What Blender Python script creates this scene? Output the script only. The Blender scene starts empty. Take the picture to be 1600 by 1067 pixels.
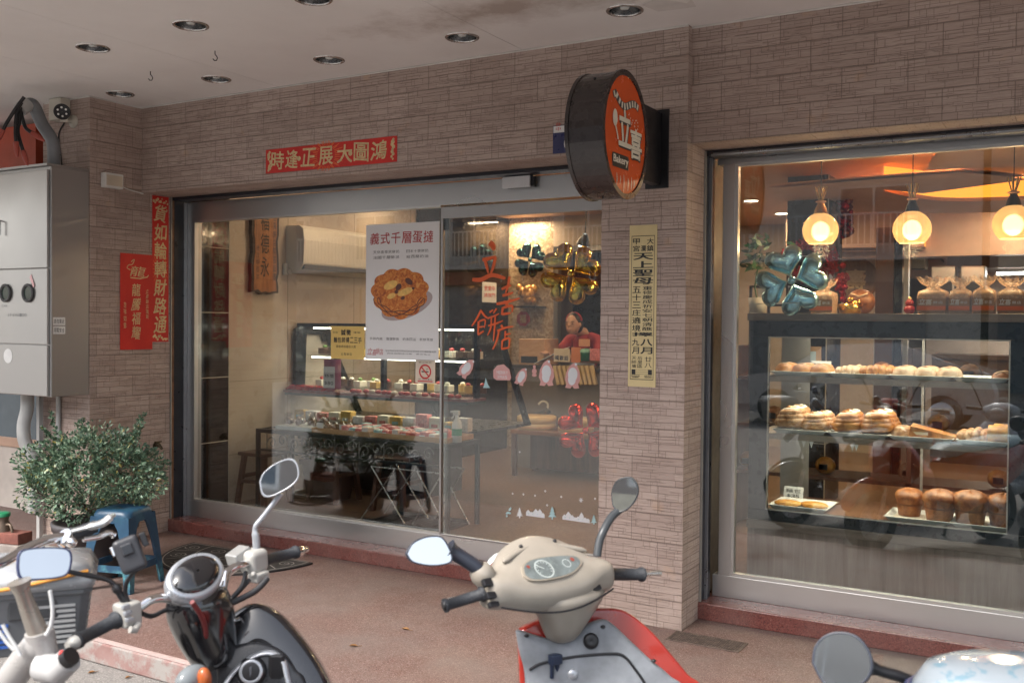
import bpy, bmesh, math, random
from mathutils import Vector, Matrix
random.seed(7)
SC = bpy.context.scene
COL = SC.collection
rad = math.radians

# ---------------------------------------------------------------- camera, sky, sun, exposure
W0, H0, FPX = 1600.0, 1067.0, 1540.0
YAW, PITCH, ROLL = rad(30.32), rad(-1.06), rad(0.52)
CAM = Vector((0, 0, 1.6))
_f = Vector((-math.sin(YAW) * math.cos(PITCH), math.cos(YAW) * math.cos(PITCH), math.sin(PITCH)))
_r0 = Vector((math.cos(YAW), math.sin(YAW), 0))
_u0 = _r0.cross(_f)
_r = math.cos(ROLL) * _r0 + math.sin(ROLL) * _u0
_u = -math.sin(ROLL) * _r0 + math.cos(ROLL) * _u0
cd = bpy.data.cameras.new('camera')
cam = bpy.data.objects.new('camera', cd)
COL.objects.link(cam)
cam.matrix_world = Matrix(((_r.x, _u.x, -_f.x, CAM.x), (_r.y, _u.y, -_f.y, CAM.y), (_r.z, _u.z, -_f.z, CAM.z), (0, 0, 0, 1)))
cd.sensor_width = 36.0
cd.lens = FPX * 36.0 / W0
cd.clip_start = 0.05
cd.clip_end = 500
cd.dof.use_dof = True
cd.dof.focus_distance = 5.7
cd.dof.aperture_fstop = 4.0
SC.camera = cam

SUN_EL, SUN_ROT = rad(48), rad(200)
world = bpy.data.worlds.new("World")
SC.world = world
world.use_nodes = True
wn = world.node_tree
sky = wn.nodes.new('ShaderNodeTexSky')
sky.sky_type = 'NISHITA'
sky.sun_disc = False
sky.sun_elevation = SUN_EL
sky.sun_rotation = SUN_ROT
sky.dust_density = 4.0
sky.air_density = 1.0
_hs = wn.nodes.new('ShaderNodeHueSaturation'); _hs.inputs['Saturation'].default_value = .45     # thin high cloud
wn.links.new(sky.outputs[0], _hs.inputs['Color']); wn.links.new(_hs.outputs[0], wn.nodes['Background'].inputs[0])
wn.nodes['Background'].inputs[1].default_value = 0.15
sd = bpy.data.lights.new('sun', 'SUN')
sun = bpy.data.objects.new('sun', sd)
COL.objects.link(sun)
sd.energy = 1.4
sd.angle = rad(12)
sd.color = (1.0, 0.95, 0.88)
# direction towards the sun (Nishita: rotation measured from +Y clockwise)
_sd = Vector((math.sin(SUN_ROT) * math.cos(SUN_EL), math.cos(SUN_ROT) * math.cos(SUN_EL), math.sin(SUN_EL)))
sun.rotation_euler = _sd.to_track_quat('Z', 'Y').to_euler()
SC.view_settings.view_transform = 'Standard'
SC.view_settings.look = 'None'
SC.view_settings.exposure = 1.5
SC.view_settings.gamma = 1.0
SC.cycles.transparent_max_bounces = 24
SC.cycles.max_bounces = 10

# ---------------------------------------------------------------- pixel -> place (photograph survey)
def ray(x, y): return _f + _r * ((x - 800) / FPX) - _u * ((y - 533.5) / FPX)
def at(x, y, d): return CAM + ray(x, y) * d
def onX(x, y, X):
    q = ray(x, y); return CAM + q * (X / q.x)
def onY(x, y, Y):
    q = ray(x, y); return CAM + q * (Y / q.y)
def onZ(x, y, Z):
    q = ray(x, y); return CAM + q * ((Z - 1.6) / q.z)

# ---------------------------------------------------------------- scene bookkeeping
ORG = {}
def tag(o, label=None, cat=None, group=None, kind=None):
    if label: o['label'] = label
    if cat: o['category'] = cat
    if group: o['group'] = group
    if kind: o['kind'] = kind
    return o
def thing(name, loc, label, cat, group=None):
    o = bpy.data.objects.new(name, None)
    o.empty_display_size = 0.1
    COL.objects.link(o)
    o.location = loc
    ORG[o] = Vector(loc)
    return tag(o, label, cat, group)
def copy_tree(o, off, parent=None, label=None):
    c = o.copy(); COL.objects.link(c)
    if parent is None:
        c.location = Vector(o.location) + Vector(off)
        if label: c['label'] = label
    else:
        c.parent = parent
    ORG[c] = ORG.get(o, Vector((0, 0, 0))) + Vector(off)
    for ch in list(o.children): copy_tree(ch, off, c)
    return c

class MB:
    """collects shapes, then links them as ONE mesh object"""
    def __init__(s, M=None):
        s.v = []; s.f = []; s.sm = []; s.M = M
    def add(s, vs, fs, smooth=False):
        n = len(s.v)
        for p in vs:
            p = Vector(p)
            s.v.append(s.M @ p if s.M else p)
        for f in fs:
            s.f.append([i + n for i in f]); s.sm.append(smooth)
        return s
    def box(s, a, b):
        x0, y0, z0 = [min(a[i], b[i]) for i in range(3)]; x1, y1, z1 = [max(a[i], b[i]) for i in range(3)]
        return s.add([(x0,y0,z0),(x1,y0,z0),(x1,y1,z0),(x0,y1,z0),(x0,y0,z1),(x1,y0,z1),(x1,y1,z1),(x0,y1,z1)],
                     [(0,3,2,1),(4,5,6,7),(0,1,5,4),(1,2,6,5),(2,3,7,6),(3,0,4,7)])
    def obox(s, c, U, V, N, a, b, d):
        """oriented box: centre c, half-sizes a,b,d along unit U,V,N"""
        c = Vector(c); U = Vector(U) * a; V = Vector(V) * b; N = Vector(N) * d
        vs = [c+sx*U+sy*V+sz*N for sz in (-1,1) for sx, sy in ((-1,-1),(1,-1),(1,1),(-1,1))]
        return s.add(vs, [(0,3,2,1),(4,5,6,7),(0,1,5,4),(1,2,6,5),(2,3,7,6),(3,0,4,7)])
    def tube(s, pts, r, n=10, caps=True, flat=1.0):
        pts = [Vector(p) for p in pts]
        m = len(pts)
        rs = r if isinstance(r, (list, tuple)) else [r] * m
        up = None; vs = []
        for i, p in enumerate(pts):
            t = (pts[min(i+1, m-1)] - pts[max(i-1, 0)])
            t = t.normalized() if t.length > 1e-9 else Vector((0,0,1))
            if up is None:
                up = Vector((0,0,1)) if abs(t.z) < .9 else Vector((1,0,0))
            a = t.cross(up)
            a = a.normalized() if a.length > 1e-6 else Vector((1,0,0))
            b = a.cross(t).normalized(); up = b
            for k in range(n):
                q = 2*math.pi*k/n
                vs.append(p + a*(math.cos(q)*rs[i]) + b*(math.sin(q)*rs[i]*flat))
        fs = [(i*n+k, i*n+(k+1)%n, (i+1)*n+(k+1)%n, (i+1)*n+k) for i in range(m-1) for k in range(n)]
        s.add(vs, fs, True)
        if caps:
            s.add([vs[k] for k in range(n)], [list(range(n))[::-1]])
            s.add([vs[(m-1)*n+k] for k in range(n)], [list(range(n))])
        return s
    def cyl(s, a, b, r0, r1=None, n=20, caps=True):
        return s.tube([a, b], [r0, r0 if r1 is None else r1], n, caps)
    def lathe(s, prof, c=(0,0,0), axis=(0,0,1), n=28, sweep=None):
        """prof: (radius, height) list about axis from c"""
        c = Vector(c); ax = Vector(axis).normalized()
        a = ax.orthogonal().normalized(); b = ax.cross(a)
        vs = []; m = len(prof)
        for r, h in prof:
            for k in range(n):
                q = 2*math.pi*k/n
                vs.append(c + ax*h + a*(math.cos(q)*r) + b*(math.sin(q)*r))
        fs = [(i*n+k, i*n+(k+1)%n, (i+1)*n+(k+1)%n, (i+1)*n+k) for i in range(m-1) for k in range(n)]
        return s.add(vs, fs, True)
    def ball(s, c, rx, ry=None, rz=None, U=(1,0,0), V=(0,1,0), N=(0,0,1), n=16, m=10, z0=-1.0, z1=1.0):
        ry = rx if ry is None else ry; rz = rx if rz is None else rz
        c = Vector(c); U, V, N = Vector(U), Vector(V), Vector(N)
        vs = []
        a0, a1 = math.asin(z0), math.asin(z1)
        for i in range(m+1):
            t = a0 + (a1-a0)*i/m
            for k in range(n):
                q = 2*math.pi*k/n
                vs.append(c + U*(rx*math.cos(t)*math.cos(q)) + V*(ry*math.cos(t)*math.sin(q)) + N*(rz*math.sin(t)))
        fs = [(i*n+k, i*n+(k+1)%n, (i+1)*n+(k+1)%n, (i+1)*n+k) for i in range(m) for k in range(n)]
        s.add(vs, fs, True)
        if z0 > -1: s.add(vs[:n], [list(range(n))[::-1]])
        if z1 < 1: s.add(vs[m*n:], [list(range(n))])
        return s
    def prism(s, poly, N, d, smooth=False):
        """poly: world points of a planar outline; N: outward normal of its front; d: thickness behind it"""
        poly = [Vector(p) for p in poly]; n = len(poly); N = Vector(N).normalized()
        # orient so that the front face looks along N
        nn = Vector((0,0,0))
        for i in range(n): nn += (poly[i]-poly[0]).cross(poly[(i+1)%n]-poly[0])
        if nn.dot(N) < 0: poly.reverse()
        bk = [p - N*d for p in poly]
        s.add(poly, [list(range(n))]); s.add(bk, [list(range(n))[::-1]])
        s.add(poly+bk, [(i, n+i, n+(i+1)%n, (i+1)%n) for i in range(n)], smooth)
        return s
    def sheet(s, poly, N):
        poly = [Vector(p) for p in poly]; n = len(poly)
        nn = Vector((0,0,0))
        for i in range(n): nn += (poly[i]-poly[0]).cross(poly[(i+1)%n]-poly[0])
        if nn.dot(Vector(N)) < 0: poly.reverse()
        return s.add(poly, [list(range(n))])
    def loft(s, rings, caps=True, closed=True, smooth=True):
        n = len(rings[0]); vs = [Vector(p) for r in rings for p in r]
        kk = n if closed else n-1
        fs = [(i*n+k, i*n+(k+1)%n, (i+1)*n+(k+1)%n, (i+1)*n+k) for i in range(len(rings)-1) for k in range(kk)]
        s.add(vs, fs, smooth)
        if caps and closed:
            s.add(rings[0], [list(range(n))[::-1]]); s.add(rings[-1], [list(range(n))])
        return s
    def build(s, name, mat, parent=None, bevel=0, seg=2, sub=0, kind=None, weld=False, crease=None):
        org = ORG.get(parent, Vector((0,0,0))) if parent else Vector((0,0,0))
        me = bpy.data.meshes.new(name)
        me.from_pydata([tuple(p-org) for p in s.v], [], s.f)
        me.polygons.foreach_set('use_smooth', s.sm)
        if weld or sub:
            bm = bmesh.new(); bm.from_mesh(me)
            bmesh.ops.remove_doubles(bm, verts=bm.verts, dist=1e-5)
            bmesh.ops.recalc_face_normals(bm, faces=bm.faces)
            bm.to_mesh(me); bm.free()
        # metre-scaled box UVs
        uv = me.uv_layers.new(name='UVMap')
        for p in me.polygons:
            nx, ny, nz = abs(p.normal.x), abs(p.normal.y), abs(p.normal.z)
            for li in p.loop_indices:
                co = me.vertices[me.loops[li].vertex_index].co + org
                if nz >= nx and nz >= ny: uv.data[li].uv = (co.x, co.y)
                elif nx >= ny: uv.data[li].uv = (co.y, co.z)
                else: uv.data[li].uv = (co.x, co.z)
        me.materials.append(mat)
        o = bpy.data.objects.new(name, me)
        COL.objects.link(o)
        if parent: o.parent = parent
        ORG[o] = org
        if kind: o['kind'] = kind
        if bevel:
            md = o.modifiers.new('bevel', 'BEVEL'); md.width = bevel; md.segments = seg; md.limit_method = 'ANGLE'; md.angle_limit = rad(35)
        if sub:
            md = o.modifiers.new('sub', 'SUBSURF'); md.levels = sub; md.render_levels = sub
        return o

# ---------------------------------------------------------------- materials
def nodes(name):
    m = bpy.data.materials.new(name); m.use_nodes = True
    nt = m.node_tree
    return m, nt, nt.nodes['Principled BSDF']
def ramp(nt, src, stops, interp='LINEAR'):
    r = nt.nodes.new('ShaderNodeValToRGB'); r.color_ramp.interpolation = interp
    els = r.color_ramp.elements
    while len(els) < len(stops): els.new(0.5)
    for e, (p, c) in zip(els, stops):
        e.position = p
        e.color = (c[0], c[1], c[2], 1) if isinstance(c, (tuple, list)) else (c, c, c, 1)
    nt.links.new(src, r.inputs[0]); return r.outputs[0]
def noise(nt, vec, scale, detail=3, rough=.55, dist=0):
    n = nt.nodes.new('ShaderNodeTexNoise'); n.inputs['Scale'].default_value = scale
    n.inputs['Detail'].default_value = detail; n.inputs['Roughness'].default_value = rough; n.inputs['Distortion'].default_value = dist
    if vec is not None: nt.links.new(vec, n.inputs['Vector'])
    return n.outputs[0]
def mixc(nt, fac, a, b, mode='MIX'):
    n = nt.nodes.new('ShaderNodeMix'); n.data_type = 'RGBA'; n.blend_type = mode
    for sock, v in ((n.inputs[0], fac), (n.inputs[6], a), (n.inputs[7], b)):
        if isinstance(v, (int, float)): sock.default_value = v
        elif isinstance(v, (tuple, list)): sock.default_value = (v[0], v[1], v[2], 1)
        else: nt.links.new(v, sock)
    return n.outputs[2]
def mathn(nt, op, a, b=0.0, clamp=False):
    n = nt.nodes.new('ShaderNodeMath'); n.operation = op; n.use_clamp = clamp
    for i, v in enumerate((a, b)):
        if isinstance(v, (int, float)): n.inputs[i].default_value = v
        else: nt.links.new(v, n.inputs[i])
    return n.outputs[0]
def coord(nt, kind='Object', scale=None):
    t = nt.nodes.new('ShaderNodeTexCoord').outputs[kind]
    if scale:
        mp = nt.nodes.new('ShaderNodeMapping'); mp.inputs['Scale'].default_value = scale
        nt.links.new(t, mp.inputs['Vector']); return mp.outputs[0]
    return t
def bump(nt, b, h, strength=.3, dist=.01):
    n = nt.nodes.new('ShaderNodeBump'); n.inputs['Strength'].default_value = strength; n.inputs['Distance'].default_value = dist
    nt.links.new(h, n.inputs['Height']); nt.links.new(n.outputs[0], b.inputs['Normal'])
MATS = {}
def mat(name, c, rough=.5, metal=0, var=.12, scale=6, bmp=0, bscale=40, coat=0, rvar=.1, stretch=None, trans=0, spec=None):
    """plain procedural material: colour and gloss varied by noise"""
    if name in MATS: return MATS[name]
    m, nt, b = nodes(name)
    v = coord(nt, 'Object', stretch)
    n = noise(nt, v, scale, 4)
    lo = [max(0, x*(1-var)) for x in c]; hi = [min(1, x*(1+var)) for x in c]
    nt.links.new(ramp(nt, n, [(.3, lo), (.7, hi)]), b.inputs['Base Color'])
    n2 = noise(nt, v, scale*2.7, 3)
    nt.links.new(ramp(nt, n2, [(.25, max(0, rough-rvar)), (.75, min(1, rough+rvar))]), b.inputs['Roughness'])
    b.inputs['Metallic'].default_value = metal
    if coat: b.inputs['Coat Weight'].default_value = coat; b.inputs['Coat Roughness'].default_value = .06
    if spec is not None: b.inputs['Specular IOR Level'].default_value = spec
    if bmp: bump(nt, b, noise(nt, v, bscale, 4), bmp, .004)
    MATS[name] = m; return m
def emis(name, c, s):
    if name in MATS: return MATS[name]
    m, nt, b = nodes(name)
    b.inputs['Base Color'].default_value = (*c, 1); b.inputs['Emission Color'].default_value = (*c, 1); b.inputs['Emission Strength'].default_value = s
    MATS[name] = m; return m
def glassm(name, tint=(1, 1, 1), f0=.05, f1=.9, power=4.0, rough=0.0):
    if name in MATS: return MATS[name]
    m = bpy.data.materials.new(name); m.use_nodes = True; nt = m.node_tree
    nt.nodes.remove(nt.nodes['Principled BSDF'])
    out = nt.nodes['Material Output']
    tr = nt.nodes.new('ShaderNodeBsdfTransparent'); tr.inputs[0].default_value = (*tint, 1)
    gl = nt.nodes.new('ShaderNodeBsdfGlossy'); gl.inputs['Roughness'].default_value = rough
    lw = nt.nodes.new('ShaderNodeLayerWeight'); lw.inputs[0].default_value = .5
    p = mathn(nt, 'POWER', lw.outputs['Facing'], power)
    fac = mathn(nt, 'ADD', mathn(nt, 'MULTIPLY', p, f1 - f0), f0, True)
    mx = nt.nodes.new('ShaderNodeMixShader')
    nt.links.new(fac, mx.inputs[0]); nt.links.new(tr.outputs[0], mx.inputs[1]); nt.links.new(gl.outputs[0], mx.inputs[2])
    nt.links.new(mx.outputs[0], out.inputs[0])
    MATS[name] = m; return m

# ---------------------------------------------------------------- lettering (built-in font turned into mesh)
_G = {}
def glyph(ch, bold=0.0):
    k = (ch, bold)
    if k in _G: return _G[k]
    c = bpy.data.curves.new('t', 'FONT'); c.body = ch; c.offset = bold; c.resolution_u = 3
    o = bpy.data.objects.new('t', c); COL.objects.link(o)
    dg = bpy.context.evaluated_depsgraph_get()
    me = bpy.data.meshes.new_from_object(o.evaluated_get(dg))
    vs = [(v.co.x, v.co.y) for v in me.vertices]; fs = [tuple(p.vertices) for p in me.polygons]
    bpy.data.objects.remove(o); bpy.data.curves.remove(c); bpy.data.meshes.remove(me)
    if not vs: vs = [(0, 0), (1, 1)]
    x0 = min(v[0] for v in vs); x1 = max(v[0] for v in vs); y0 = min(v[1] for v in vs); y1 = max(v[1] for v in vs)
    _G[k] = ([((x-x0)/max(x1-x0, 1e-6), (y-y0)/max(y1-y0, 1e-6)) for x, y in vs], fs, (x1-x0)/max(y1-y0, 1e-6))
    return _G[k]
class Plane:
    """a flat surface: origin O (lower left), unit U right, V up, N towards the viewer"""
    def __init__(s, O, U, V): s.O = Vector(O); s.U = Vector(U).normalized(); s.V = Vector(V).normalized(); s.N = s.U.cross(s.V).normalized()
    def p(s, u, v, n=0.0): return s.O + s.U*u + s.V*v + s.N*n
def text(mb, pl, s, u0, v0, u1, v1, n=.0015, bold=0.0, slant=0.0, wob=0.0, fit=False):
    """string s stretched into the box u0..u1 x v0..v1 of plane pl"""
    vs, fs, asp = glyph(s)
    if fit:
        w = min(u1-u0, (v1-v0)*asp); c = (u0+u1)/2; u0, u1 = c-w/2, c+w/2
    wx = random.uniform(-wob, wob); wy = random.uniform(-wob, wob)
    # bold = copies of the glyph set a hair apart, each a little proud of the one below
    for k, (du, dv) in enumerate(((0, 0),) if bold <= 0 else ((-1, -1), (1, 1), (-1, 1), (1, -1), (0, 0))):
        du *= bold*1.15; dv *= bold*1.15
        mb.add([pl.p(u0+(u1-u0)*(a*(1-2.3*bold)+1.15*bold+du+slant*(b-.5)+wx*(b-.5)), v0+(v1-v0)*(b*(1-2.3*bold)+1.15*bold+dv+wy*(a-.5)), n+.00006*k) for a, b in vs], fs)
def column(mb, pl, s, uc, w, v1, v0, n=.0015, bold=0.0, slant=0.0, wob=0.0, gap=.14, fit=False):
    """characters of s stacked downwards"""
    h = (v1-v0)/len(s)
    for i, ch in enumerate(s):
        if ch != ' ': text(mb, pl, ch, uc-w/2, v1-(i+1)*h+h*gap/2, uc+w/2, v1-i*h-h*gap/2, n, bold, slant, wob, fit)
def row(mb, pl, s, u0, u1, vc, h, n=.0015, bold=0.0, slant=0.0, wob=0.0, gap=.14, fit=False):
    w = (u1-u0)/len(s)
    for i, ch in enumerate(s):
        if ch != ' ': text(mb, pl, ch, u0+i*w+w*gap/2, vc-h/2, u0+(i+1)*w-w*gap/2, vc+h/2, n, bold, slant, wob, fit)
def quad(mb, pl, u0, v0, u1, v1, n=.001):
    mb.add([pl.p(u0,v0,n), pl.p(u1,v0,n), pl.p(u1,v1,n), pl.p(u0,v1,n)], [(0,1,2,3)])
def disc(mb, pl, u, v, ru, rv=None, n=.001, k=20, ang=0):
    rv = ru if rv is None else rv; ca, sa = math.cos(ang), math.sin(ang)
    pts = []
    for i in range(k):
        q = 2*math.pi*i/k; a, b = ru*math.cos(q), rv*math.sin(q)
        pts.append(pl.p(u+a*ca-b*sa, v+a*sa+b*ca, n))
    mb.add(pts, [list(range(k))])
def ringf(mb, pl, u, v, r0, r1, n=.001, k=32, a0=0, a1=2*math.pi):
    vs = []; 
    for i in range(k+1):
        q = a0+(a1-a0)*i/k
        vs += [pl.p(u+r0*math.cos(q), v+r0*math.sin(q), n), pl.p(u+r1*math.cos(q), v+r1*math.sin(q), n)]
    mb.add(vs, [(2*i, 2*i+1, 2*i+3, 2*i+2) for i in range(k)])
def stroke(mb, pl, pts, w, n=.001):
    """flat brush stroke through (u,v) points, width or widths w"""
    m = len(pts); ws = w if isinstance(w, (list, tuple)) else [w]*m; vs = []
    for i, (u, v) in enumerate(pts):
        a = pts[max(i-1, 0)]; b = pts[min(i+1, m-1)]; dx, dy = b[0]-a[0], b[1]-a[1]; L = math.hypot(dx, dy) or 1
        px, py = -dy/L*ws[i]/2, dx/L*ws[i]/2
        vs += [pl.p(u-px, v-py, n), pl.p(u+px, v+py, n)]
    mb.add(vs, [(2*i, 2*i+2, 2*i+3, 2*i+1) for i in range(m-1)])
def poly(mb, pl, pts, n=.001): mb.add([pl.p(u, v, n) for u, v in pts], [list(range(len(pts)))])
def smooth_path(pts, k=6):
    """Catmull-Rom through points"""
    P = [Vector(p) for p in pts]; out = []
    for i in range(len(P)-1):
        p0 = P[max(i-1, 0)]; p1 = P[i]; p2 = P[i+1]; p3 = P[min(i+2, len(P)-1)]
        for j in range(k):
            t = j/k
            out.append(.5*((2*p1)+(-p0+p2)*t+(2*p0-5*p1+4*p2-p3)*t*t+(-p0+3*p1-3*p2+p3)*t**3))
    out.append(P[-1]); return out
# ================================================================ materials of the place
def stone_tile():
    m, nt, b = nodes('stone_tile')
    uv = coord(nt, 'UV')
    wob = nt.nodes.new('ShaderNodeTexNoise'); wob.inputs['Scale'].default_value = 9; wob.inputs['Detail'].default_value = 2
    nt.links.new(uv, wob.inputs['Vector'])
    def shifted(amt):
        n = nt.nodes.new('ShaderNodeVectorMath'); n.operation = 'SCALE'; n.inputs['Scale'].default_value = amt
        s = nt.nodes.new('ShaderNodeVectorMath'); s.operation = 'SUBTRACT'; nt.links.new(wob.outputs['Color'], s.inputs[0]); s.inputs[1].default_value = (.5, .5, .5)
        nt.links.new(s.outputs[0], n.inputs[0])
        a = nt.nodes.new('ShaderNodeVectorMath'); a.operation = 'ADD'; nt.links.new(uv, a.inputs[0]); nt.links.new(n.outputs[0], a.inputs[1]); return a.outputs[0]
    def brick(vec, w, h, mort, off=.5, freq=2, sq=1.0, sqf=2, smooth=0.1, loc=None):
        n = nt.nodes.new('ShaderNodeTexBrick')
        n.offset = off; n.offset_frequency = freq; n.squash = sq; n.squash_frequency = sqf
        n.inputs['Scale'].default_value = 1; n.inputs['Brick Width'].default_value = w; n.inputs['Row Height'].default_value = h
        n.inputs['Mortar Size'].default_value = mort; n.inputs['Mortar Smooth'].default_value = smooth
        n.inputs['Color1'].default_value = (0, 0, 0, 1); n.inputs['Color2'].default_value = (1, 1, 1, 1); n.inputs['Mortar'].default_value = (.5, .5, .5, 1)
        if loc:
            mp = nt.nodes.new('ShaderNodeMapping'); mp.inputs['Location'].default_value = loc; nt.links.new(vec, mp.inputs[0]); vec = mp.outputs[0]
        nt.links.new(vec, n.inputs['Vector']); return n
    big = brick(uv, .30, .15, .0024, smooth=.2)
    v2 = shifted(.006)
    # engraved strata: three irregular sets of thin lines, each broken up by its own mask
    s1 = brick(v2, .22, .0375, .0016, .37, 2, .6, 3, loc=(.013, .004, 0))
    s2 = brick(v2, .105, .0165, .0012, .41, 2, 1.6, 3, loc=(.05, .011, 0))
    s3 = brick(v2, .062, .05, .0014, .29, 2, .6, 3, loc=(.021, .03, 0))
    def mask(sc, lo, hi, st): 
        mp = nt.nodes.new('ShaderNodeMapping'); mp.inputs['Scale'].default_value = st; nt.links.new(uv, mp.inputs[0])
        return ramp(nt, noise(nt, mp.outputs[0], sc, 2), [(lo, 0), (hi, 1)])
    l1 = mathn(nt, 'MULTIPLY', s1.outputs['Fac'], mask(7, .30, .44, (1, 2.2, 1)))
    l2 = mathn(nt, 'MULTIPLY', s2.outputs['Fac'], mask(6.2, .47, .58, (1, 3, 1)))
    l3 = mathn(nt, 'MULTIPLY', s3.outputs['Fac'], mask(8.3, .50, .57, (1, 1.4, 1)))
    lines = mathn(nt, 'MAXIMUM', mathn(nt, 'MAXIMUM', l1, l2), mathn(nt, 'MULTIPLY', l3, .9))
    n1 = noise(nt, uv, 2.2, 4); mpS = nt.nodes.new('ShaderNodeMapping'); mpS.inputs['Scale'].default_value = (1, 11, 1); nt.links.new(uv, mpS.inputs[0])
    n2 = noise(nt, mpS.outputs[0], 9, 5, .7)
    base = ramp(nt, n2, [(.28, (.255, .186, .158)), (.5, (.42, .325, .285)), (.72, (.54, .435, .388))])
    base = mixc(nt, .5, base, ramp(nt, big.outputs['Color'], [(0, (.335, .262, .225)), (.5, (.44, .355, .31)), (1, (.56, .455, .40))]))
    base = mixc(nt, .22, base, ramp(nt, s1.outputs['Color'], [(0, (.30, .215, .175)), (1, (.56, .46, .40))]))
    base = mixc(nt, mathn(nt, 'MULTIPLY', n1, .35), base, (.38, .26, .20))
    warm = ramp(nt, noise(nt, uv, 5.5, 2), [(.66, 0), (.74, 1)])
    base = mixc(nt, mathn(nt, 'MULTIPLY', warm, .35), base, (.52, .33, .19))
    base = mixc(nt, mathn(nt, 'MULTIPLY', lines, .5), base, (.10, .062, .046))
    base = mixc(nt, mathn(nt, 'MULTIPLY', big.outputs['Fac'], .5), base, (.10, .07, .055))
    nt.links.new(base, b.inputs['Base Color']); b.inputs['Roughness'].default_value = .62
    h = mathn(nt, 'SUBTRACT', n2, mathn(nt, 'MAXIMUM', mathn(nt, 'MULTIPLY', lines, 1.2), big.outputs['Fac']))
    bump(nt, b, h, .75, .007)
    return m
def granite():
    m, nt, b = nodes('red_granite'); v = coord(nt)
    a = noise(nt, v, 170, 2, .6); c = noise(nt, v, 60, 3)
    base = ramp(nt, a, [(.34, (.03, .013, .012)), (.46, (.16, .045, .038)), (.58, (.17, .052, .042)), (.7, (.27, .12, .095))])
    base = mixc(nt, mathn(nt, 'MULTIPLY', c, .4), base, (.15, .05, .042))
    dust = ramp(nt, noise(nt, v, 3, 4), [(.35, 0), (.75, .35)])
    base = mixc(nt, dust, base, (.22, .165, .145))
    nt.links.new(base, b.inputs['Base Color']); nt.links.new(ramp(nt, noise(nt, v, 5, 3), [(.3, .16), (.7, .4)]), b.inputs['Roughness'])
    return m
def pebble_floor():
    m, nt, b = nodes('washed_pebble_floor'); v = coord(nt)
    vo = nt.nodes.new('ShaderNodeTexVoronoi'); vo.inputs['Scale'].default_value = 230; nt.links.new(v, vo.inputs['Vector'])
    cells = nt.nodes.new('ShaderNodeSeparateColor'); nt.links.new(vo.outputs['Color'], cells.inputs[0])
    base = ramp(nt, cells.outputs[0], [(0, (.06, .026, .021)), (.3, (.125, .062, .052)), (.55, (.175, .096, .082)), (.8, (.21, .132, .116)), (1, (.34, .255, .23))])
    base = mixc(nt, ramp(nt, vo.outputs['Distance'], [(.3, 0), (.75, .55)]), base, (.12, .075, .06))
    sx = nt.nodes.new('ShaderNodeSeparateXYZ'); nt.links.new(v, sx.inputs[0])
    n1 = noise(nt, v, 1.1, 5, .6)
    # worn grey concrete towards the right-hand end and a grey traffic film here and there
    grey = ramp(nt, mathn(nt, 'ADD', mathn(nt, 'MULTIPLY', sx.outputs[0], .55), mathn(nt, 'MULTIPLY', n1, .9)), [(-.95, 0), (-.45, 1)])
    grey2 = mathn(nt, 'MAXIMUM', mathn(nt, 'MULTIPLY', grey, .85), ramp(nt, noise(nt, v, 1.7, 6, .65), [(.42, 0), (.75, .75)]))
    base = mixc(nt, grey2, base, mixc(nt, .75, ramp(nt, noise(nt, v, 120, 3), [(.3, (.10, .085, .078)), (.7, (.32, .28, .26))]), base, 'MIX') if False else ramp(nt, noise(nt, v, 150, 3), [(.3, (.11, .09, .082)), (.5, (.165, .138, .126)), (.7, (.235, .20, .185))]))
    st = ramp(nt, noise(nt, v, 3.3, 5, .7), [(.56, 0), (.72, .4)])
    base = mixc(nt, st, base, (.13, .095, .085))
    nt.links.new(base, b.inputs['Base Color']); nt.links.new(ramp(nt, noise(nt, v, 2.2, 4), [(.3, .42), (.7, .75)]), b.inputs['Roughness'])
    bump(nt, b, vo.outputs['Distance'], .3, .003)
    return m
def steel(name, c=(.55, .54, .53), rough=.28, smear=.4):
    m, nt, b = nodes(name)
    n2 = noise(nt, coord(nt), 1.2, 2, .5)
    b.inputs['Metallic'].default_value = .9
    nt.links.new(mixc(nt, mathn(nt, 'MULTIPLY', n2, smear), c, [x*.6 for x in c]), b.inputs['Base Color'])
    nt.links.new(ramp(nt, n2, [(.3, rough-.05), (.7, rough+.08)]), b.inputs['Roughness'])
    return m
def asphalt():
    m, nt, b = nodes('asphalt'); v = coord(nt)
    n = noise(nt, v, 130, 3); n1 = noise(nt, v, 1.3, 5)
    base = ramp(nt, n, [(.3, (.10, .095, .09)), (.55, (.19, .18, .17)), (.72, (.36, .34, .32))])
    base = mixc(nt, ramp(nt, n1, [(.35, 0), (.7, .6)]), base, (.27, .25, .235))
    nt.links.new(base, b.inputs['Base Color']); b.inputs['Roughness'].default_value = .85
    bump(nt, b, n, .6, .006); return m
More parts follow.
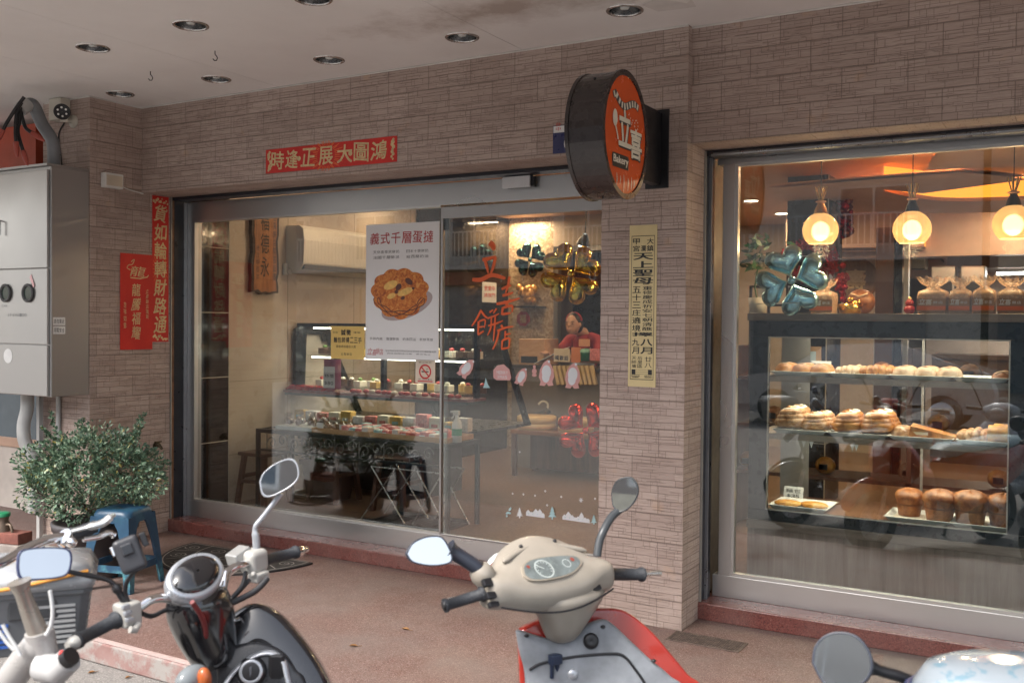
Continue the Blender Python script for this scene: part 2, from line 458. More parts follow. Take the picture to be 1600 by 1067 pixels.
def ceiling_paint():
    m, nt, b = nodes('ceiling_paint'); v = coord(nt)
    base = ramp(nt, noise(nt, v, 1.4, 5, .6), [(.3, (.72, .69, .665)), (.7, (.80, .775, .75))])
    # one old damp stain near the pillar, with its own ragged shape
    d = nt.nodes.new('ShaderNodeVectorMath'); d.operation = 'DISTANCE'; d.inputs[1].default_value = (-2.55, 4.2, 3.15)
    mp = nt.nodes.new('ShaderNodeMapping'); mp.inputs['Scale'].default_value = (.45, 1.9, 1); mp.inputs['Location'].default_value = (-1.4, -3.78, 0)
    nt.links.new(v, mp.inputs[0]); nt.links.new(mp.outputs[0], d.inputs[0])
    st = mathn(nt, 'ADD', d.outputs['Value'], mathn(nt, 'MULTIPLY', noise(nt, v, 5, 5, .7), .9))
    base = mixc(nt, ramp(nt, st, [(.5, .75), (.68, .35), (.95, 0)]), base, (.33, .25, .20))
    nt.links.new(base, b.inputs['Base Color']); b.inputs['Roughness'].default_value = .7
    bump(nt, b, noise(nt, v, 6, 3), .08, .01); return m
def wood(name, dark, mid, light, stretch=(9, 9, .7), scale=3.0, rough=.4):
    m, nt, b = nodes(name); v = coord(nt, 'Object', stretch)
    n = noise(nt, v, scale, 6, .65, .6); n2 = noise(nt, v, scale*6, 3)
    base = ramp(nt, n, [(.3, dark), (.5, mid), (.7, light)])
    base = mixc(nt, mathn(nt, 'MULTIPLY', n2, .25), base, dark)
    nt.links.new(base, b.inputs['Base Color']); b.inputs['Roughness'].default_value = rough
    bump(nt, b, n2, .08, .003); return m

M_STONE = stone_tile(); M_GRAN = granite(); M_FLOOR = pebble_floor(); M_STEEL = steel('stainless_steel', (.60, .60, .59), .30, .2)
M_STEELD = steel('dull_stainless_steel', (.47, .46, .45), .38, .45); M_CEIL = ceiling_paint(); M_ASPH = asphalt()
M_CHROME = mat('chrome', (.72, .72, .73), .1, 1, .05, rvar=.05)
M_BLACK = mat('black_paint', (.012, .012, .014), .38, var=.2)
M_CHAN = mat('shutter_guide_enamel', (.02, .022, .028), .35, var=.25)
M_TRIM = mat('aluminium_trim', (.40, .40, .37), .4, .7)
M_RUST = mat('weathered_brown_strip', (.20, .10, .05), .7, var=.4, scale=12)
M_GLASS = glassm('shop_window_glass', (.89, .925, .915), .105, .95, 3.3)
M_GLASS2 = glassm('display_glass', (.95, .975, .97), .035, .8, 4.5)
M_WHITE = mat('white_plastic', (.62, .61, .58), .4, var=.06)

# ================================================================ ground, terrace, arcade ceiling
ZC, ZR = 3.15, -0.12
b = MB(); b.sheet([(-60, -60, ZR), (60, -60, ZR), (60, 60, ZR), (-60, 60, ZR)], (0, 0, 1)); b.build('road', M_ASPH, kind='structure')
b = MB(); b.box((-14, 3.21, ZR+.002), (6, 5.7, 0)); b.build('terrace', M_FLOOR, kind='structure', bevel=.006)
def kerb_paint():
    m, nt, bb = nodes('old_red_kerb_paint'); v = coord(nt)
    f = ramp(nt, noise(nt, v, 5, 6, .75), [(.45, 0), (.56, .85)])
    nt.links.new(mixc(nt, f, (.27, .25, .235), ramp(nt, noise(nt, v, 9, 4), [(.3, (.20, .09, .08)), (.7, (.27, .165, .15))])), bb.inputs['Base Color'])
    bb.inputs['Roughness'].default_value = .75; bump(nt, bb, noise(nt, v, 40, 4), .3, .006); return m
b = MB(); b.box((-14, 3.185, ZR+.002), (6, 3.207, -.012)); b.build('kerb', kerb_paint(), kind='structure', bevel=.008)
b = MB(); b.box((-14, 3.195, -.010), (6, 3.212, .003)); b.build('kerb_edge_strip', mat('pale_pink_strip', (.42, .32, .30), .5), kind='structure')
# arcade ceiling: boards with narrow open seams
b = MB()
xs = [-12, -10.2, -8.35, -6.5, -5.58, -4.66, -2.8, -.95, .9, 2.75, 4.6, 6]
for x0, x1 in zip(xs[:-1], xs[1:]): b.box((x0+.0015, 2.25, ZC), (x1-.0015, 5.0, ZC+.02))
b.build('arcade_ceiling', M_CEIL, kind='structure')
b = MB(); b.box((-12, 2.252, ZC+.021), (6, 5.6, ZC+.3)); b.box((-12, 2.05, ZC-.12), (6, 2.248, ZC+1.3)); b.build('arcade_beam', mat('painted_concrete', (.5, .47, .44), .7), kind='structure')

# ================================================================ the bakery building
XL, YF, XP0, XP1, YW = -6.011, 4.878, -2.296, -1.811, 4.93
shop = thing('bakery_building', (-3.0, 5.3, 0), 'bakery front clad in brown split stone tiles with two big windows', 'shop')
b = MB()
b.box((XL-.52, 4.444, 0), (XL, 5.14, ZC))                       # left pier
b.box((XL, YF, 2.53), (XP1, 5.29, ZC))                          # wall above the door
b.box((XP0, YF, 0), (XP1, 5.14, 2.529))                         # pillar between the windows
b.box((XP1+.001, YW, 2.545), (3.2, 5.29, ZC))                    # wall above the right window
b.build('stone_wall', M_STONE, shop)
b = MB()                                                         # white sealant bead under the ceiling
b.tube([(XL-.5, 4.440, ZC-.004), (XL+.003, 4.440, ZC-.004)], .006, 6); b.tube([(XL+.004, 4.44, ZC-.004), (XL+.004, YF-.003, ZC-.004), (XP1, YF-.003, ZC-.004)], .006, 6)
b.tube([(XP1, YW-.003, ZC-.004), (3, YW-.003, ZC-.004)], .006, 6)
b.build('ceiling_sealant', mat('sealant', (.6, .58, .55), .6), shop)
b = MB(); b.box((XL-.03, 5.126, .0), (XP0+.03, 5.62, .092)); b.box((XP1-.01, 5.126, 0), (3.2, 5.62, .092)); b.build('granite_sill', M_GRAN, shop, bevel=.006)
# shutter guides
for x_, w_, t_ in ((XL+.001, .011, 2.53), (XP1-.012, .024, 2.54)): b = MB(); b.box((x_, 5.141, .0925), (x_+w_, 5.149, t_)); b.build('tile_edge_trim', M_TRIM, shop)
b = MB(); b.box((XL-.03, 5.15, .093), (XL+.004, 5.175, 2.53)); b.build('edge_strip', M_RUST, shop)
b = MB(); b.box((XL-.03, 5.176, .093), (XL+.006, 5.265, 2.53)); b.box((XP1-.03, 5.150, .093), (XP1+.008, 5.20, 2.54)); b.box((XP1-.03, 5.212, .093), (XP1+.016, 5.275, 2.54))
b.box((XL-.03, 5.16, 2.505), (XP0, 5.28, 2.528)); b.box((XP1, 5.16, 2.515), (3.2, 5.28, 2.543))
b.build('shutter_guide', M_CHAN, shop, bevel=.002)
for q0, q1 in (((XL-.03, 5.2655, .093), (XL+.009, 5.2985, 2.5)), ((XP1-.02, 5.2005, .093), (XP1+.024, 5.2115, 2.51))): b = MB(); b.box(q0, q1); b.build('guide_lip', mat('grey_guide_lip', (.33, .34, .36), .35, .8), shop)

# left window and door
fr = MB()
fr.box((-6.06, 5.30, .0925), (-2.15, 5.37, .216)); fr.box((-6.06, 5.30, .2165), (-5.925, 5.37, 2.36))
fr.box((-6.06, 5.30, 2.3605), (-2.15, 5.40, 2.503))
F1 = fr.build('window_frame', M_STEEL, shop, bevel=.0015)
b = MB(); b.box((-5.934, 5.296, .216), (-5.92, 5.33, 2.352)); b.box((-5.92, 5.292, 2.348), (-3.64, 5.34, 2.362)); b.box((-5.92, 5.296, .2186), (-3.60, 5.33, .229)); b.build('glazing_bead', mat('bright_bead', (.66, .66, .64), .4, .9, .02, 2, rvar=.02), F1)
b = MB(); b.box((-5.92, 5.334, .222), (-3.60, 5.342, 2.35)); b.build('window_glass', M_GLASS, F1)
D = MB(); D.box((-3.632, 5.285, 2.272), (-2.15, 5.315, 2.3455)); D.box((-3.632, 5.285, .2195), (-3.616, 5.312, 2.2715)); D.box((-3.616, 5.285, .2195), (-2.15, 5.312, .2305))
D = D.build('sliding_door', M_STEELD, shop, bevel=.002)
b = MB(); b.box((-3.616, 5.296, .2305), (-2.15, 5.304, 2.272)); b.build('door_glass', M_GLASS, D)
b = MB(); b.box((-3.628, 5.305, 2.2), (-3.58, 5.318, 2.35)); b.build('door_hanger', M_BLACK, D)
b = MB(); b.box((-2.36, 5.26, .95), (-2.33, 5.284, 1.12)); b.box((-2.36, 5.21, .95), (-2.33, 5.26, .97)); b.box((-2.36, 5.21, 1.10), (-2.33, 5.26, 1.12)); b.box((-2.36, 5.19, .95), (-2.33, 5.2095, 1.12)); b.build('handle', M_STEEL, D, bevel=.004)
# right window
fr = MB()
fr.box((-1.79, 5.30, .0925), (3.2, 5.37, .213)); fr.box((-1.757, 5.30, .2135), (-1.690, 5.37, 2.484)); fr.box((-1.79, 5.30, 2.4845), (3.2, 5.40, 2.535))
F2 = fr.build('window_frame', M_STEEL, shop, bevel=.0015)
b = MB(); b.box((-1.689, 5.304, .232), (-1.672, 5.34, 2.47)); b.box((-1.689, 5.304, .2135), (3.2, 5.34, .231)); b.box((-1.689, 5.304, 2.4705), (3.2, 5.34, 2.484)); b.build('glazing_bead', MATS['bright_bead'], F2)
b = MB(); b.box((-1.672, 5.322, .231), (3.2, 5.330, 2.47)); b.build('window_glass', M_GLASS, F2)
b = MB()
b.tube([(-1.78, 5.17, 2.522), (3.2, 5.17, 2.522)], .013, 10); b.build('shutter_tube', mat('grey_tube', (.3, .32, .33), .3, .8), shop)

# interior shell
ZI, ZF, YB = 2.85, .10, 10.9
M_BEIGE = mat('beige_wall_panel', (.50, .425, .355), .3, var=.05, scale=2)
M_BLKTILE = mat('black_glazed_tile', (.014, .013, .014), .12, var=.2)
M_ICEIL = mat('interior_ceiling_paint', (.66, .42, .28), .6, var=.04)
def shop_floor():
    m, nt, b = nodes('brown_terrazzo_floor'); v = coord(nt)
    n = noise(nt, v, 95, 3, .7); n1 = noise(nt, v, 18, 3)
    base = ramp(nt, n, [(.34, (.04, .025, .018)), (.48, (.17, .095, .06)), (.6, (.26, .16, .105)), (.72, (.42, .32, .24))])
    base = mixc(nt, mathn(nt, 'MULTIPLY', n1, .5), base, (.16, .095, .06))
    nt.links.new(base, b.inputs['Base Color']); b.inputs['Roughness'].default_value = .28; return m
b = MB(); b.box((-6.1, 5.6205, 0), (4, 15.5, ZF)); b.build('shop_floor', shop_floor(), kind='structure')
b = MB(); b.box((-6.4, 5.4005, ZI), (4, 15.5, ZI+.05)); b.build('shop_ceiling', M_ICEIL, kind='structure')
b = MB(); b.box((-6.3, 5.77, ZF), (-6.05, 15.4, ZI)); b.box((-6.05, YB, ZF), (-3.72, YB+.15, ZI)); b.box((-6.3, 15.4, ZF), (4, 15.5, ZI)); b.box((3.6, 5.4, ZF), (3.75, 15.4, ZI))
b.build('inner_wall', M_BEIGE, shop)
b = MB(); b.box((-6.3, 5.375, ZF), (-6.05, 5.768, ZI))
b.build('black_wall_tile', M_BLKTILE, shop)
b = MB()
for z in (.62, 1.14, 1.66, 2.18, 2.70): b.box((-6.06, 5.375, z), (-6.0475, 5.768, z+.007))
b.box((-6.06, 5.7685, ZF), (-6.047, 5.775, ZI)); b.build('tile_joint', mat('pale_joint', (.5, .46, .4), .5), shop)
b = MB()
for y in (6.45, 7.35, 8.25, 9.15, 10.05): b.box((-6.06, y, ZF), (-6.0485, y+.004, ZI))
for z in (.5, 1.1): b.box((-6.06, 5.78, z), (-6.0484, 10.8, z+.004))
b.build('panel_joint', mat('dark_joint', (.2, .16, .12), .6), shop)
for q0, q1 in (((XL-.5, 5.1405, 0), (XL-.3, 5.38, ZC)), ((XP0, 5.1405, .0925), (XP1-.02, 5.62, 2.53))): b = MB(); b.box(q0, q1); b.build('pier_core', mat('dark_core', (.05, .045, .04), .6), shop)
# ================================================================ things on and in front of the walls
FAC = Plane((0, YF, 0), (1, 0, 0), (0, 0, 1))
RET = Plane((XL, 0, 0), (0, 1, 0), (0, 0, 1))
def red_paper():
    m, nt, b = nodes('red_paper'); v = coord(nt)
    n = noise(nt, v, 220, 2); f = ramp(nt, n, [(.62, 0), (.68, 1)])
    nt.links.new(mixc(nt, mathn(nt, 'MULTIPLY', f, .15), ramp(nt, noise(nt, v, 4, 3), [(.3, (.50, .012, .010)), (.7, (.62, .022, .014))]), (.75, .25, .08)), b.inputs['Base Color'])
    b.inputs['Roughness'].default_value = .45; bump(nt, b, noise(nt, v, 7, 2), .1, .01); return m
M_RED = red_paper(); M_GOLDINK = mat('gold_ink', (.62, .47, .25), .4, .2, .2, 30); M_GREEN_EDGE = mat('dark_ink', (.02, .05, .03), .5)
M_ORNINK = mat('orange_ink', (.75, .16, .04), .5); M_BLKINK = mat('black_ink', (.02, .018, .018), .5)
def paper_sheet(nm, pl, u0, v0, u1, v1, m, label, cat, group=None, n0=.002, th=.002, curl=.004):
    """a sheet of paper with a faint curl and wave"""
    t = thing(nm, pl.p((u0+u1)/2, v0, n0), label, cat, group)
    b = MB(); K, L = 10, 10
    w = lambda a, c: n0 + curl*(.5+.5*math.sin(3.1*a+2.2*c+u0*7))*((abs(a-.5)*2)**2*.7 + .1)
    fv = [pl.p(u0+(u1-u0)*i/K, v0+(v1-v0)*j/L, w(i/K, j/L)*0 + n0 + th) for j in range(L+1) for i in range(K+1)]
    b.add(fv, [(j*(K+1)+i, j*(K+1)+i+1, (j+1)*(K+1)+i+1, (j+1)*(K+1)+i) for j in range(L) for i in range(K)])
    b.prism([pl.p(u0, v0, n0+th*.9), pl.p(u1, v0, n0+th*.9), pl.p(u1, v1, n0+th*.9), pl.p(u0, v1, n0+th*.9)], pl.N, th*.8)
    b.build('sheet', m, t)
    return t, n0+th
# --- horizontal red banner over the door
a, c = onY(416, 272, YF), onY(621, 212.5, YF)
u0, u1, v0, v1 = a.x, c.x, a.z, c.z
t, n = paper_sheet('red_banner', FAC, u0, v0, u1, v1, M_RED, 'wide red banner with seven gold characters pasted above the door', 'banner')
b = MB(); w = (u1-u0); 
cs = [(.045, .105, '時'), (.165, .1, '逢'), (.29, .11, '正'), (.425, .11, '展'), (.565, .115, '大'), (.69, .11, '圖'), (.815, .115, '鴻')]
for p, q, ch in cs: text(b, FAC, ch, u0+w*p, v0+.022, u0+w*(p+q), v1-.018, n+.0015, .012, .12, .12)
for p in (.27, .665): disc(b, FAC, u0+w*p, (v0+v1)/2, .016, n=n+.0015)
for sx in (0, 1):
    for k in range(9):
        uu = u0+.03+random.uniform(-.008, .012) if sx == 0 else u1-.03+random.uniform(-.012, .008)
        disc(b, FAC, uu, v0+.02+(v1-v0-.04)*k/8, random.uniform(.007, .016), n=n+.001+.00003*k, k=8)
b.build('gold_lettering', M_GOLDINK, t)
b = MB()
for k in range(40):
    q = 2*math.pi*k/40; r0, r1 = .075, .10+.035*(k % 2)
    stroke(b, FAC, [(u0+w*.48+r0*math.cos(q), (v0+v1)/2+r0*.9*math.sin(q)), (u0+w*.48+r1*math.cos(q)*1.15, (v0+v1)/2+min(r1, .098)*math.sin(q))], .0045, n+.0006)
b.build('sun_rays', M_ORNINK, t)
# --- tall couplet on the side of the pier
a, c = onX(237, 530, XL), onX(263, 309, XL)
u0, u1, v0, v1 = 4.972, 5.122, onX(250, 534, XL).z, onX(250, 307, XL).z
t, n = paper_sheet('red_couplet', RET, u0, v0, u1, v1, M_RED, 'tall narrow red couplet with seven big gold characters beside the door', 'couplet', 'red papers pasted on the pier')
b = MB(); column(b, RET, '貨如輪轉財路通', (u0+u1)/2, .112, v1-.06, v0+.06, n+.0012, .012, .1, .12, .08)
for sv in (v0+.035, v1-.035):
    for k in range(11): disc(b, RET, u0+.012+(u1-u0-.024)*k/10, sv+random.uniform(-.018, .018), random.uniform(.006, .012), n=n+.001+.00003*k, k=8)
b.build('gold_lettering', M_GOLDINK, t)
b = MB()
for k in range(30):
    q = 2*math.pi*k/30
    stroke(b, RET, [((u0+u1)/2+.05*math.cos(q), (v0+v1)/2+.09*math.sin(q)), ((u0+u1)/2+.07*math.cos(q), (v0+v1)/2+.15*math.sin(q))], .004, n+.0005)
b.build('sun_rays', M_ORNINK, t)
# --- shorter red banner
u0, u1 = onX(187, 470, XL).y, onX(238, 470, XL).y
v0, v1 = onX(212, 546, XL).z, onX(212, 397, XL).z
t, n = paper_sheet('red_couplet', RET, u0, v0, u1-.004, v1, M_RED, 'shorter wider red paper with small gold writing and a gold dragon drawing', 'couplet', 'red papers pasted on the pier', n0=.004)
b = MB(); w = u1-u0; h = v1-v0
column(b, RET, '龍騰福耀', u0+w*.48, w*.26, v1-h*.30, v0+h*.10, n+.001, .008, .12, .15, .12)
column(b, RET, '立喜餅店謹賀', u0+w*.82, w*.085, v1-h*.36, v0+h*.32, n+.001, .004, .1, .2)
column(b, RET, '吉祥如意', u0+w*.14, w*.085, v1-h*.5, v0+h*.22, n+.001, .004, .1, .2)
text(b, RET, '龍', u0+w*.3, v1-h*.235, u0+w*.76, v1-h*.13, n+.001, .004, .15, .1)
stroke(b, RET, smooth_path([(u0+w*.32, v1-h*.085, 0), (u0+w*.42, v1-h*.06, 0), (u0+w*.36, v1-h*.11, 0), (u0+w*.25, v1-h*.12, 0), (u0+w*.2, v1-h*.15, 0), (u0+w*.3, v1-h*.17, 0)])[:] and [(p.x, p.y) for p in smooth_path([(u0+w*.32, v1-h*.085, 0), (u0+w*.42, v1-h*.06, 0), (u0+w*.36, v1-h*.11, 0), (u0+w*.25, v1-h*.12, 0), (u0+w*.2, v1-h*.15, 0), (u0+w*.3, v1-h*.17, 0)])], .006, n+.001)
stroke(b, RET, [(u0+w*.3, v1-h*.25), (u0+w*.6, v1-h*.255), (u0+w*.82, v1-h*.235), (u0+w*.86, v1-h*.215)], .008, n+.001)
b.build('gold_lettering', M_GOLDINK, t)
# --- yellow temple notice on the pillar
u0, u1 = onY(983, 480, YF).x, onY(1026, 480, YF).x
v0, v1 = onY(1000, 604, YF).z, onY(1005, 352, YF).z
w, h = u1-u0, v1-v0
M_YPAP = mat('yellow_paper', (.62, .50, .26), .6, var=.08)
t, n = paper_sheet('paper_notice', FAC, u0, v0, u1, v1, M_YPAP, 'long pale yellow paper notice of black writing pasted on the pillar', 'notice')
b = MB()
U = lambda f: u0+w*f
V = lambda f: v1-h*f
for x0, y0, x1, y1 in ((.08, .065, .92, .069), (.08, .953, .92, .957), (.08, .069, .095, .953), (.905, .069, .92, .953)): quad(b, FAC, U(x0), V(y1), U(x1), V(y0), n+.001)
def put(s, x0, y0, x1, y1, bo=.01): 
    k = len(s)
    for i, ch in enumerate(s): text(b, FAC, ch, U(x0), V(y0+(y1-y0)*(i+1)/k-(y1-y0)/k*.08), U(x1), V(y0+(y1-y0)*i/k+(y1-y0)/k*.08), n+.001, bo)
put('甲宮', .13, .078, .38, .166); put('瀾', .42, .122, .6, .166); put('大鎮', .64, .078, .88, .166)
put('天上聖母', .14, .168, .88, .37, .02)
put('五十三庄遶境', .13, .375, .44, .66); put('重修慶成祈安七朝清醮', .5, .375, .86, .655, .006)
put('擇', .13, .66, .88, .69, .02)
put('九月', .13, .70, .40, .80); put('八月', .44, .70, .88, .80, .02)
put('天師壇', .13, .81, .3, .885, .004); put('后里區', .34, .81, .52, .885, .004); put('廿八', .6, .81, .86, .885, .004)
quad(b, FAC, U(.13), V(.925), U(.27), V(.893), n+.001); quad(b, FAC, U(.73), V(.925), U(.87), V(.893), n+.001)
for q in (.895, .908, .921): quad(b, FAC, U(.27), V(q+.0015), U(.73), V(q), n+.001)
put('回鑾', .13, .86+.068, .42, .945, .006); put('起駕', .58, .928, .87, .945, .006)
b.build('black_lettering', M_BLKINK, t)

# --- round projecting sign
SX, SY, SZ, RY, RZ, TH = -1.90, 4.305, 2.494, .264, .302, .195
t = thing('hanging_sign', (SX-TH/2, 4.8, SZ-RZ), 'round orange and black bakery sign box projecting from the pillar', 'sign')
M_SIGNK = mat('brown_black_enamel', (.030, .022, .021), .28, var=.25, coat=.3)
def oval(x, ry, rz, k=56): return [(x, SY+ry*math.cos(2*math.pi*i/k), SZ+rz*math.sin(2*math.pi*i/k)) for i in range(k)]
b = MB(); b.loft([oval(SX-TH, RY-.03, RZ-.03), oval(SX-TH, RY-.002, RZ-.002), oval(SX-TH, RY+.001, RZ+.001), oval(SX-TH+.018, RY+.001, RZ+.001), oval(SX-TH+.019, RY-.004, RZ-.004), oval(SX-.019, RY-.004, RZ-.004), oval(SX-.018, RY+.001, RZ+.001), oval(SX, RY+.001, RZ+.001), oval(SX, RY-.024, RZ-.024), oval(SX-.007, RY-.025, RZ-.025)], smooth=False)
b.build('sign_drum', M_SIGNK, t, weld=True)
for sy, sz in ((-.05, -.295), (-.15, .243)): b = MB(); b.ball((SX-TH*.5, SY+sy, SZ+sz), .007); b.build('screw', M_BLACK, t)
SP = Plane((SX-.006, SY, SZ), (0, 1, 0), (0, 0, 1))
b = MB(); b.add(oval(SX-.0062, RY-.026, RZ-.026), [list(range(56))]); b.build('face', mat('orange_acrylic', (.62, .085, .012), .22, var=.04), t)
M_CREAM = mat('cream_vinyl', (.70, .66, .56), .4); 
b = MB(); 
for ch, bx in (('立', (-.085, -.06, .055, .115)), ('喜', (.045, -.10, .19, .045))): text(b, SP, ch, bx[0]+.008, bx[1]-.008, bx[2]+.008, bx[3]-.008, .0015, .035)
bp = [(-.155, -.118), (-.145, -.165), (.035, -.165), (.04, -.108), (.03, -.1), (-.145, -.1)]
poly(b, SP, bp, .0012)
pts = [(-.10+.034*k, .185-.020*math.sin(k*.75)) for k in range(9)]; pts = [(-.145, .16)] + [(-.12+.03*k, .175-.05*(k/9)-.03*math.sin(k*.6)) for k in range(10)]
stroke(b, SP, pts, .036, .0010)
b.build('black_shapes', M_BLKINK, t)
b = MB()
for ch, bx in (('立', (-.085, -.06, .055, .115)), ('喜', (.045, -.10, .19, .045))): text(b, SP, ch, *bx, .003, .02)
text(b, SP, 'Bakery', -.14, -.155, .03, -.108, .003, .01)
for i in range(0, len(pts)-1):
    x0, y0 = pts[i]; x1, y1 = pts[i+1]
    stroke(b, SP, [(x0+.2*(x1-x0), y0+.2*(y1-y0)), (x0+.7*(x1-x0), y0+.7*(y1-y0))], .03, .0025)
disc(b, SP, -.125, .06, .026, .04, n=.003, k=16); stroke(b, SP, [(-.12, .025), (-.10, -.01), (-.09, -.035)], .012, .003)
for k in range(7): disc(b, SP, .03+.012*math.sin(k*2.2)+.01*k, .10-.013*k if k < 4 else .13-.012*k, .004, n=.003, k=8)
for k in range(9): disc(b, SP, .12+.02*math.cos(k*.7), .065+.025*math.sin(k*.7), .004, n=.003, k=8)
for k, (uu, hh) in enumerate(((-.10, .06), (-.06, .05), (-.02, .08), (.03, .07), (.07, .06), (.10, .05))): stroke(b, SP, [(uu, -.19-.01*k % .02), (uu+.004, -.19-hh*.5), (uu-.002, -.19-hh)], [.004, .008, .003], .0025)
b.build('cream_lettering', M_CREAM, t)
b = MB(); b.box((-2.0, 4.50, 2.33), (-1.95, YF-.013, 2.71)); b.box((-2.04, YF-.012, 2.315), (-1.91, YF-.001, 2.725)); b.build('wall_bracket', M_BLACK, t, bevel=.003)
# --- house number plate behind the sign
a, c = onY(864, 241, YF), onY(905, 193, YF)
t = thing('house_number_plate', (a.x, YF, a.z), 'small blue house number plate with white top behind the sign', 'number plate')
b = MB(); b.box((a.x, YF-.004, a.z), (a.x+.27, YF-.0005, c.z)); b.build('plate', mat('navy_enamel', (.03, .035, .11), .3), t, bevel=.002)
b = MB(); quad(b, FAC, a.x+.004, a.z+.115, a.x+.266, c.z-.004, .0046); text(b, FAC, '6', a.x+.07, a.z+.02, a.x+.12, a.z+.1, .0046, .02); text(b, FAC, '8', a.x+.15, a.z+.02, a.x+.2, a.z+.1, .0046, .02); b.build('white_field', mat('white_enamel', (.7, .7, .68), .3), t)
b = MB(); text(b, FAC, '台', a.x+.02, a.z+.15, a.x+.05, a.z+.172, .0056); text(b, FAC, '中', a.x+.02, a.z+.125, a.x+.05, a.z+.145, .0056); disc(b, FAC, a.x+.1, a.z+.148, .018, n=.0056); b.build('red_mark', mat('red_ink', (.55, .03, .02), .5), t)
# --- little white switch box and its wire on the pier
t = thing('junction_box', (XL, 4.55, 2.54), 'small white plastic box fixed to the stone pier', 'box')
a, c = onX(157, 293, XL), onX(186, 275, XL)
b = MB(); b.box((XL+.001, a.y, a.z), (XL+.05, c.y, c.z+.004)); b.build('case', M_WHITE, t, bevel=.006)
b = MB(); b.box((XL+.0502, a.y+.012, a.z+.016), (XL+.053, c.y-.012, c.z-.012)); b.build('label', mat('cream_label', (.55, .47, .36), .5), t)
b = MB(); b.tube(smooth_path([(XL+.012, c.y, a.z+.03), (XL+.006, c.y+.08, a.z+.012), (XL+.006, c.y+.2, a.z-.002), (XL+.006, YF-.01, a.z-.004)]), .004, 6); b.build('wire', M_WHITE, t)
# --- motion sensor on the door header
a, c = onY(790, 297, 5.30), onY(841, 277, 5.30)
t = thing('door_sensor', (a.x, 5.3, a.z), 'pale motion sensor box on the steel door header', 'sensor')
b = MB(); b.box((a.x+.02, 5.25, a.z+.004), (c.x-.01, 5.299, c.z+.012)); b.build('housing', M_BLACK, t, bevel=.004)
b = MB(); b.box((a.x+.012, 5.238, a.z), (c.x-.025, 5.2495, c.z+.006))
b.build('cover', mat('silver_cover', (.62, .62, .62), .35, .3), t, bevel=.002)
# --- wall tap on the pier
p = onX(243, 696, XL)
t = thing('wall_tap', (XL, p.y, p.z-.03), 'small dark tap sticking out low on the stone pier', 'tap')
b = MB(); b.tube([(XL, p.y, p.z), (XL+.05, p.y, p.z), (XL+.07, p.y+.0, p.z-.02)], [.014, .012, .010], 10); b.ball((XL+.03, p.y, p.z+.01), .018); b.cyl((XL+.03, p.y-.03, p.z+.03), (XL+.03, p.y+.03, p.z+.03), .006); b.cyl((XL+.001, p.y, p.z), (XL+.004, p.y, p.z), .026)
b.build('tap_body', mat('tarnished_brass', (.10, .08, .05), .4, .8), t)

# ---------------------------------------------------------------- ceiling lights and hooks
DL = [(-5.772, 4.506), (-4.868, 4.528), (-3.916, 4.516), (-2.969, 4.509), (-2.008, 4.509), (-4.937, 3.669), (-4.105, 3.641), (-3.25, 3.63), (-1.05, 4.5)]
ceil_o = bpy.data.objects['arcade_ceiling']
cut = MB()
for x, y in DL: cut.cyl((x, y, ZC-.05), (x, y, ZC+.4), .080, n=28)
co = cut.build('cutter', M_BLACK, weld=True)
for nm in ('arcade_ceiling', 'arcade_beam'):
    o = bpy.data.objects[nm]
    md = o.modifiers.new('cut', 'BOOLEAN'); md.operation = 'DIFFERENCE'; md.object = co; md.solver = 'EXACT'
    bpy.context.view_layer.update()
    me = bpy.data.meshes.new_from_object(o.evaluated_get(bpy.context.evaluated_depsgraph_get()))
    o.modifiers.clear(); o.data = me
bpy.data.objects.remove(co)
def downlight(x, y, z, label):
    t = thing('ceiling_downlight', (x, y, z), label, 'ceiling light', 'recessed downlights in the arcade ceiling')
    b = MB(); b.lathe([(.079, .004), (.079, -.005), (.086, -.007), (.093, -.004), (.094, 0)], (x, y, z)); b.build('rim', mat('chrome_rim', (.55, .54, .52), .25, 1), t)
    b = MB(); b.lathe([(.0785, .002), (.072, .04), (.05, .095), (.03, .11), (.001, .11)], (x, y, z)); b.build('reflector', mat('ribbed_reflector', (.20, .20, .20), .25, 1, bmp=.3, bscale=60), t)
    b = MB(); b.lathe([(.004, -.012), (.02, -.008), (.028, .01), (.026, .03), (.018, .055), (.016, .10)], (x, y, z+.015)); b.build('bulb', mat('unlit_bulb', (.6, .62, .6), .25), t)
    return t
for i, (x, y) in enumerate(DL):
    lab = ['unlit downlight in the ceiling closest to the stone pier corner', 'unlit downlight second from the pier along the shop wall', 'unlit downlight above the red banner, in the row near the wall',
           'unlit downlight in the wall row, beside the brown ceiling stain', 'unlit downlight almost above the round sign with peeling paint beside it', 'unlit downlight farther from the wall, above the steel cabinet',
           'unlit downlight between two ceiling hooks, away from the wall', 'unlit downlight cut by the top edge of the photo', 'unlit downlight above the right window'][i]
    downlight(x, y, ZC, lab)
b = MB()
for k, (dx, dy, r) in enumerate(((.14, .04, .05), (.17, .0, .04), (.2, .05, .035), (-.12, -.03, .03))): pass
q = [(-1.90, 4.47), (-1.83, 4.43), (-1.76, 4.47), (-1.70, 4.55), (-1.66, 4.50), (-1.68, 4.62), (-1.80, 4.61), (-1.87, 4.60)]
b.prism([(x, y, ZC-.0012) for x, y in q], (0, 0, -1), .001); pf = b.build('peeling_paint', mat('bare_plaster', (.68, .65, .62), .8), kind='structure')
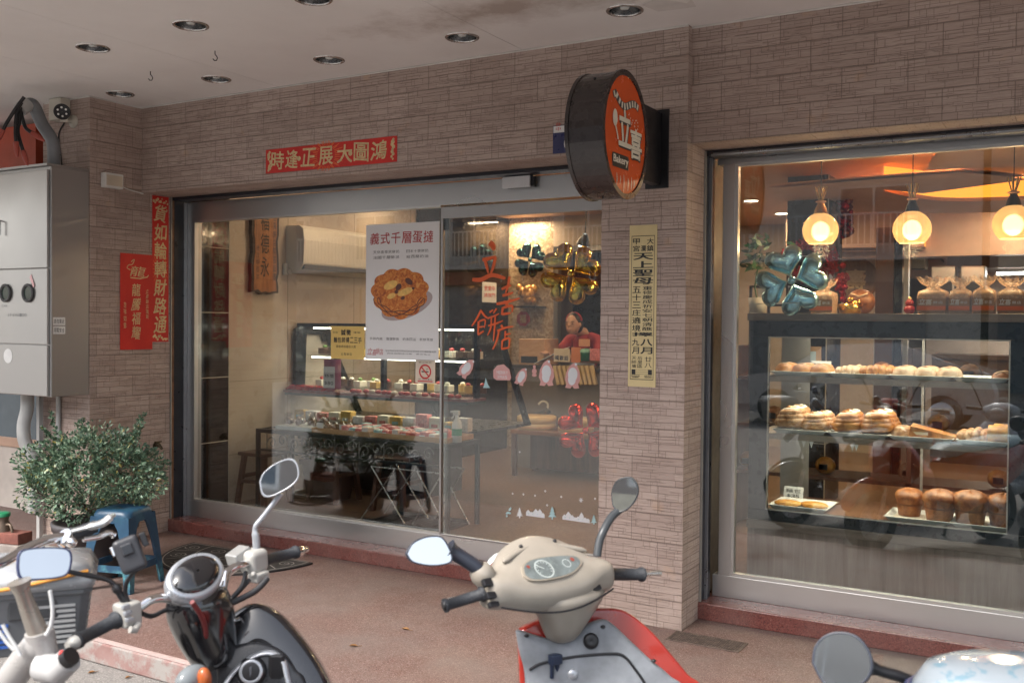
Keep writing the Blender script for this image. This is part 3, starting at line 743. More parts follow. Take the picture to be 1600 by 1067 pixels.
for i, (px, py, lab) in enumerate(((235, 112, 'small dark ceiling hook beside the corner downlights'), (336, 80, 'small dark ceiling hook in front of the second downlight'), (533, 50, 'small dark ceiling hook near the top edge'))):
    if i == 2: continue
    p = onZ(px, py, ZC)
    t = thing('ceiling_hook', p, lab, 'hook', 'hooks screwed into the arcade ceiling')
    b = MB(); b.tube([p + Vector((.5*x, .866*x, z)) * 1.0 for x, z in ((0, 0), (0, -.02), (.008, -.028), (.014, -.04), (.008, -.054), (-.004, -.056), (-.012, -.046))], .003, 6); b.build('hook', M_BLACK, t)

# ---------------------------------------------------------------- steel meter cabinet and what is round it
CY, CX = 4.139, -6.012
CAB = Plane((0, CY, 0), (1, 0, 0), (0, 0, 1))
t = thing('meter_cabinet', (-6.5, 4.3, 1.07), 'big stainless steel electric meter cabinet hung on the pier', 'cabinet')
b = MB(); b.box((-7.4, CY+.012, 1.075), (CX-.002, 4.441, 2.625)); b.build('cabinet_body', M_STEELD, t, bevel=.004)
zs = [onY(40, 538, CY).z, onY(40, 420, CY).z]
M_DOOR = steel('brushed_cabinet_door', (.47, .455, .44), .36, .35)
for z0, z1 in ((1.08, zs[0]-.003), (zs[0]+.003, zs[1]-.003), (zs[1]+.003, 2.60)):
    b = MB(); b.box((-7.39, CY-.006, z0), (CX-.02, CY+.0115, z1)); b.build('cabinet_door', M_DOOR, t, bevel=.003)
b = MB(); b.box((-7.42, CY-.02, 2.6255), (CX-.001, 4.443, 2.64)); b.build('rain_lip', M_STEELD, t)
for px in (11, 46):
    p = onY(px, 458, CY)
    b = MB(); b.lathe([(.045, 0), (.062, 0), (.064, .012), (.05, .016), (.044, .006)], (p.x, CY-.006, p.z), (0, -1, 0)); w_ = b.build('porthole', mat('rubber_ring', (.05, .05, .05), .5), t)
    b = MB(); b.lathe([(.001, .004), (.047, .004)], (p.x, CY-.006, p.z), (0, -1, 0)); b.build('pane', mat('green_glass_face', (.05, .07, .06), .06), w_)
b = MB(); a = onY(13, 492, CY); row(b, CAB, '6F6H6-OO', a.x, onY(43, 492, CY).x, a.z, .022, .0075, .0, fit=True); row(b, CAB, 'CAB', onY(4, 478, CY).x, onY(13, 478, CY).x, onY(4, 478, CY).z, .012, .0075)
b.build('stencil_lettering', mat('grey_ink', (.22, .22, .22), .5), t)
p = onY(14, 556, CY); b = MB(); disc(b, CAB, p.x, p.z, .05, n=.0075); b.build('round_sticker', mat('white_sticker', (.72, .72, .70), .4), t)
b = MB(); b.tube([CAB.p(onY(0, 345, CY).x, onY(0, 345, CY).z, .007), CAB.p(onY(6, 347, CY).x, onY(6, 347, CY).z, .03), CAB.p(onY(6, 368, CY).x, onY(6, 368, CY).z, .03)], .006, 8); b.build('handle', M_CHROME, t)
SIDE = Plane((CX-.002, 0, 0), (0, 1, 0), (0, 0, 1))
for py in (502, 516):
    a, c = onX(83, py+6, CX), onX(102, py-6, CX); b = MB(); quad(b, SIDE, a.y, a.z, c.y, c.z, .001); s_ = b.build('sticker', MATS['white_sticker'], t)
    b = MB(); row(b, SIDE, '用電安全' if py == 516 else '請勿靠近', a.y+.005, c.y-.005, (a.z+c.z)/2, .03, .0015); b.build('print', M_BLKINK, s_)
a = onY(52, 440, CY); b = MB(); b.prism([CAB.p(a.x-.03, a.z+.03, .008), CAB.p(a.x-.01, a.z+.05, .008), CAB.p(a.x+.03, a.z-.03, .012), CAB.p(a.x+.015, a.z-.04, .012)], (0, -1, 0), .001); b.build('peeling_tag', mat('pink_tag', (.75, .45, .45), .5), t)

M_PVC = mat('grey_pvc', (.16, .17, .18), .35, var=.15); M_PVCL = mat('pale_grey_pvc', (.40, .40, .39), .4)
t = thing('drain_pipe', at(78, 255, 6.72), 'thick grey pipe bending down into the top of the meter cabinet', 'pipe', 'grey pipes by the cabinet')
b = MB(); pa = [at(34, 170, 6.55), at(46, 163, 6.6), at(54, 168, 6.62), at(66, 195, 6.66), at(80, 216, 6.68), at(84, 235, 6.7), at(84, 262, 6.72)]
b.tube(smooth_path(pa, 5), .042, 16); b.build('pipe', M_PVC, t)
b = MB(); b.tube([at(31, 172, 6.54), at(44, 163, 6.59)], .047, 16); b.build('coupling', M_PVCL, t)
t = thing('drain_pipe', at(40, 740, 6.95), 'thick pale curved pipe coming out below the meter cabinet', 'pipe', 'grey pipes by the cabinet')
b = MB(); b.tube(smooth_path([at(43, 612, 7.0), at(42, 640, 7.0), at(37, 664, 6.98), at(39, 690, 6.95), at(52, 720, 6.95), at(54, 800, 6.95)], 5), .045, 16); b.build('pipe', mat('pale_grey_pvc2', (.36, .36, .35), .4), t)
t = thing('conduit', onY(62, 850, 4.41), 'pale square conduit running to the ground beside the pier', 'conduit', 'thin pipes under the cabinet')
p0, p1 = onY(62, 620, 4.41), onY(61, 843, 4.41)
b = MB(); b.box((p0.x-.018, 4.395, .0), (p0.x+.018, 4.425, 1.075)); b.build('duct', M_PVCL, t, bevel=.003)
t = thing('conduit', onY(90, 760, 4.42), 'thin round grey conduit on the pier behind the shrub', 'conduit', 'thin pipes under the cabinet')
p0 = onY(91, 640, 4.425); b = MB(); b.cyl((p0.x, 4.426, .0), (p0.x, 4.426, 1.08), .016); b.build('tube', M_PVCL, t)
# floodlight camera
t = thing('security_camera', at(98, 190, 6.6), 'black security camera with a ring of lights under the arcade ceiling', 'camera')
p = onY(93, 172, 4.40); b = MB(); b.box((p.x-.065, 4.36, p.z-.075), (p.x+.065, 4.442, p.z+.075)); b.build('mount_box', mat('ivory_box', (.50, .47, .40), .45), t, bevel=.005)
ax = (CAM - at(98, 174, 6.4)).normalized(); c = at(97, 175, 6.42)
b = MB(); b.lathe([(.001, -.11), (.04, -.105), (.05, -.09), (.052, .0), (.047, .006), (.042, .0), (.001, -.001)], c, ax); b.build('camera_body', M_BLACK, t)
b = MB(); o_ = ax.orthogonal().normalized(); o2 = ax.cross(o_)
for k in range(6): b.ball(c+ax*.004+(o_*math.cos(k*1.047)+o2*math.sin(k*1.047))*.028, .007)
b.build('lamp_ring', mat('clear_led', (.75, .75, .72), .2), t)
b = MB(); q = onY(113, 190, 4.43); b.lathe([(.045, 0), (.045, .008), (.02, .014), (.015, .03)], (q.x, 4.443, q.z), (0, -1, 0)); b.tube([(q.x, 4.42, q.z), (q.x-.02, 4.36, q.z-.005), tuple(c+Vector((0, .03, -.05)))], .012, 8); b.build('swivel_arm', MATS['ivory_box'], t)
b = MB(); b.tube(smooth_path([(q.x-.1, 4.438, q.z-.0), (q.x-.16, 4.436, q.z-.08), (q.x-.13, 4.436, q.z-.26), (q.x-.11, 4.436, q.z-.42)]), .005, 6); b.build('cable', M_BLACK, t)
# loose cables
t = thing('cable_bundle', at(20, 170, 6.5), 'bundle of cut dark cables with red ends hanging above the cabinet', 'cables')
M_REDTAPE = mat('red_tape', (.33, .06, .04), .5)
for i, (pts, col) in enumerate(((((38, 152), (26, 168), (12, 190), (5, 203)), 0), (((34, 160), (26, 178), (24, 205), (25, 222)), 0), (((32, 168), (30, 190), (28, 208), (36, 236)), 0), (((30, 165), (35, 185), (40, 200), (50, 208)), 0))):
    d = 6.45+.03*i; P_ = smooth_path([at(x, y, d) for x, y in pts], 5); b = MB(); b.tube(P_, .012, 8); ca = b.build('cable', M_BLACK, t)
    e = P_[-1]; dd = (P_[-1]-P_[-3]).normalized(); b = MB(); b.tube([e, e+dd*.06, e+dd*.10], [.018, .017, .006], 8); b.build('red_end', M_REDTAPE, ca)

# neighbouring shop
NB = thing('neighbouring_shop', (-8, 5.2, 0), 'neighbouring shop front with a timber framed window behind the cabinet', 'shop')
b = MB(); b.box((-12, 5.05, 0), (-6.55, 5.25, .52)); b.box((-12, 5.05, 2.45), (-6.55, 5.25, ZC)); b.build('wall', mat('pale_render', (.50, .45, .40), .7), NB)
b = MB(); b.box((-12, 5.03, .52), (-6.56, 5.06, .60)); b.box((-7.15, 5.03, .60), (-7.06, 5.06, 2.45)); b.box((-12, 5.03, 2.38), (-6.56, 5.0601, 2.45)); b.build('window_frame', mat('timber_frame', (.42, .27, .19), .45), NB, bevel=.004)
b = MB(); b.box((-12, 5.045, .6), (-7.151, 5.05, 2.38)); b.build('window_pane', mat('blue_grey_glass', (.10, .13, .15), .06), NB)
b = MB(); b.box((-7.06, 5.08, .52), (-6.55, 5.2, 2.45)); b.build('dark_panel', mat('maroon_panel', (.06, .03, .03), .4), NB)
b = MB(); b.box((-6.75, 4.75, .003), (-6.57, 5.0, .62)); b.build('steel_plinth', M_STEELD, NB)
b = MB(); b.box((-6.85, 4.90, 2.45), (-6.80, 5.0, 3.1)); b.build('blue_post', mat('pale_blue_post', (.25, .33, .37), .5), NB)
b = MB(); b.box((-9, 4.7, 2.75), (-7.0, 4.78, 3.1)); b.build('red_shop_board', mat('orange_red_board', (.45, .07, .03), .4), NB)
b = MB()
for z in (2.5, 2.6, 2.70): b.box((-9, 4.85, z), (-6.9, 4.87, z+.035))
b.build('shutter_bars', M_STEELD, NB)
# brick kerb, green capped tap and hose at the far left
p = onZ(20, 850, 0); 
t = thing('brick', p, 'loose dark red brick on the ground at the left edge', 'brick'); b = MB(); b.obox(at(17, 838, 6.35)-Vector((0,0,.0)), (.97, .2, 0), (-.2, .97, 0), (0, 0, 1), .12, .06, .035); b.build('brick_block', mat('old_brick', (.17, .06, .045), .8, var=.3, scale=20, bmp=.4), t, bevel=.006)
t = thing('concrete_block', p, 'pale concrete block lying under the loose red brick', 'block'); b = MB(); q = at(17, 838, 6.35); b.obox((q.x-.02, q.y, (q.z-.035)/2), (.97, .2, 0), (-.2, .97, 0), (0, 0, 1), .16, .09, (q.z-.035)/2-.001); b.build('block', mat('old_concrete', (.25, .22, .2), .85, var=.2, scale=14, bmp=.4), t, bevel=.006)
t = thing('garden_tap', at(3, 820, 6.4), 'brown tap with a green cap standing on the brick', 'tap'); q = at(3, 806, 6.36)
b = MB(); b.lathe([(.06, -.10), (.055, -.06), (.04, -.03), (.045, 0)], q); b.build('tap_body', mat('brown_metal', (.16, .12, .09), .5, .5), t)
b = MB(); b.lathe([(.052, 0), (.053, .02), (.04, .026), (.001, .027)], q); b.build('cap', mat('green_plastic', (.02, .20, .09), .4), t)
b = MB(); b.tube(smooth_path([q+Vector((.05, 0, -.05)), q+Vector((.09, .0, -.05)), q+Vector((.11, 0, -.1)), q+Vector((.10, .0, -.16))]), .009, 8); b.build('spout', MATS['brown_metal'], t)
t = thing('hose', onZ(65, 845, 0), 'grey hose coiled on the ground beside the plant pot', 'hose'); c = at(60, 842, 6.5); c.z = .02
b = MB(); b.tube([c+Vector((.17*math.cos(q*.35), .13*math.sin(q*.35), .0+.0018*q)) for q in range(30)] + [c+Vector((.17, -.1, .08)), c+Vector((.22, -.1, .2))], .016, 8); b.build('hose_coil', mat('hose_rubber', (.22, .21, .19), .5), t)

# ---------------------------------------------------------------- potted shrub
pc = at(150, 808, 6.2); pc = Vector((pc.x, pc.y, 0)); RZP = .34
t = thing('potted_shrub', pc, 'bushy small leaved green shrub in a dark grey plastic pot', 'potted plant')
b = MB(); b.lathe([(.001, .0), (.17, 0), (.18, .02), (.235, RZP-.05), (.255, RZP-.05), (.262, RZP), (.245, RZP+.004), (.23, RZP-.02), (.001, RZP-.04)], pc); b.build('pot', mat('dark_pot_plastic', (.045, .040, .042), .45, var=.3), t)
b = MB(); cc = Vector((pc.x-.02, pc.y, .635))
rnd = random.Random(3)
tips = []
def limb(p, d, L, r, lev):
    q = p + d*L
    if lev > 1 and ((q.x-cc.x)/.44)**2+((q.y-cc.y)/.37)**2+((q.z-cc.z)/.31)**2 > 1: return
    mid = p + d*L*.5 + Vector((rnd.uniform(-.02, .02), rnd.uniform(-.02, .02), rnd.uniform(-.01, .02)))
    b.tube([p, mid, q], [r, r*.8, r*.6], 5, False); tips.append((q, d, lev))
    if lev < 4:
        for _ in range(3 if lev < 3 else 2):
            nd = (d + Vector((rnd.gauss(0, .6), rnd.gauss(0, .6), rnd.gauss(.0, .36)))).normalized(); limb(q, nd, L*rnd.uniform(.62, .92), r*.6, lev+1)
for k in range(5):
    an = k*1.256+.4; limb(pc+Vector((.05*math.cos(an), .05*math.sin(an), RZP-.05)), Vector((.62*math.cos(an), .62*math.sin(an), .62)).normalized(), .19, .012, 0)
b.build('trunk', mat('shrub_bark', (.09, .06, .045), .85, var=.3, bmp=.4), t)
def leafm():
    m, nt, bb = nodes('shrub_leaf'); g = nt.nodes.new('ShaderNodeNewGeometry')
    nt.links.new(ramp(nt, g.outputs['Random Per Island'], [(0, (.04, .082, .05)), (.45, (.085, .155, .095)), (.8, (.16, .24, .155)), (.95, (.24, .30, .19)), (1, (.33, .27, .06))]), bb.inputs['Base Color'])
    bb.inputs['Roughness'].default_value = .42; return m
b = MB()
def leaf(c, d, L, w):
    s_ = d.cross(Vector((rnd.gauss(0, 1), rnd.gauss(0, 1), rnd.gauss(0, 1)))).normalized()
    nrm = d.cross(s_)
    b.add([c, c+d*L*.45+s_*w+nrm*w*.3, c+d*L, c+d*L*.45-s_*w+nrm*w*.3], [(0, 1, 2, 3)])
cc = Vector((pc.x-.02, pc.y, .635))
for k in range(11000):
    while True:
        v = Vector((rnd.uniform(-1, 1), rnd.uniform(-1, 1), rnd.uniform(-1, 1)))
        if v.length <= 1: break
    ll = .93 + .13*math.sin(5*math.atan2(v.y, v.x)+1)+.1*math.sin(7*v.z+2*v.x)
    v = v * (v.length**-.55) * ll if v.length > 0 else v
    q = cc + Vector((v.x*.50, v.y*.40, v.z*.295 - .03*abs(v.x)))
    if q.z < RZP+.03 and math.hypot(q.x-pc.x, q.y-pc.y) < .26: continue
    if q.z < .30: continue
    gap = math.sin(q.x*19)+math.sin(q.y*17+1)+math.sin(q.z*21+2)
    if gap < -1.35: continue
    d = (v*.8 + Vector((rnd.gauss(0, .6), rnd.gauss(0, .6), rnd.gauss(.15, .5)))).normalized()
    L = rnd.uniform(.016, .036)
    leaf(q, d, L, L*.28)
for q0, d0, lev in [w_ for w_ in tips if (w_[0]-cc).length < .44]:                                    # leafy sprays at the twig ends break the outline
    if lev < 3: continue
    for k in range(16):
        d = (d0 + Vector((rnd.gauss(0, .6), rnd.gauss(0, .6), rnd.gauss(0, .5)))).normalized(); L = rnd.uniform(.02, .038); leaf(q0-d0*rnd.uniform(0, .07), d, L, L*.26)
for an, e in ((.3, .30), (1.2, .33), (2.6, .30), (4.0, .28), (5.2, .34), (3.4, .36), (.9, .36)):
    base = cc + Vector((.30*math.cos(an), .22*math.sin(an), .22)); 
    for k in range(60):
        f = k/60; q = base + Vector((.05*f*math.cos(an), .05*f*math.sin(an), (e-.22)*f*1.1)); d = Vector((rnd.gauss(0, .6), rnd.gauss(0, .6), rnd.gauss(.5, .4))).normalized(); L = rnd.uniform(.02, .034); leaf(q, d, L, L*.27)
b.build('crown', leafm(), t)

# ---------------------------------------------------------------- blue plastic stool
sc, an = Vector((-5.0, 3.93, 0)), rad(15.7)
t = thing('plastic_stool', sc, 'scuffed dark blue plastic stool on the terrace by the shrub', 'stool')
def blue_plastic():
    m, nt, bb = nodes('faded_blue_plastic'); v = coord(nt)
    f = ramp(nt, noise(nt, v, 5, 5, .7), [(.52, 0), (.66, 1)])
    sxz = nt.nodes.new('ShaderNodeSeparateXYZ'); nt.links.new(v, sxz.inputs[0])
    f = mathn(nt, 'MULTIPLY', f, ramp(nt, sxz.outputs[2], [(.1, 1), (.42, .25)]))
    nt.links.new(mixc(nt, f, ramp(nt, noise(nt, v, 14, 4), [(.3, (.010, .042, .085)), (.7, (.017, .062, .118))]), (.075, .23, .26)), bb.inputs['Base Color']); bb.inputs['Roughness'].default_value = .42
    return m
MB_ = blue_plastic()
MS = Matrix.Translation(sc) @ Matrix.Rotation(an, 4, 'Z'); HS = .475
def rsq(h, z, r, k=6):
    out = []
    for qx, qy, a0 in ((1, 1, 0), (-1, 1, 90), (-1, -1, 180), (1, -1, 270)):
        for i in range(k+1):
            a = rad(a0+90*i/k); out.append((qx*(h-r)+r*math.cos(a), qy*(h-r)+r*math.sin(a), z))
    return out
b = MB(MS); b.loft([rsq(.132, HS-.075, .045), rsq(.130, HS-.03, .05), rsq(.122, HS-.008, .055), rsq(.10, HS, .06), rsq(.02, HS-.003, .01), rsq(.014, HS-.02, .006)], caps=False); b.build('seat', MB_, t)
for sx, sy in ((1, 1), (-1, 1), (-1, -1), (1, -1)):
    b = MB(MS)
    # angle-section leg flaring outwards; thin walls along both sides of the corner
    def sec(z, f):
        h = .130+(.172-.130)*(1-z/(HS-.06)); wd = .045+f
        P0 = (sx*h, sy*h, z)
        return h, wd
    for face in (0, 1):
        o1 = []; 
        for z, w in ((0, .042), (.1, .048), (.26, .058), (.36, .078), (HS-.065, .105), (HS-.04, .131)):
            h = .131+(.172-.131)*(1-z/(HS-.05)) if z < HS-.05 else .131
            if face == 0: o1.append(((sx*(h-w), sy*h, z), (sx*h, sy*h, z), (sx*h, sy*(h-.006), z), (sx*(h-w), sy*(h-.006), z)))
            else: o1.append(((sx*h, sy*(h-w), z), (sx*h, sy*(h-.0005), z), (sx*(h-.006), sy*(h-.0005), z), (sx*(h-.006), sy*(h-w), z)))
        b.loft(o1, smooth=False)
    b.build('leg', MB_, t, bevel=.002)
for axs in range(4):
    b = MB(MS @ Matrix.Rotation(axs*math.pi/2, 4, 'Z')); h = .155
    b.loft([((-h+.03, -h-.001, .115), (-h+.03, -h+.006, .115), (-h+.03, -h+.008, .155), (-h+.03, -h+.002, .155)), ((h-.03, -h-.001, .115), (h-.03, -h+.006, .115), (h-.03, -h+.008, .155), (h-.03, -h+.002, .155))], smooth=False); b.build('rail', MB_, t)

# ---------------------------------------------------------------- door mat, drain grate
t = thing('door_mat', (-4.95, 4.9, 0), 'black half round rubber mat with a pale swirl pattern before the door', 'mat')
b = MB(); arc = [(-4.95+.56*math.cos(math.pi+math.pi*k/24), 4.93+.62*math.sin(math.pi+math.pi*k/24), .012) for k in range(25)]
b.prism(arc, (0, 0, 1), .011); b.build('mat', mat('black_rubber', (.018, .017, .018), .7, var=.3, bmp=.3, bscale=200), t)
FL = Plane((-4.95, 4.93, .0), (1, 0, 0), (0, 1, 0)); b = MB()
for r in (.95, .62): stroke(b, FL, [(.56*r*math.cos(math.pi+math.pi*k/24), .62*r*math.sin(math.pi+math.pi*k/24)-.01) for k in range(25)], .008, .0135)
stroke(b, FL, [(-.53, -.02), (.53, -.02)], .008, .0136)
def spiral(cx, cy, s, a0):
    stroke(b, FL, [(cx+s*(1-k/16*.85)*math.cos(a0+k*.62), cy+s*(1-k/16*.85)*math.sin(a0+k*.62)) for k in range(17)], .007, .0137)
for k in range(7):
    a = math.pi+math.pi*(k+.5)/7; spiral(.56*.79*math.cos(a), .62*.79*math.sin(a)-.01, .06, a)
    stroke(b, FL, [(.56*.64*math.cos(a+.22), .62*.64*math.sin(a+.22)), (.56*.93*math.cos(a+.22), .62*.93*math.sin(a+.22))], .007, .0138)
for cx, cy in ((-.2, -.12), (0, -.22), (.2, -.12), (0, -.08)): spiral(cx, cy, .075, cx*9)
b.build('swirl_pattern', mat('pale_rubber_inlay', (.30, .28, .26), .7), t)
g = [onZ(x, y, 0) for x, y in ((1047, 1005.5), (1067, 989), (1184, 1006), (1161, 1026))]
gx0, gx1, gy0, gy1 = -1.83, -1.45, 4.70, 4.86
t = thing('drain_grate', (-1.64, 4.8, 0), 'rusty metal drain grate in the ground before the pillar', 'drain grate')
b = MB(); M_GR = mat('rusty_grate', (.13, .095, .08), .7, .3, .4, 30)
for a_, c_ in (((gx0, gy0, .0008), (gx1, gy0+.008, .006)), ((gx0, gy1-.008, .0008), (gx1, gy1, .006)), ((gx0, gy0+.0081, .0008), (gx0+.008, gy1-.0081, .006)), ((gx1-.008, gy0+.0081, .0008), (gx1, gy1-.0081, .006))): b.box(a_, c_)
b.build('grate_frame', M_GR, t)
b = MB()
for k in range(30): b.box((gx0+.010+k*.0122, gy0+.0085, .001), (gx0+.014+k*.0122, gy1-.0085, .0042))
for k in range(9): b.box((gx0+.0085, gy0+.015+k*.0155, .0012), (gx1-.0085, gy0+.018+k*.0155, .0036))
b.build('grid', M_GR, t)
b = MB(); b.box((gx0+.0085, gy0+.0085, .0003), (gx1-.0085, gy1-.0085, .0007)); b.build('dark_pit', mat('pit_shade', (.02, .018, .015), .9), t)  # flat dark sheet on the floor, painting the shade below the grate

# ---------------------------------------------------------------- dry leaves blown against the kerb and the pot
rl = random.Random(9); UP0 = Vector((0, 0, 1))
M_DRY = mat('dry_leaf', (.26, .13, .05), .7, var=.4, scale=30)
for i, (px, py, z0) in enumerate(((28, 872, 0), (62, 868, 0), (14, 880, 0), (48, 878, 0), (90, 945, ZR), (35, 960, ZR), (150, 1050, ZR), (205, 1058, ZR), (230, 1040, ZR), (640, 985, 0), (560, 1010, 0))):
    p = onZ(px, py, z0); a = rl.uniform(0, 6.28); L = rl.uniform(.03, .055); t = thing('dry_leaf', p, 'curled dry brown leaf lying on the ground', 'leaf', 'dry leaves on the ground'); b = MB(); d = Vector((math.cos(a), math.sin(a), 0)); s_ = Vector((-d.y, d.x, 0))
    pts = [p+d*(L*f)+s_*(w*L)+UP0*(.004+.012*abs(w)+.006*math.sin(3*f)) for f, w in ((0, 0), (.3, .22), (.65, .2), (1, 0), (.65, -.2), (.3, -.22))]
    b.add(pts+[p+d*(L*.5)+UP0*.003], [(6, k, (k+1) % 6) for k in range(6)], True); b.build('blade', M_DRY, t); b = MB(); b.tube([p+UP0*.004, p-d*L*.35+UP0*.006], .0012, 5); b.build('stalk', M_DRY, t)
# ================================================================ inside the shop, seen through the left window
RI = random.Random(11)
LW = Plane((-6.05, 0, 0), (0, 1, 0), (0, 0, 1))
WG = Plane((0, 5.332, 0), (1, 0, 0), (0, 0, 1))         # outer face of the left pane
DG = Plane((0, 5.294, 0), (1, 0, 0), (0, 0, 1))         # outer face of the door pane
def warm_lamp(x, y, z, e, sx=.3, sy=.3, c=(1.0, .66, .38), nm='ceiling_lamp_light', dirz=-1):
    l = bpy.data.lights.new(nm, 'AREA'); l.shape = 'RECTANGLE'; l.size = sx; l.size_y = sy; l.energy = e; l.color = c
    o = bpy.data.objects.new(nm, l); COL.objects.link(o); o.location = (x, y, z)
    if dirz > 0: o.rotation_euler = (math.pi, 0, 0)
    return o
LAMP = .21
M_LAMP = emis('lit_lamp_disc', (1.0, .86, .66), 5)
def shop_light(x, y, z, label, e=26):
    t = thing('shop_downlight', (x, y, z), label, 'ceiling light', 'lit round downlights in the shop ceiling')
    b = MB(); b.lathe([(.068, .0), (.082, -.004), (.084, 0)], (x, y, z-.001)); b.build('rim', M_WHITE, t)
    b = MB(); b.lathe([(.001, -.0022), (.068, -.0022)], (x, y, z)); b.build('lamp_disc', M_LAMP, t)
    warm_lamp(x, y, z-.02, e*LAMP, .15, .15)
for i, (x, y, lab, e) in enumerate(((-2.95, 9.78, 'lit downlight left of the black column', 60), (-2.98, 11.04, 'lit downlight beyond the one left of the black column', 30), (-1.23, 9.27, 'lit downlight right of the middle pendant lamp', 60), (-1.21, 9.99, 'lit downlight just under the brightest orange cove', 60),
                                    (-.72, 9.57, 'lit downlight beside the right pendant lamp', 60), (-.70, 10.25, 'lit downlight below the one beside the right pendant', 26), (-.68, 11.0, 'lowest lit downlight of the three by the right pendant', 26),
                                    (-5.35, 6.6, 'downlight over the glass cake case washing the beige wall', 13), (-4.4, 7.6, 'downlight over the shop aisle behind the door', 30), (-5.2, 8.8, 'downlight near the counter by the mosaic wall', 26), (-3.3, 6.6, 'downlight inside above the door', 16), (-2.2, 7.0, 'downlight behind the pillar', 18), (-.9, 7.2, 'downlight above the bread case', 40), (-5.75, 7.6, 'downlight close to the air conditioner', 6))):
    shop_light(x, y, ZI, lab, e)

# ceiling coves
M_OR = emis('lit_orange_cove', (1.0, .30, .03), .8)
def cove(nm, pts, z0, z1, label, w=.05):
    t = thing(nm, (pts[0][0], pts[0][1], z0), label, 'ceiling cove', 'orange lit curved coves in the shop ceiling')
    P_ = smooth_path([(x, y, 0) for x, y in pts], 8); b = MB(); vs = []
    for p in P_: vs += [(p.x, p.y, z0), (p.x, p.y, z1)]
    b.add(vs, [(2*i, 2*i+1, 2*i+3, 2*i+2) for i in range(len(P_)-1)], True); b.build('glowing_edge', M_OR, t)
    b = MB(); vs = []
    for i, p in enumerate(P_):
        tt = (P_[min(i+1, len(P_)-1)]-P_[max(i-1, 0)]).normalized(); n_ = Vector((-tt.y, tt.x, 0)); q = p+n_*.9
        vs += [(p.x, p.y, z0-.002), (q.x, q.y, z0-.002), (p.x, p.y, z0-.03), (q.x, q.y, z0-.03)]
    b.add(vs, [f for i in range(len(P_)-1) for f in ((4*i, 4*i+1, 4*i+5, 4*i+4), (4*i+2, 4*i+6, 4*i+7, 4*i+3), (4*i, 4*i+4, 4*i+6, 4*i+2))]); b.build('ceiling_slab', M_ICEIL, t)
cove('ceiling_cove', [(-.75, 6.35), (-.2, 6.5), (.5, 6.8), (1.5, 6.9)], 2.70, 2.85, 'wide orange glowing cove edge at the top right of the window')
cove('ceiling_cove', [(-1.15, 8.35), (-1.38, 8.0), (-1.25, 8.55), (-.95, 9.0), (-.2, 9.1), (.8, 9.0)], 2.68, 2.83, 'curled orange glowing cove behind the middle pendant lamp')
cove('ceiling_cove', [(-1.5, 11.2), (-1.55, 11.7), (-.9, 11.9), (.4, 11.9)], 2.45, 2.62, 'lower orange glowing cove far behind the bread bags')
b = MB(); b.box((-3.0, 11.3, 2.35), (3.5, 11.5, 2.849)); b.box((-3.7, 13.0, 2.2), (3.5, 13.2, 2.849)); b.build('ceiling_drop', mat('brown_soffit', (.30, .20, .15), .5), shop)

# signboard, air conditioner, panels on the left wall
t = thing('wooden_signboard', (-6.04, 6.1, 1.83), 'carved orange wooden board with ragged dark edges hung on the beige wall', 'signboard')
a, c = onX(391, 400, -6.03), onX(432, 400, -6.03); zb, zt = 1.84, 2.56
edge = []
rs = random.Random(4)
for k in range(14): edge.append((a.y+rs.uniform(-.012, .012), zb+(zt-zb)*k/13))
edge += [(a.y+(c.y-a.y)*k/7, zt) for k in range(1, 7)]
for k in range(14): edge.append((c.y+rs.uniform(-.012, .012), zt-(zt-zb)*k/13))
edge += [(c.y-(c.y-a.y)*k/6, zb+rs.uniform(-.02, .012)) for k in range(1, 6)]
b = MB(); b.prism([(-6.01, y, z) for y, z in edge], (1, 0, 0), .036); b.build('board', mat('charred_wood_edge', (.035, .025, .02), .6), t)
cy, cz = (a.y+c.y)/2, (zb+zt)/2
b = MB(); b.prism([(-6.006, cy+(y-cy)*.82, cz+(z-cz)*.955) for y, z in edge], (1, 0, 0), .0035); b.build('face', wood('orange_board_wood', (.20, .07, .02), (.40, .15, .045), (.50, .22, .08), (8, 8, 1)), t)
PB = Plane((-6.0055, 0, 0), (0, 1, 0), (0, 0, 1)); b = MB(); column(b, PB, '福德永', cy-.01, .10, zt-.02, zb+.12, .001, .006); column(b, PB, '立喜餅店開張誌慶', a.y+(c.y-a.y)*.84, .035, zt-.04, zb+.1, .001); column(b, PB, '歲次甲辰年', a.y+(c.y-a.y)*.2, .035, zb+.40, zb+.1, .001); b.build('carved_lettering', M_BLKINK, t)

t = thing('air_conditioner', (-6.0, 7.0, 2.02), 'white wall mounted air conditioner high on the beige wall', 'air conditioner')
b = MB(); prof = [(-6.049, 2.43), (-5.90, 2.43), (-5.855, 2.40), (-5.84, 2.30), (-5.85, 2.10), (-5.90, 2.04), (-6.049, 2.02)]
b.loft([[(x, y, z) for x, z in prof] for y in (6.43, 7.60)], smooth=False); b.build('housing', mat('warm_white_case', (.66, .62, .55), .35, var=.03), t, bevel=.01)
b = MB(); b.box((-5.897, 6.45, 2.052), (-5.855, 7.58, 2.092)); b.build('air_outlet', mat('dark_outlet', (.06, .055, .05), .4), t)
b = MB(); b.tube([(-6.03, 6.40, 2.10), (-6.03, 6.40, 2.0)], .02, 8); b.cyl((-6.03, 6.42, 2.03), (-5.99, 6.42, 2.03), .025); b.build('pipe_cover', M_WHITE, t)
b = MB(); b.box((-6.049, 8.35, ZF), (-6.02, 10.19, ZI)); b.build('dark_glass_panel', mat('dark_panel_glass', (.02, .018, .018), .1), shop)
M_MOS = None
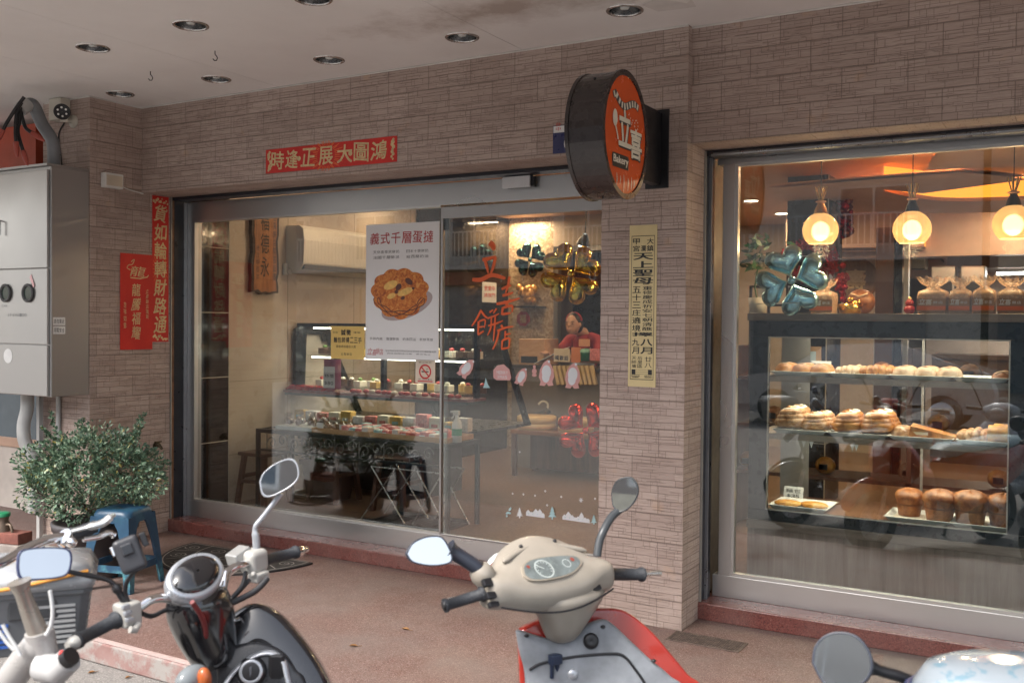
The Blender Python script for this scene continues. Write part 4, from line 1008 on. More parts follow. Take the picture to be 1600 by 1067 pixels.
def mosaic():
    m, nt, bb = nodes('gold_mosaic'); v = coord(nt)
    n = nt.nodes.new('ShaderNodeTexVoronoi'); n.inputs['Scale'].default_value = 42; nt.links.new(v, n.inputs[0]); s_ = nt.nodes.new('ShaderNodeSeparateColor'); nt.links.new(n.outputs['Color'], s_.inputs[0])
    nt.links.new(ramp(nt, s_.outputs[0], [(0, (.30, .22, .15)), (.5, (.45, .34, .24)), (1, (.62, .5, .36))]), bb.inputs['Base Color']); bb.inputs['Roughness'].default_value = .3; bump(nt, bb, n.outputs['Distance'], .5, .01); return m
b = MB(); b.box((-6.02, 10.2, ZF), (-5.42, 10.3, ZI)); b.build('mosaic_wall', mosaic(), shop)
warm_lamp(-5.75, 10.05, 2.8, 8, .4, .05)
b = MB(); b.box((-5.42, 10.22, ZF), (-5.36, 10.3, 2.5)); b.box((-4.45, 10.22, ZF), (-4.38, 10.3, 2.5)); b.box((-5.36, 10.22, 2.44), (-4.45, 10.3, 2.5)); b.build('kitchen_door_frame', M_STEELD, shop)
b = MB(); b.box((-5.36, 10.6, ZF), (-4.45, 10.65, 2.44)); b.build('kitchen_door_dark', mat('dark_kitchen', (.012, .012, .014), .3), shop)  # near-black sheet: the shade of the kitchen beyond the doorway, put into colour
b = MB(); b.box((-4.38, 10.2, ZF), (-3.6, 10.3, ZI)); b.box((-5.42, 10.2, 2.5), (-4.38, 10.3, ZI)); b.build('back_wall', MATS['beige_wall_panel'], shop)
t = thing('ceiling_air_vent', (-5.0, 9.4, 2.8), 'square ceiling air conditioner with dark louvres above the counter', 'air conditioner')
b = MB(); q = at(920, 350, 9.5); b.box((q.x-.30, q.y-.3, 2.80), (q.x+.35, q.y+.3, 2.85)); b.build('panel', MATS['warm_white_case'], t)
b = MB()
for k in range(6): b.box((q.x-.2, q.y-.2+k*.07, 2.794), (q.x+.25, q.y-.16+k*.07, 2.799))
b.build('louvre', MATS['dark_outlet'], t)

# posters and stickers on the glass
t = thing('poster', WG.p(-4.4, .9), 'tall white poster of a golden custard tart stuck on the left window', 'poster')
a, c = onY(571, 561, 5.33), onY(685, 347, 5.33); c2 = onY(571, 352, 5.33); u0, u1, v0, v1 = a.x, onY(686, 450, 5.33).x, a.z, c2.z
b = MB(); b.prism([WG.p(u0, v0, .002), WG.p(u1, v0+.004, .002), WG.p(u1, v1, .002), WG.p(u0, v1, .002)], (0, -1, 0), .0015); b.build('sheet', mat('white_poster_paper', (.76, .755, .75), .35, var=.02), t)
w, h = u1-u0, v1-v0
PU = lambda f: u0+w*f
PV = lambda f: v1-h*f
b = MB(); row(b, WG, '義式千層蛋撻', PU(.05), PU(.93), PV(.105), h*.085, .003, .008, .05, .06, .12)
text(b, WG, '立', PU(.03), PV(.965), PU(.10), PV(.915), .003, 0, .2); text(b, WG, '喜', PU(.10), PV(.97), PU(.16), PV(.925), .003, 0, .2); text(b, WG, '餅', PU(.155), PV(.96), PU(.2), PV(.915), .003); text(b, WG, '店', PU(.2), PV(.965), PU(.25), PV(.92), .003); b.build('red_lettering', mat('poster_red', (.45, .05, .05), .4), t)
b = MB()
for yy, s1, s2 in ((.205, '天然香草莢鮮奶', '日本十勝鮮奶'), (.245, '法國千層酥派', '紐西蘭奶油')):
    row(b, WG, s1, PU(.10), PU(.47), PV(yy), h*.022, .003); row(b, WG, s2, PU(.56), PU(.86), PV(yy), h*.022, .003)
row(b, WG, '外酥內嫩 層層酥脆 奶香四溢 新鮮現做', PU(.06), PU(.93), PV(.845), h*.02, .003)
row(b, WG, '地址電話營業時間每日新鮮現做歡迎訂購數量有限', PU(.28), PU(.97), PV(.932), h*.013, .003); row(b, WG, '賞味期限請冷藏 售完為止', PU(.3), PU(.9), PV(.952), h*.010, .003)
b.build('grey_lettering', mat('poster_grey', (.12, .11, .11), .4), t)
tc = (PU(.47), PV(.50)); 
b = MB(); disc(b, WG, tc[0]+w*.1, tc[1]-h*.10, w*.36, h*.09, .0024, 30, .3); b.build('printed_shade', mat('print_shade', (.42, .34, .33), .4), t)
# printed tart: fluted outline, crust rings and a browned custard
b = MB(); out = []
for k in range(120):
    q = 2*math.pi*k/120; rr = .98+.10*abs(math.sin(q*5.5+.4))+.02*math.sin(3*q); out.append((tc[0]+w*.37*rr*math.cos(q), tc[1]+h*.165*rr*math.sin(q)*(1.0 if math.sin(q) > 0 else 1.12)))
poly(b, WG, out, .0028)
def tart():
    m, nt, bb = nodes('tart_print'); v = coord(nt); n = noise(nt, v, 34, 5, .6, 1.2)
    nt.links.new(ramp(nt, n, [(.3, (.24, .045, .006)), (.46, (.52, .135, .016)), (.6, (.64, .24, .04)), (.75, (.70, .38, .10))]), bb.inputs['Base Color']); bb.inputs['Roughness'].default_value = .35; return m
b.build('printed_tart', tart(), t)
b = MB()
for rr in (.98, .88, .80):
    pts_ = [(tc[0]+w*.37*rr*math.cos(2*math.pi*k/90)*(1+.04*math.sin(11*2*math.pi*k/90+rr*20)), tc[1]-h*.012+h*.165*rr*math.sin(2*math.pi*k/90)*(1+.05*math.sin(9*2*math.pi*k/90+rr*31))) for k in range(48, 88)]
    stroke(b, WG, pts_, .006, .0034)
for fx, fy, r1, r2, an in ((.60, .425, .055, .022, -.5), (.46, .465, .045, .022, .7), (.43, .50, .025, .014, 0), (.52, .545, .03, .013, .3), (.66, .475, .02, .01, 0)): disc(b, WG, PU(fx), PV(fy), w*r1, h*r2, .0035, 14, an)
b.build('printed_browning', mat('dark_browning', (.10, .03, .02), .4), t)
b = MB(); 
for fx, fy, r1, r2 in ((.35, .45, .10, .03), (.55, .50, .11, .025), (.36, .53, .06, .02)): disc(b, WG, PU(fx), PV(fy), w*r1, h*r2, .0031, 16, .3)
b.build('printed_custard', mat('custard_yellow', (.75, .46, .12), .4, var=.2, scale=30), t)

t = thing('yellow_notice', WG.p(-4.8, 1.2), 'small yellow handwritten notice taped beside the tart poster', 'notice')
a, c = onY(517, 560, 5.33), onY(569, 510, 5.33); u0, u1, v0, v1 = a.x, c.x, a.z, c.z; w, h = u1-u0, v1-v0
b = MB(); b.prism([WG.p(u0, v0, .002), WG.p(u1, v0, .002), WG.p(u1, v1, .002), WG.p(u0, v1, .002)], (0, -1, 0), .0015); b.build('sheet', mat('yellow_card', (.70, .48, .14), .5, var=.05), t)
b = MB(); row(b, WG, '誠徵', u0+w*.3, u0+w*.62, v1-h*.19, h*.18, .003, .02); row(b, WG, '麵包師傅二三手', u0+w*.08, u0+w*.94, v1-h*.42, h*.17, .003, .015); row(b, WG, '意者請洽櫃台人員', u0+w*.16, u0+w*.76, v1-h*.62, h*.08, .003); row(b, WG, '立喜餅店', u0+w*.3, u0+w*.65, v1-h*.85, h*.08, .003); row(b, WG, '本店 ', u0+w*.05, u0+w*.3, v1-h*.19, h*.06, .003); row(b, WG, '應徵', u0+w*.68, u0+w*.9, v1-h*.19, h*.06, .003); b.build('black_lettering', M_BLKINK, t)

t = thing('no_smoking_sign', WG.p(-3.8, 1.1), 'square cream no smoking sticker under the tart poster', 'sign')
a, c = onY(649, 598, 5.33), onY(680, 563, 5.33); u0, u1, v0, v1 = a.x, c.x, a.z, c.z; w, h = u1-u0, v1-v0
b = MB(); b.prism([WG.p(u0, v0, .002), WG.p(u1, v0, .002), WG.p(u1, v1, .002), WG.p(u0, v1, .002)], (0, -1, 0), .0015); b.build('sheet', mat('cream_card', (.68, .58, .46), .5), t)
b = MB(); cx, cy = (u0+u1)/2, v0+h*.5; ringf(b, WG, cx, cy, w*.24, w*.31, .0036); stroke(b, WG, [(cx-w*.18, cy+w*.18), (cx+w*.18, cy-w*.18)], w*.06, .0036); quad(b, WG, u0+w*.12, v0+h*.06, u1-w*.12, v0+h*.11, .003); b.build('red_ring', mat('sign_red', (.55, .03, .03), .4), t)
b = MB(); quad(b, WG, cx-w*.18, cy-.004, cx+w*.12, cy+.004, .003); quad(b, WG, cx+w*.13, cy-.004, cx+w*.17, cy+.004, .003); stroke(b, WG, [(cx+w*.05, cy+.012), (cx+w*.1, cy+.02), (cx+w*.16, cy+.016)], .003, .003); row(b, WG, '禁止吸菸', u0+w*.15, u1-w*.15, v1-h*.1, h*.07, .003); row(b, WG, 'NO SMOKING', u0+w*.15, u1-w*.15, v0+h*.17, h*.05, .003, gap=.1); b.build('black_marks', M_BLKINK, t)

# orange brush lettering on the door pane
t = thing('window_lettering', DG.p(-3.2, 1.4), 'big orange brush written shop name stuck on the door glass', 'lettering')
b = MB()
def dp(px, py): q = onY(px, py, 5.294); return q.x, q.z
def brush(pts, w):
    P_ = smooth_path([(*dp(x, y), 0) for x, y in pts], 6); m_ = len(P_)
    ws = [w*(.55+.75*math.sin(math.pi*min(1, (i+1.5)/(m_+1)))**.6)*(1.15-.4*i/m_) for i in range(m_)]
    brush.n += .00004; stroke(b, DG, [(p.x, p.y) for p in P_], ws, .001+brush.n)
brush.n = 0
for s_, w_ in (([(765, 379), (770, 384), (772, 391)], .032), ([(754, 406), (764, 404), (775, 401)], .020), ([(758, 408), (761, 418), (763, 427)], .018), ([(774, 402), (771, 416), (766, 430)], .018), ([(738, 437), (752, 437), (768, 430), (786, 434), (789, 436)], .024),
               ([(784, 452), (792, 448), (799, 446)], .015), ([(796, 432), (794, 446), (790, 458)], .015), ([(785, 462), (793, 460), (802, 457)], .015), ([(788, 470), (792, 476), (797, 466)], .012), ([(776, 475), (792, 472), (812, 466)], .016), ([(786, 480), (784, 492)], .014), ([(786, 481), (800, 478), (800, 488)], .014), ([(785, 491), (798, 489)], .014),
               ([(752, 484), (745, 498), (737, 510)], .012), ([(752, 486), (758, 494), (764, 498)], .012), ([(748, 502), (747, 523)], .013), ([(749, 502), (758, 500), (757, 512)], .010), ([(749, 511), (757, 510)], .009), ([(747, 523), (756, 517)], .011),
               ([(765, 488), (771, 484)], .010), ([(776, 482), (771, 490)], .010), ([(763, 497), (772, 494), (780, 490)], .010), ([(763, 509), (774, 506), (786, 501)], .011), ([(768, 496), (767, 512), (762, 524)], .010), ([(774, 494), (773, 512), (771, 533)], .011),
               ([(783, 508), (786, 512)], .014), ([(777, 517), (790, 512), (802, 510)], .012), ([(780, 517), (776, 533), (770, 546)], .012), ([(790, 517), (789, 529)], .010), ([(790, 523), (798, 521)], .010), ([(785, 532), (784, 546)], .011), ([(785, 532), (796, 529), (795, 544)], .012), ([(784, 545), (796, 543)], .011)): brush(s_, w_*.9)
b.build('orange_vinyl', mat('orange_vinyl_letters', (.72, .11, .02), .45), t)

# santa, village and snow stickers
M_ST_W = mat('white_sticker_film', (.66, .68, .70), .5, var=.04); M_ST_P = mat('pink_sticker_film', (.62, .33, .31), .5, var=.06); M_ST_B = mat('pale_blue_sticker_film', (.36, .55, .58), .5, var=.08)
def sticker(label, cat='sticker', group='christmas stickers on the door glass', nm='window_sticker'): return thing(nm, DG.p(-3, 1), label, cat, group)
def flat(t, nm, m, shapes):
    b = MB(); k = 0
    for s_ in shapes:
        k += 1; n_ = .001+.00005*k
        if s_[0] == 'd': u, v = dp(s_[1], s_[2]); disc(b, DG, u, v, s_[3]*.00345, s_[4]*.00345, n_, 18, s_[5] if len(s_) > 5 else 0)
        else: poly(b, DG, [dp(x, y) for x, y in s_[1]], n_)
    return b.build(nm, m, t)
def santa(px, py, s, label, tilt=0):
    t = sticker(label); R_ = lambda x, y: (px+s*(x*math.cos(tilt)-y*math.sin(tilt)), py+s*(x*math.sin(tilt)+y*math.cos(tilt)))
    flat(t, 'body', M_ST_P, [('p', [R_(x, y) for x, y in ((-12, 6), (-10, -6), (-5, -16), (2, -21), (6, -16), (11, -5), (12, 6), (9, 13), (11, 19), (3, 20), (0, 16), (-3, 20), (-11, 19), (-9, 13))])])
    b = MB(); u, v = dp(*R_(0, -2)); disc(b, DG, u, v, s*8.5*.0038, s*11*.0038, .0016, 18, -tilt); u, v = dp(*R_(-1, 6)); disc(b, DG, u, v, s*7*.0038, s*9*.0038, .0017, 14, -tilt); b.build('beard', M_ST_W, t)
    b = MB(); u, v = dp(*R_(4, -18)); disc(b, DG, u, v, s*2.5*.00345, s*2.5*.00345, .0018, 10); b.build('bobble', M_ST_W, t)
santa(854, 583, 1.0, 'santa sticker with a white beard below the counter, middle one'); santa(895, 587, 1.0, 'santa sticker with a white beard nearest the stone pillar', .05); santa(729, 575, .8, 'tilted santa sticker beside the reflected red motorbike', .6); santa(815, 588, .7, 'leaning santa sticker right of the pink hat sticker', .35)
t = sticker('round pink hat sticker between two santa stickers'); flat(t, 'hat', M_ST_P, [('p', [(771, 590), (771, 578), (777, 571), (787, 569), (796, 577), (799, 590), (797, 594), (776, 594)])]); 
b = MB(); row(b, DG, 'MERRY', *[dp(776, 585)[0], dp(794, 585)[0]], dp(784, 582)[1], .02, .002); row(b, DG, 'XMAS', *[dp(777, 585)[0], dp(793, 585)[0]], dp(784, 589)[1], .02, .002); b.build('lettering', M_ST_W, t)
t = sticker('tiny pink gingerbread sticker between the santas'); flat(t, 'figure', M_ST_P, [('d', 835, 573, 3, 3), ('d', 835, 580, 5, 5), ('d', 835, 586, 5, 3)])
t = sticker('small pale blue bell sticker hanging low'); flat(t, 'bell', M_ST_B, [('p', [(757, 600), (759, 590), (762, 600), (766, 606), (755, 606)])])
def tree_s(px, py, h, m, label, k=3):
    t = sticker(label, group='pale winter village stickers low on the door glass'); sh = [('p', [(px-1, py), (px+1, py), (px+1, py-h*.3), (px-1, py-h*.3)])]
    for i in range(k): 
        w_ = h*.34*(1-i/(k+.6)); y0 = py-h*.18-h*.72*i/k; sh.append(('p', [(px-w_, y0), (px+w_, y0), (px, y0-h*.72/k*1.5)]))
    flat(t, 'fir', m, sh); return t
tree_s(812, 809, 17, M_ST_W, 'thin white fir sticker left of the village', 6); tree_s(863, 811, 20, M_ST_B, 'pale blue fir sticker between the two villages'); tree_s(928, 819, 15, M_ST_B, 'pale blue fir sticker next to the stone pillar')
t = sticker('small blue holly leaf sticker at the left end', group='pale winter village stickers low on the door glass'); flat(t, 'leaf', M_ST_B, [('d', 793, 801, 4, 2, .5), ('d', 797, 795, 4, 2, .9), ('d', 796, 801, 3, 2, -.3), ('d', 792, 806, 2, 2)])
def village(x0, py, hs, label):
    t = sticker(label, group='pale winter village stickers low on the door glass'); sh = []; x = x0
    for i, (w_, h_) in enumerate(hs):
        y = py+(x-x0)*.14; sh.append(('p', [(x, y), (x+w_, y+w_*.14), (x+w_, y-h_*.6), (x+w_/2, y-h_), (x, y-h_*.6)])); x += w_*.86
    flat(t, 'houses', M_ST_W, sh)
    flat(t, 'windows', M_ST_B, [('d', x0+4+k*7, py-3+k*.8, 1.2, 1.4) for k in range(3)])
village(822, 805, ((7, 9), (6, 7), (8, 12), (7, 13), (5, 8)), 'white village sticker with four roofs, left one'); village(879, 811, ((6, 8), (8, 13), (6, 9), (5, 6)), 'white village sticker in the middle, right of the blue fir'); village(900, 814, ((6, 8), (7, 15), (6, 8), (5, 7)), 'white church village sticker near the pillar')
for i, (x, y) in enumerate(((801, 771), (818, 772), (836, 774), (852, 767), (855, 789), (877, 776), (908, 781), (930, 779), (812, 706))):
    t = sticker('tiny white snow dot sticker on the door glass', group='snow dots on the door glass', nm='snow_sticker'); 
    if x == 908:
        t['label'] = 'six pointed white snowflake sticker near the stone pillar'; b = MB(); u, v = dp(x, y)
        for k in range(3): q = k*math.pi/3; stroke(b, DG, [(u-.014*math.cos(q), v-.014*math.sin(q)), (u+.014*math.cos(q), v+.014*math.sin(q))], .004, .001+.0001*k)
        b.build('snowflake', M_ST_W, t)
    else: flat(t, 'dot', M_ST_W, [('d', x, y, 1.7, 1.7)])

# ---------------------------------------------------------------- black iron table with scroll apron
M_IRON = mat('black_iron', (.025, .025, .027), .42, .4)
TX0, TX1, TY0, TY1, TZ = -5.775, -3.905, 5.80, 6.22, .735
t = thing('iron_table', (-4.85, 6.0, ZF), 'long narrow black iron table with a scrollwork apron inside the window', 'table')
for x in (TX0, TX1-.028):
    for y in (TY0, TY1-.028):
        b = MB(); b.box((x, y, ZF+.001), (x+.028, y+.028, TZ-.031)); b.build('leg', M_IRON, t)
b = MB(); b.box((TX0, TY0, TZ-.03), (TX1, TY0+.03, TZ)); b.box((TX0, TY1-.03, TZ-.03), (TX1, TY1, TZ)); b.box((TX0, TY0+.0301, TZ-.03), (TX0+.03, TY1-.0301, TZ)); b.box((TX1-.03, TY0+.0301, TZ-.03), (TX1, TY1-.0301, TZ)); b.build('top_frame', M_IRON, t)
b = MB(); b.box((TX0+.03, TY0+.03, TZ-.012), (TX1-.03, TY1-.03, TZ-.004)); b.build('glass_top', glassm('smoky_glass', (.25, .27, .27), .06), t)
b = MB(); b.box((TX0+.028, TY0+.005, .56), (TX1-.028, TY0+.02, .575)); b.build('lower_bar', M_IRON, t)
b = MB()
for k in range(7):
    cx = TX0+.22+k*.235
    for s_ in (-1, 1):
        b.tube([(cx+s_*(.055+.048*(1-q/22)*math.cos(q*.42)), TY0+.013, .642+s_*.012+.052*(1-q/22)*math.sin(q*.42)) for q in range(20)], .0045, 6)
    b.tube([(cx-.11, TY0+.013, .70), (cx-.11, TY0+.013, .576)], .004, 6)
b.build('scrollwork', mat('grey_iron_scroll', (.20, .19, .18), .4, .6), t)
# goods on the table
M_TRAYW = wood('pale_tray_wood', (.36, .20, .10), (.50, .30, .16), (.58, .38, .22), (2, 9, 9), 3)
def bag(b, bb, x, y, z, s):  # clear bag of biscuits: dark lumpy fill below, ruffled film above
    for k in range(5): b.ball((x+RI.uniform(-.4, .4)*s, y+RI.uniform(-.3, .3)*s, z+s*.35+RI.uniform(0, .4)*s), s*RI.uniform(.28, .4), n=8, m=6)
    bb.lathe([(s*.62, s*.1), (s*.7, s*.7), (s*.35, s*1.15), (s*.2, s*1.25), (s*.6, s*1.75)], (x, y, z), n=9)
M_FILM = glassm('clear_film', (.94, .92, .90), .10, .8, 2.2, .12)
M_BISC = mat('dark_biscuit', (.14, .075, .045), .6, var=.5, scale=30)
t = thing('biscuit_tray', (-5.4, 6.0, TZ), 'pale blue foam tray with bags of dark biscuits at the left table end', 'tray', 'trays of goods on the iron table')
b = MB(); b.loft([[(x0+dx, y0+dy, z_) for x0, y0 in ((-5.62, 5.86), (-5.24, 5.86), (-5.24, 6.18), (-5.62, 6.18)) for dx, dy in ((0, 0),)] for z_ in (TZ+.001, TZ+.03)], smooth=False); b.build('foam_tray', mat('pale_foam', (.55, .60, .62), .5), t, bevel=.006)
for i in range(6):
    x, y = -5.55+.12*(i % 3), 5.94+.14*(i//3); b, bb = MB(), MB(); bag(b, bb, x, y, TZ+.03, .055); o = b.build('biscuits', M_BISC, t); bb.build('film_bag', M_FILM, o)
def wood_tray(x0, x1, label):
    t = thing('wooden_tray', ((x0+x1)/2, 6.0, TZ), label, 'tray', 'trays of goods on the iron table'); b = MB(); y0, y1 = 5.84, 6.20
    b.box((x0, y0, TZ+.001), (x1, y1, TZ+.008)); b.box((x0, y0, TZ+.0085), (x1, y0+.008, TZ+.038)); b.box((x0, y1-.008, TZ+.0085), (x1, y1, TZ+.038)); b.box((x0, y0+.0081, TZ+.0085), (x0+.008, y1-.0081, TZ+.038)); b.box((x1-.008, y0+.0081, TZ+.0085), (x1, y1-.0081, TZ+.038)); b.build('tray', M_TRAYW, t); return t
wood_tray(-5.22, -4.655, 'left wooden tray of bagged nuts and small wrapped cakes'); wood_tray(-4.645, -3.95, 'right wooden tray filled with pink and blue wrapped cakes')
M_PK = [mat('pink_wrap', (.62, .20, .20), .3, var=.4, scale=60), mat('aqua_wrap', (.30, .52, .55), .3, var=.3, scale=60), mat('white_wrap', (.66, .60, .58), .3, var=.2, scale=60), mat('red_wrap', (.50, .08, .09), .3, var=.4, scale=60)]
for i in range(4):
    x = -5.16+.075*(i % 4); t = thing('nut_bag', (x, 6.0, TZ+.01), 'clear bag of nuts with a white tag on the left wooden tray', 'bag', 'nut bags on the left wooden tray'); b, bb = MB(), MB(); bag(b, bb, x, 5.95, TZ+.009, .06); b.build('nuts', mat('nut_brown', (.28, .16, .09), .6, var=.5, scale=30), t); bb.build('film', M_FILM, t)
    if i % 3 == 0: c_ = MB(); c_.box((x-.03, 5.868, TZ+.012), (x+.035, 5.87, TZ+.075)); c_.build('tag', M_ST_W, t)
for i in range(44):
    k = i; left = i < 16
    if left: x, y = -4.90+.068*(i % 4), 5.88+.08*(i//4)
    else: j = i-16; x, y = -4.59+.084*(j % 7), 5.88+.08*(j//7)
    t = thing('wrapped_cake', (x, y, TZ+.01), ('pink', 'aqua blue', 'white', 'red')[(0, 2, 1, 0, 3, 1, 0)[(i*5+i//7) % 7]]+' wrapped small cake on the '+('left' if left else 'right')+' wooden tray', 'cake', 'wrapped cakes on the wooden trays')
    m = M_PK[(0, 2, 1, 0, 3, 1, 0)[(i*5+i//7) % 7]]; b = MB(); hh = .05 if (i % 3) else .062; b.obox((x+RI.uniform(-.006, .006), y, TZ+.009+hh/2), (math.cos(.2*RI.uniform(-1, 1)), math.sin(.2*RI.uniform(-1, 1)), 0), (0, 1, 0), (0, 0, 1), .032, .033, hh/2); b.build('wrapper', m, t, bevel=.008)
    if i % 2: b = MB(); b.box((x-.024, y-.036, TZ+.02), (x+.024, y-.0345, TZ+.045)); b.build('label', M_ST_W, t)
# ledge of the cake case with red packets; upright tag
t = thing('cake_case', (-5.1, 6.8, ZF), 'dark framed glass cake case with slanted front and lit shelves', 'display case')
CX0, CX1 = -6.03, -4.15
M_CASE = mat('case_black_metal', (.022, .024, .027), .3, .3)
b = MB(); b.box((CX0, 6.95, ZF), (-4.85, 7.42, .72)); b.build('base_cabinet', mat('dark_brown_base', (.035, .025, .022), .35), t)
b = MB(); b.box((CX0, 6.38, .985), (CX1+.02, 6.66, 1.005)); b.build('ledge', mat('dark_red_ledge', (.16, .05, .05), .3), t)
b = MB(); b.box((CX0, 6.40, .962), (CX1+.02, 6.655, .984)); b.build('ledge_edge', mat('teal_glass_edge', (.05, .08, .085), .15), t)
b = MB()
for x in (CX0, -5.10, CX1-.03):
    b.prism([(x+.03, 6.55, 1.56), (x+.03, 6.60, 1.56), (x+.03, 6.60, 1.006), (x+.03, 6.55, 1.006)], (1, 0, 0), .03)
    b.prism([(x+.03, 6.86, 1.555), (x+.03, 6.93, 1.53), (x+.03, 7.43, .74), (x+.03, 7.36, .74)], (1, 0, 0), .03)
b.box((CX0, 6.55, 1.5601), (CX1, 6.93, 1.585)); b.box((CX0, 6.56, .7205), (CX1, 7.44, .745))
b.build('case_frame', M_CASE, t)
b = MB(); b.prism([(CX0+.0335, 6.50, 1.53), (CX0+.0335, 6.61, 1.585), (CX0+.0335, 6.93, 1.56), (CX0+.0335, 7.0, 1.42), (CX0+.0335, 6.88, 1.42), (CX0+.0335, 6.85, 1.48), (CX0+.0335, 6.64, 1.49), (CX0+.0335, 6.62, 1.007), (CX0+.0335, 6.50, 1.007)], (1, 0, 0), .03); b.build('end_frame', M_CASE, t)
b = MB(); b.box((CX0+.05, 6.61, 1.30), (CX1-.04, 7.02, 1.308)); b.box((CX0+.05, 6.61, 1.02), (CX1-.04, 7.20, 1.028)); b.build('shelf', M_GLASS2, t)
b = MB(); b.box((CX0+.05, 6.565, 1.01), (CX1-.04, 6.571, 1.55)); b.add([(CX0+.03, 6.92, 1.53), (CX1-.03, 6.92, 1.53), (CX1-.03, 7.40, .75), (CX0+.03, 7.40, .75)], [(0, 1, 2, 3)]); b.box((CX0+.05, 6.42, .75), (CX1-.02, 6.426, .960)); b.build('glass_front', M_GLASS2, t)
M_LED = emis('led_tube', (1.0, .90, .74), 4)
b = MB(); b.box((CX0+.1, 6.63, 1.28), (CX1-.1, 6.645, 1.292)); b.box((CX0+.1, 6.65, 1.535), (CX1-.1, 6.665, 1.548)); b.build('led_strip', M_LED, t)
warm_lamp(-5.1, 6.78, 1.53, 3.15, 1.6, .1, (1, .86, .66), 'case_light'); warm_lamp(-5.1, 6.8, 1.27, 2.25, 1.6, .1, (1, .86, .66), 'case_light'); warm_lamp(-5.0, 6.52, .95, 1.35, 1.6, .06, (1, .86, .66), 'case_light')
CAKE = [mat('sponge_yellow', (.62, .40, .13), .6, var=.2, scale=30), mat('cream_white', (.70, .64, .55), .5), mat('choc', (.10, .05, .03), .4), mat('berry_red', (.42, .04, .04), .3), mat('leafy_green', (.14, .24, .06), .5)]
for i in range(34):
    sh = i % 2; x = CX0+.12+(i//2)*.104; y = 6.72+RI.uniform(0, .12); z = 1.309 if sh else 1.029
    t = thing('small_cake', (x, y, z), 'small cake on the '+('upper' if sh else 'lower')+' lit shelf of the glass cake case', 'cake', 'cakes inside the glass case')
    b = MB(); 
    if RI.random() < .5: b.cyl((x, y, z+.001), (x, y, z+.06), .036, n=14)
    else: b.box((x-.036, y-.05, z+.001), (x+.036, y+.05, z+.055))
    b.build('sponge', CAKE[RI.randrange(3)], t, bevel=.004)
    b = MB(); b.ball((x, y, z+.068), .022, rz=.015, n=10, m=6); b.build('topping', CAKE[(1, 3, 4, 3)[RI.randrange(4)]], t)
for i in range(14):
    x = CX0+.12+i*.13; t = thing('cake_box', (x, 6.5, .75), 'small pastel box on the low shelf behind the table goods', 'box', 'pastel boxes on the low shelf'); b = MB(); b.box((x-.055, 6.45, .7465), (x+.055, 6.52, .7465+RI.uniform(.06, .12))); b.build('carton', (CAKE[0], M_PK[2], M_PK[0], CAKE[1])[i % 4], t, bevel=.003)
    b = MB(); b.box((x-.03, 6.447, .765), (x+.03, 6.4495, .79)); b.build('label', M_PK[(i+1) % 4], t)
for i in range(5):
    x = -5.98+i*.10; t = thing('red_packet', (x, 6.45, 1.006), 'shiny red packet lying on the case ledge', 'packet', 'red packets on the case ledge'); b = MB(); vs = []
    b.loft([[(x+.07*math.cos(q)+.02*(k-2), 6.47+.045*math.sin(q)*(1+.1*k), 1.007+.012*k+.008*math.sin(3*q+i)) for q in [2*math.pi*j/10 for j in range(10)]] for k in range(4)]); b.build('foil', mat('shiny_red_foil', (.50, .02, .02), .22, var=.2), t)
for i in range(18):
    x = -5.32+i*.062; t = thing('berry_pack', (x, 6.5, 1.006), 'dark red snack pack in a row along the case ledge', 'snack', 'snack packs on the case ledge'); b = MB(); b.ball((x, 6.47+RI.uniform(-.02, .02), 1.022), .03, .03, .018, n=8, m=5); b.build('pack', (CAKE[3], CAKE[3], M_PK[3], CAKE[1])[i % 4], t)
p = onY(523, 580, 6.36); t = thing('snack_pouch', (p.x, 6.36, .98), 'upright purple pouch with a white price label before the cake case', 'pouch'); a, c = onY(506, 605, 6.36), onY(533, 562, 6.36)
b = MB(); b.loft([[(a.x+(c.x-a.x)*f, 6.36+s_*.02*k, z_) for f, s_ in ((0, 0), (.5, -1), (1, 0), (.5, 1))] for z_, k in ((a.z-.01, .6), (.5*(a.z+c.z), 1), (c.z, .05))]); b.build('pouch', mat('purple_pouch', (.33, .10, .20), .35), t)
b = MB(); b.box((a.x+.02, 6.331, a.z+.0), (c.x-.045, 6.334, c.z-.06)); lb = b.build('label', M_ST_W, t)
PP = Plane((0, 6.3305, 0), (1, 0, 0), (0, 0, 1)); b = MB(); row(b, PP, '特價', a.x+.03, c.x-.05, a.z+.10, .03, .001); row(b, PP, '$80', a.x+.03, c.x-.055, a.z+.04, .03, .001, .01); b.build('print', M_BLKINK, lb)
# spray bottle on the table end
p = onY(733, 690, 5.95); t = thing('spray_bottle', (p.x, 5.95, TZ), 'white spray bottle with a green label on the table end', 'bottle'); x = -3.935+.0
b = MB(); b.lathe([(.001, 0), (.036, .001), (.037, .12), (.03, .15), (.014, .17), (.013, .195)], (x, 5.95, TZ+.001)); b.build('bottle', mat('translucent_white', (.66, .67, .66), .35), t)
b = MB(); b.box((x-.03, 5.938, TZ+.197), (x+.02, 5.962, TZ+.23)); b.box((x-.055, 5.943, TZ+.212), (x-.03, 5.957, TZ+.227)); b.tube([(x-.02, 5.95, TZ+.2), (x-.045, 5.95, TZ+.17)], .006, 6); b.build('trigger', M_WHITE, t, bevel=.003)
b = MB(); b.lathe([(.0375, .05), (.038, .10)], (x, 5.95, TZ)); b.build('label', mat('green_label', (.05, .28, .16), .4), t)
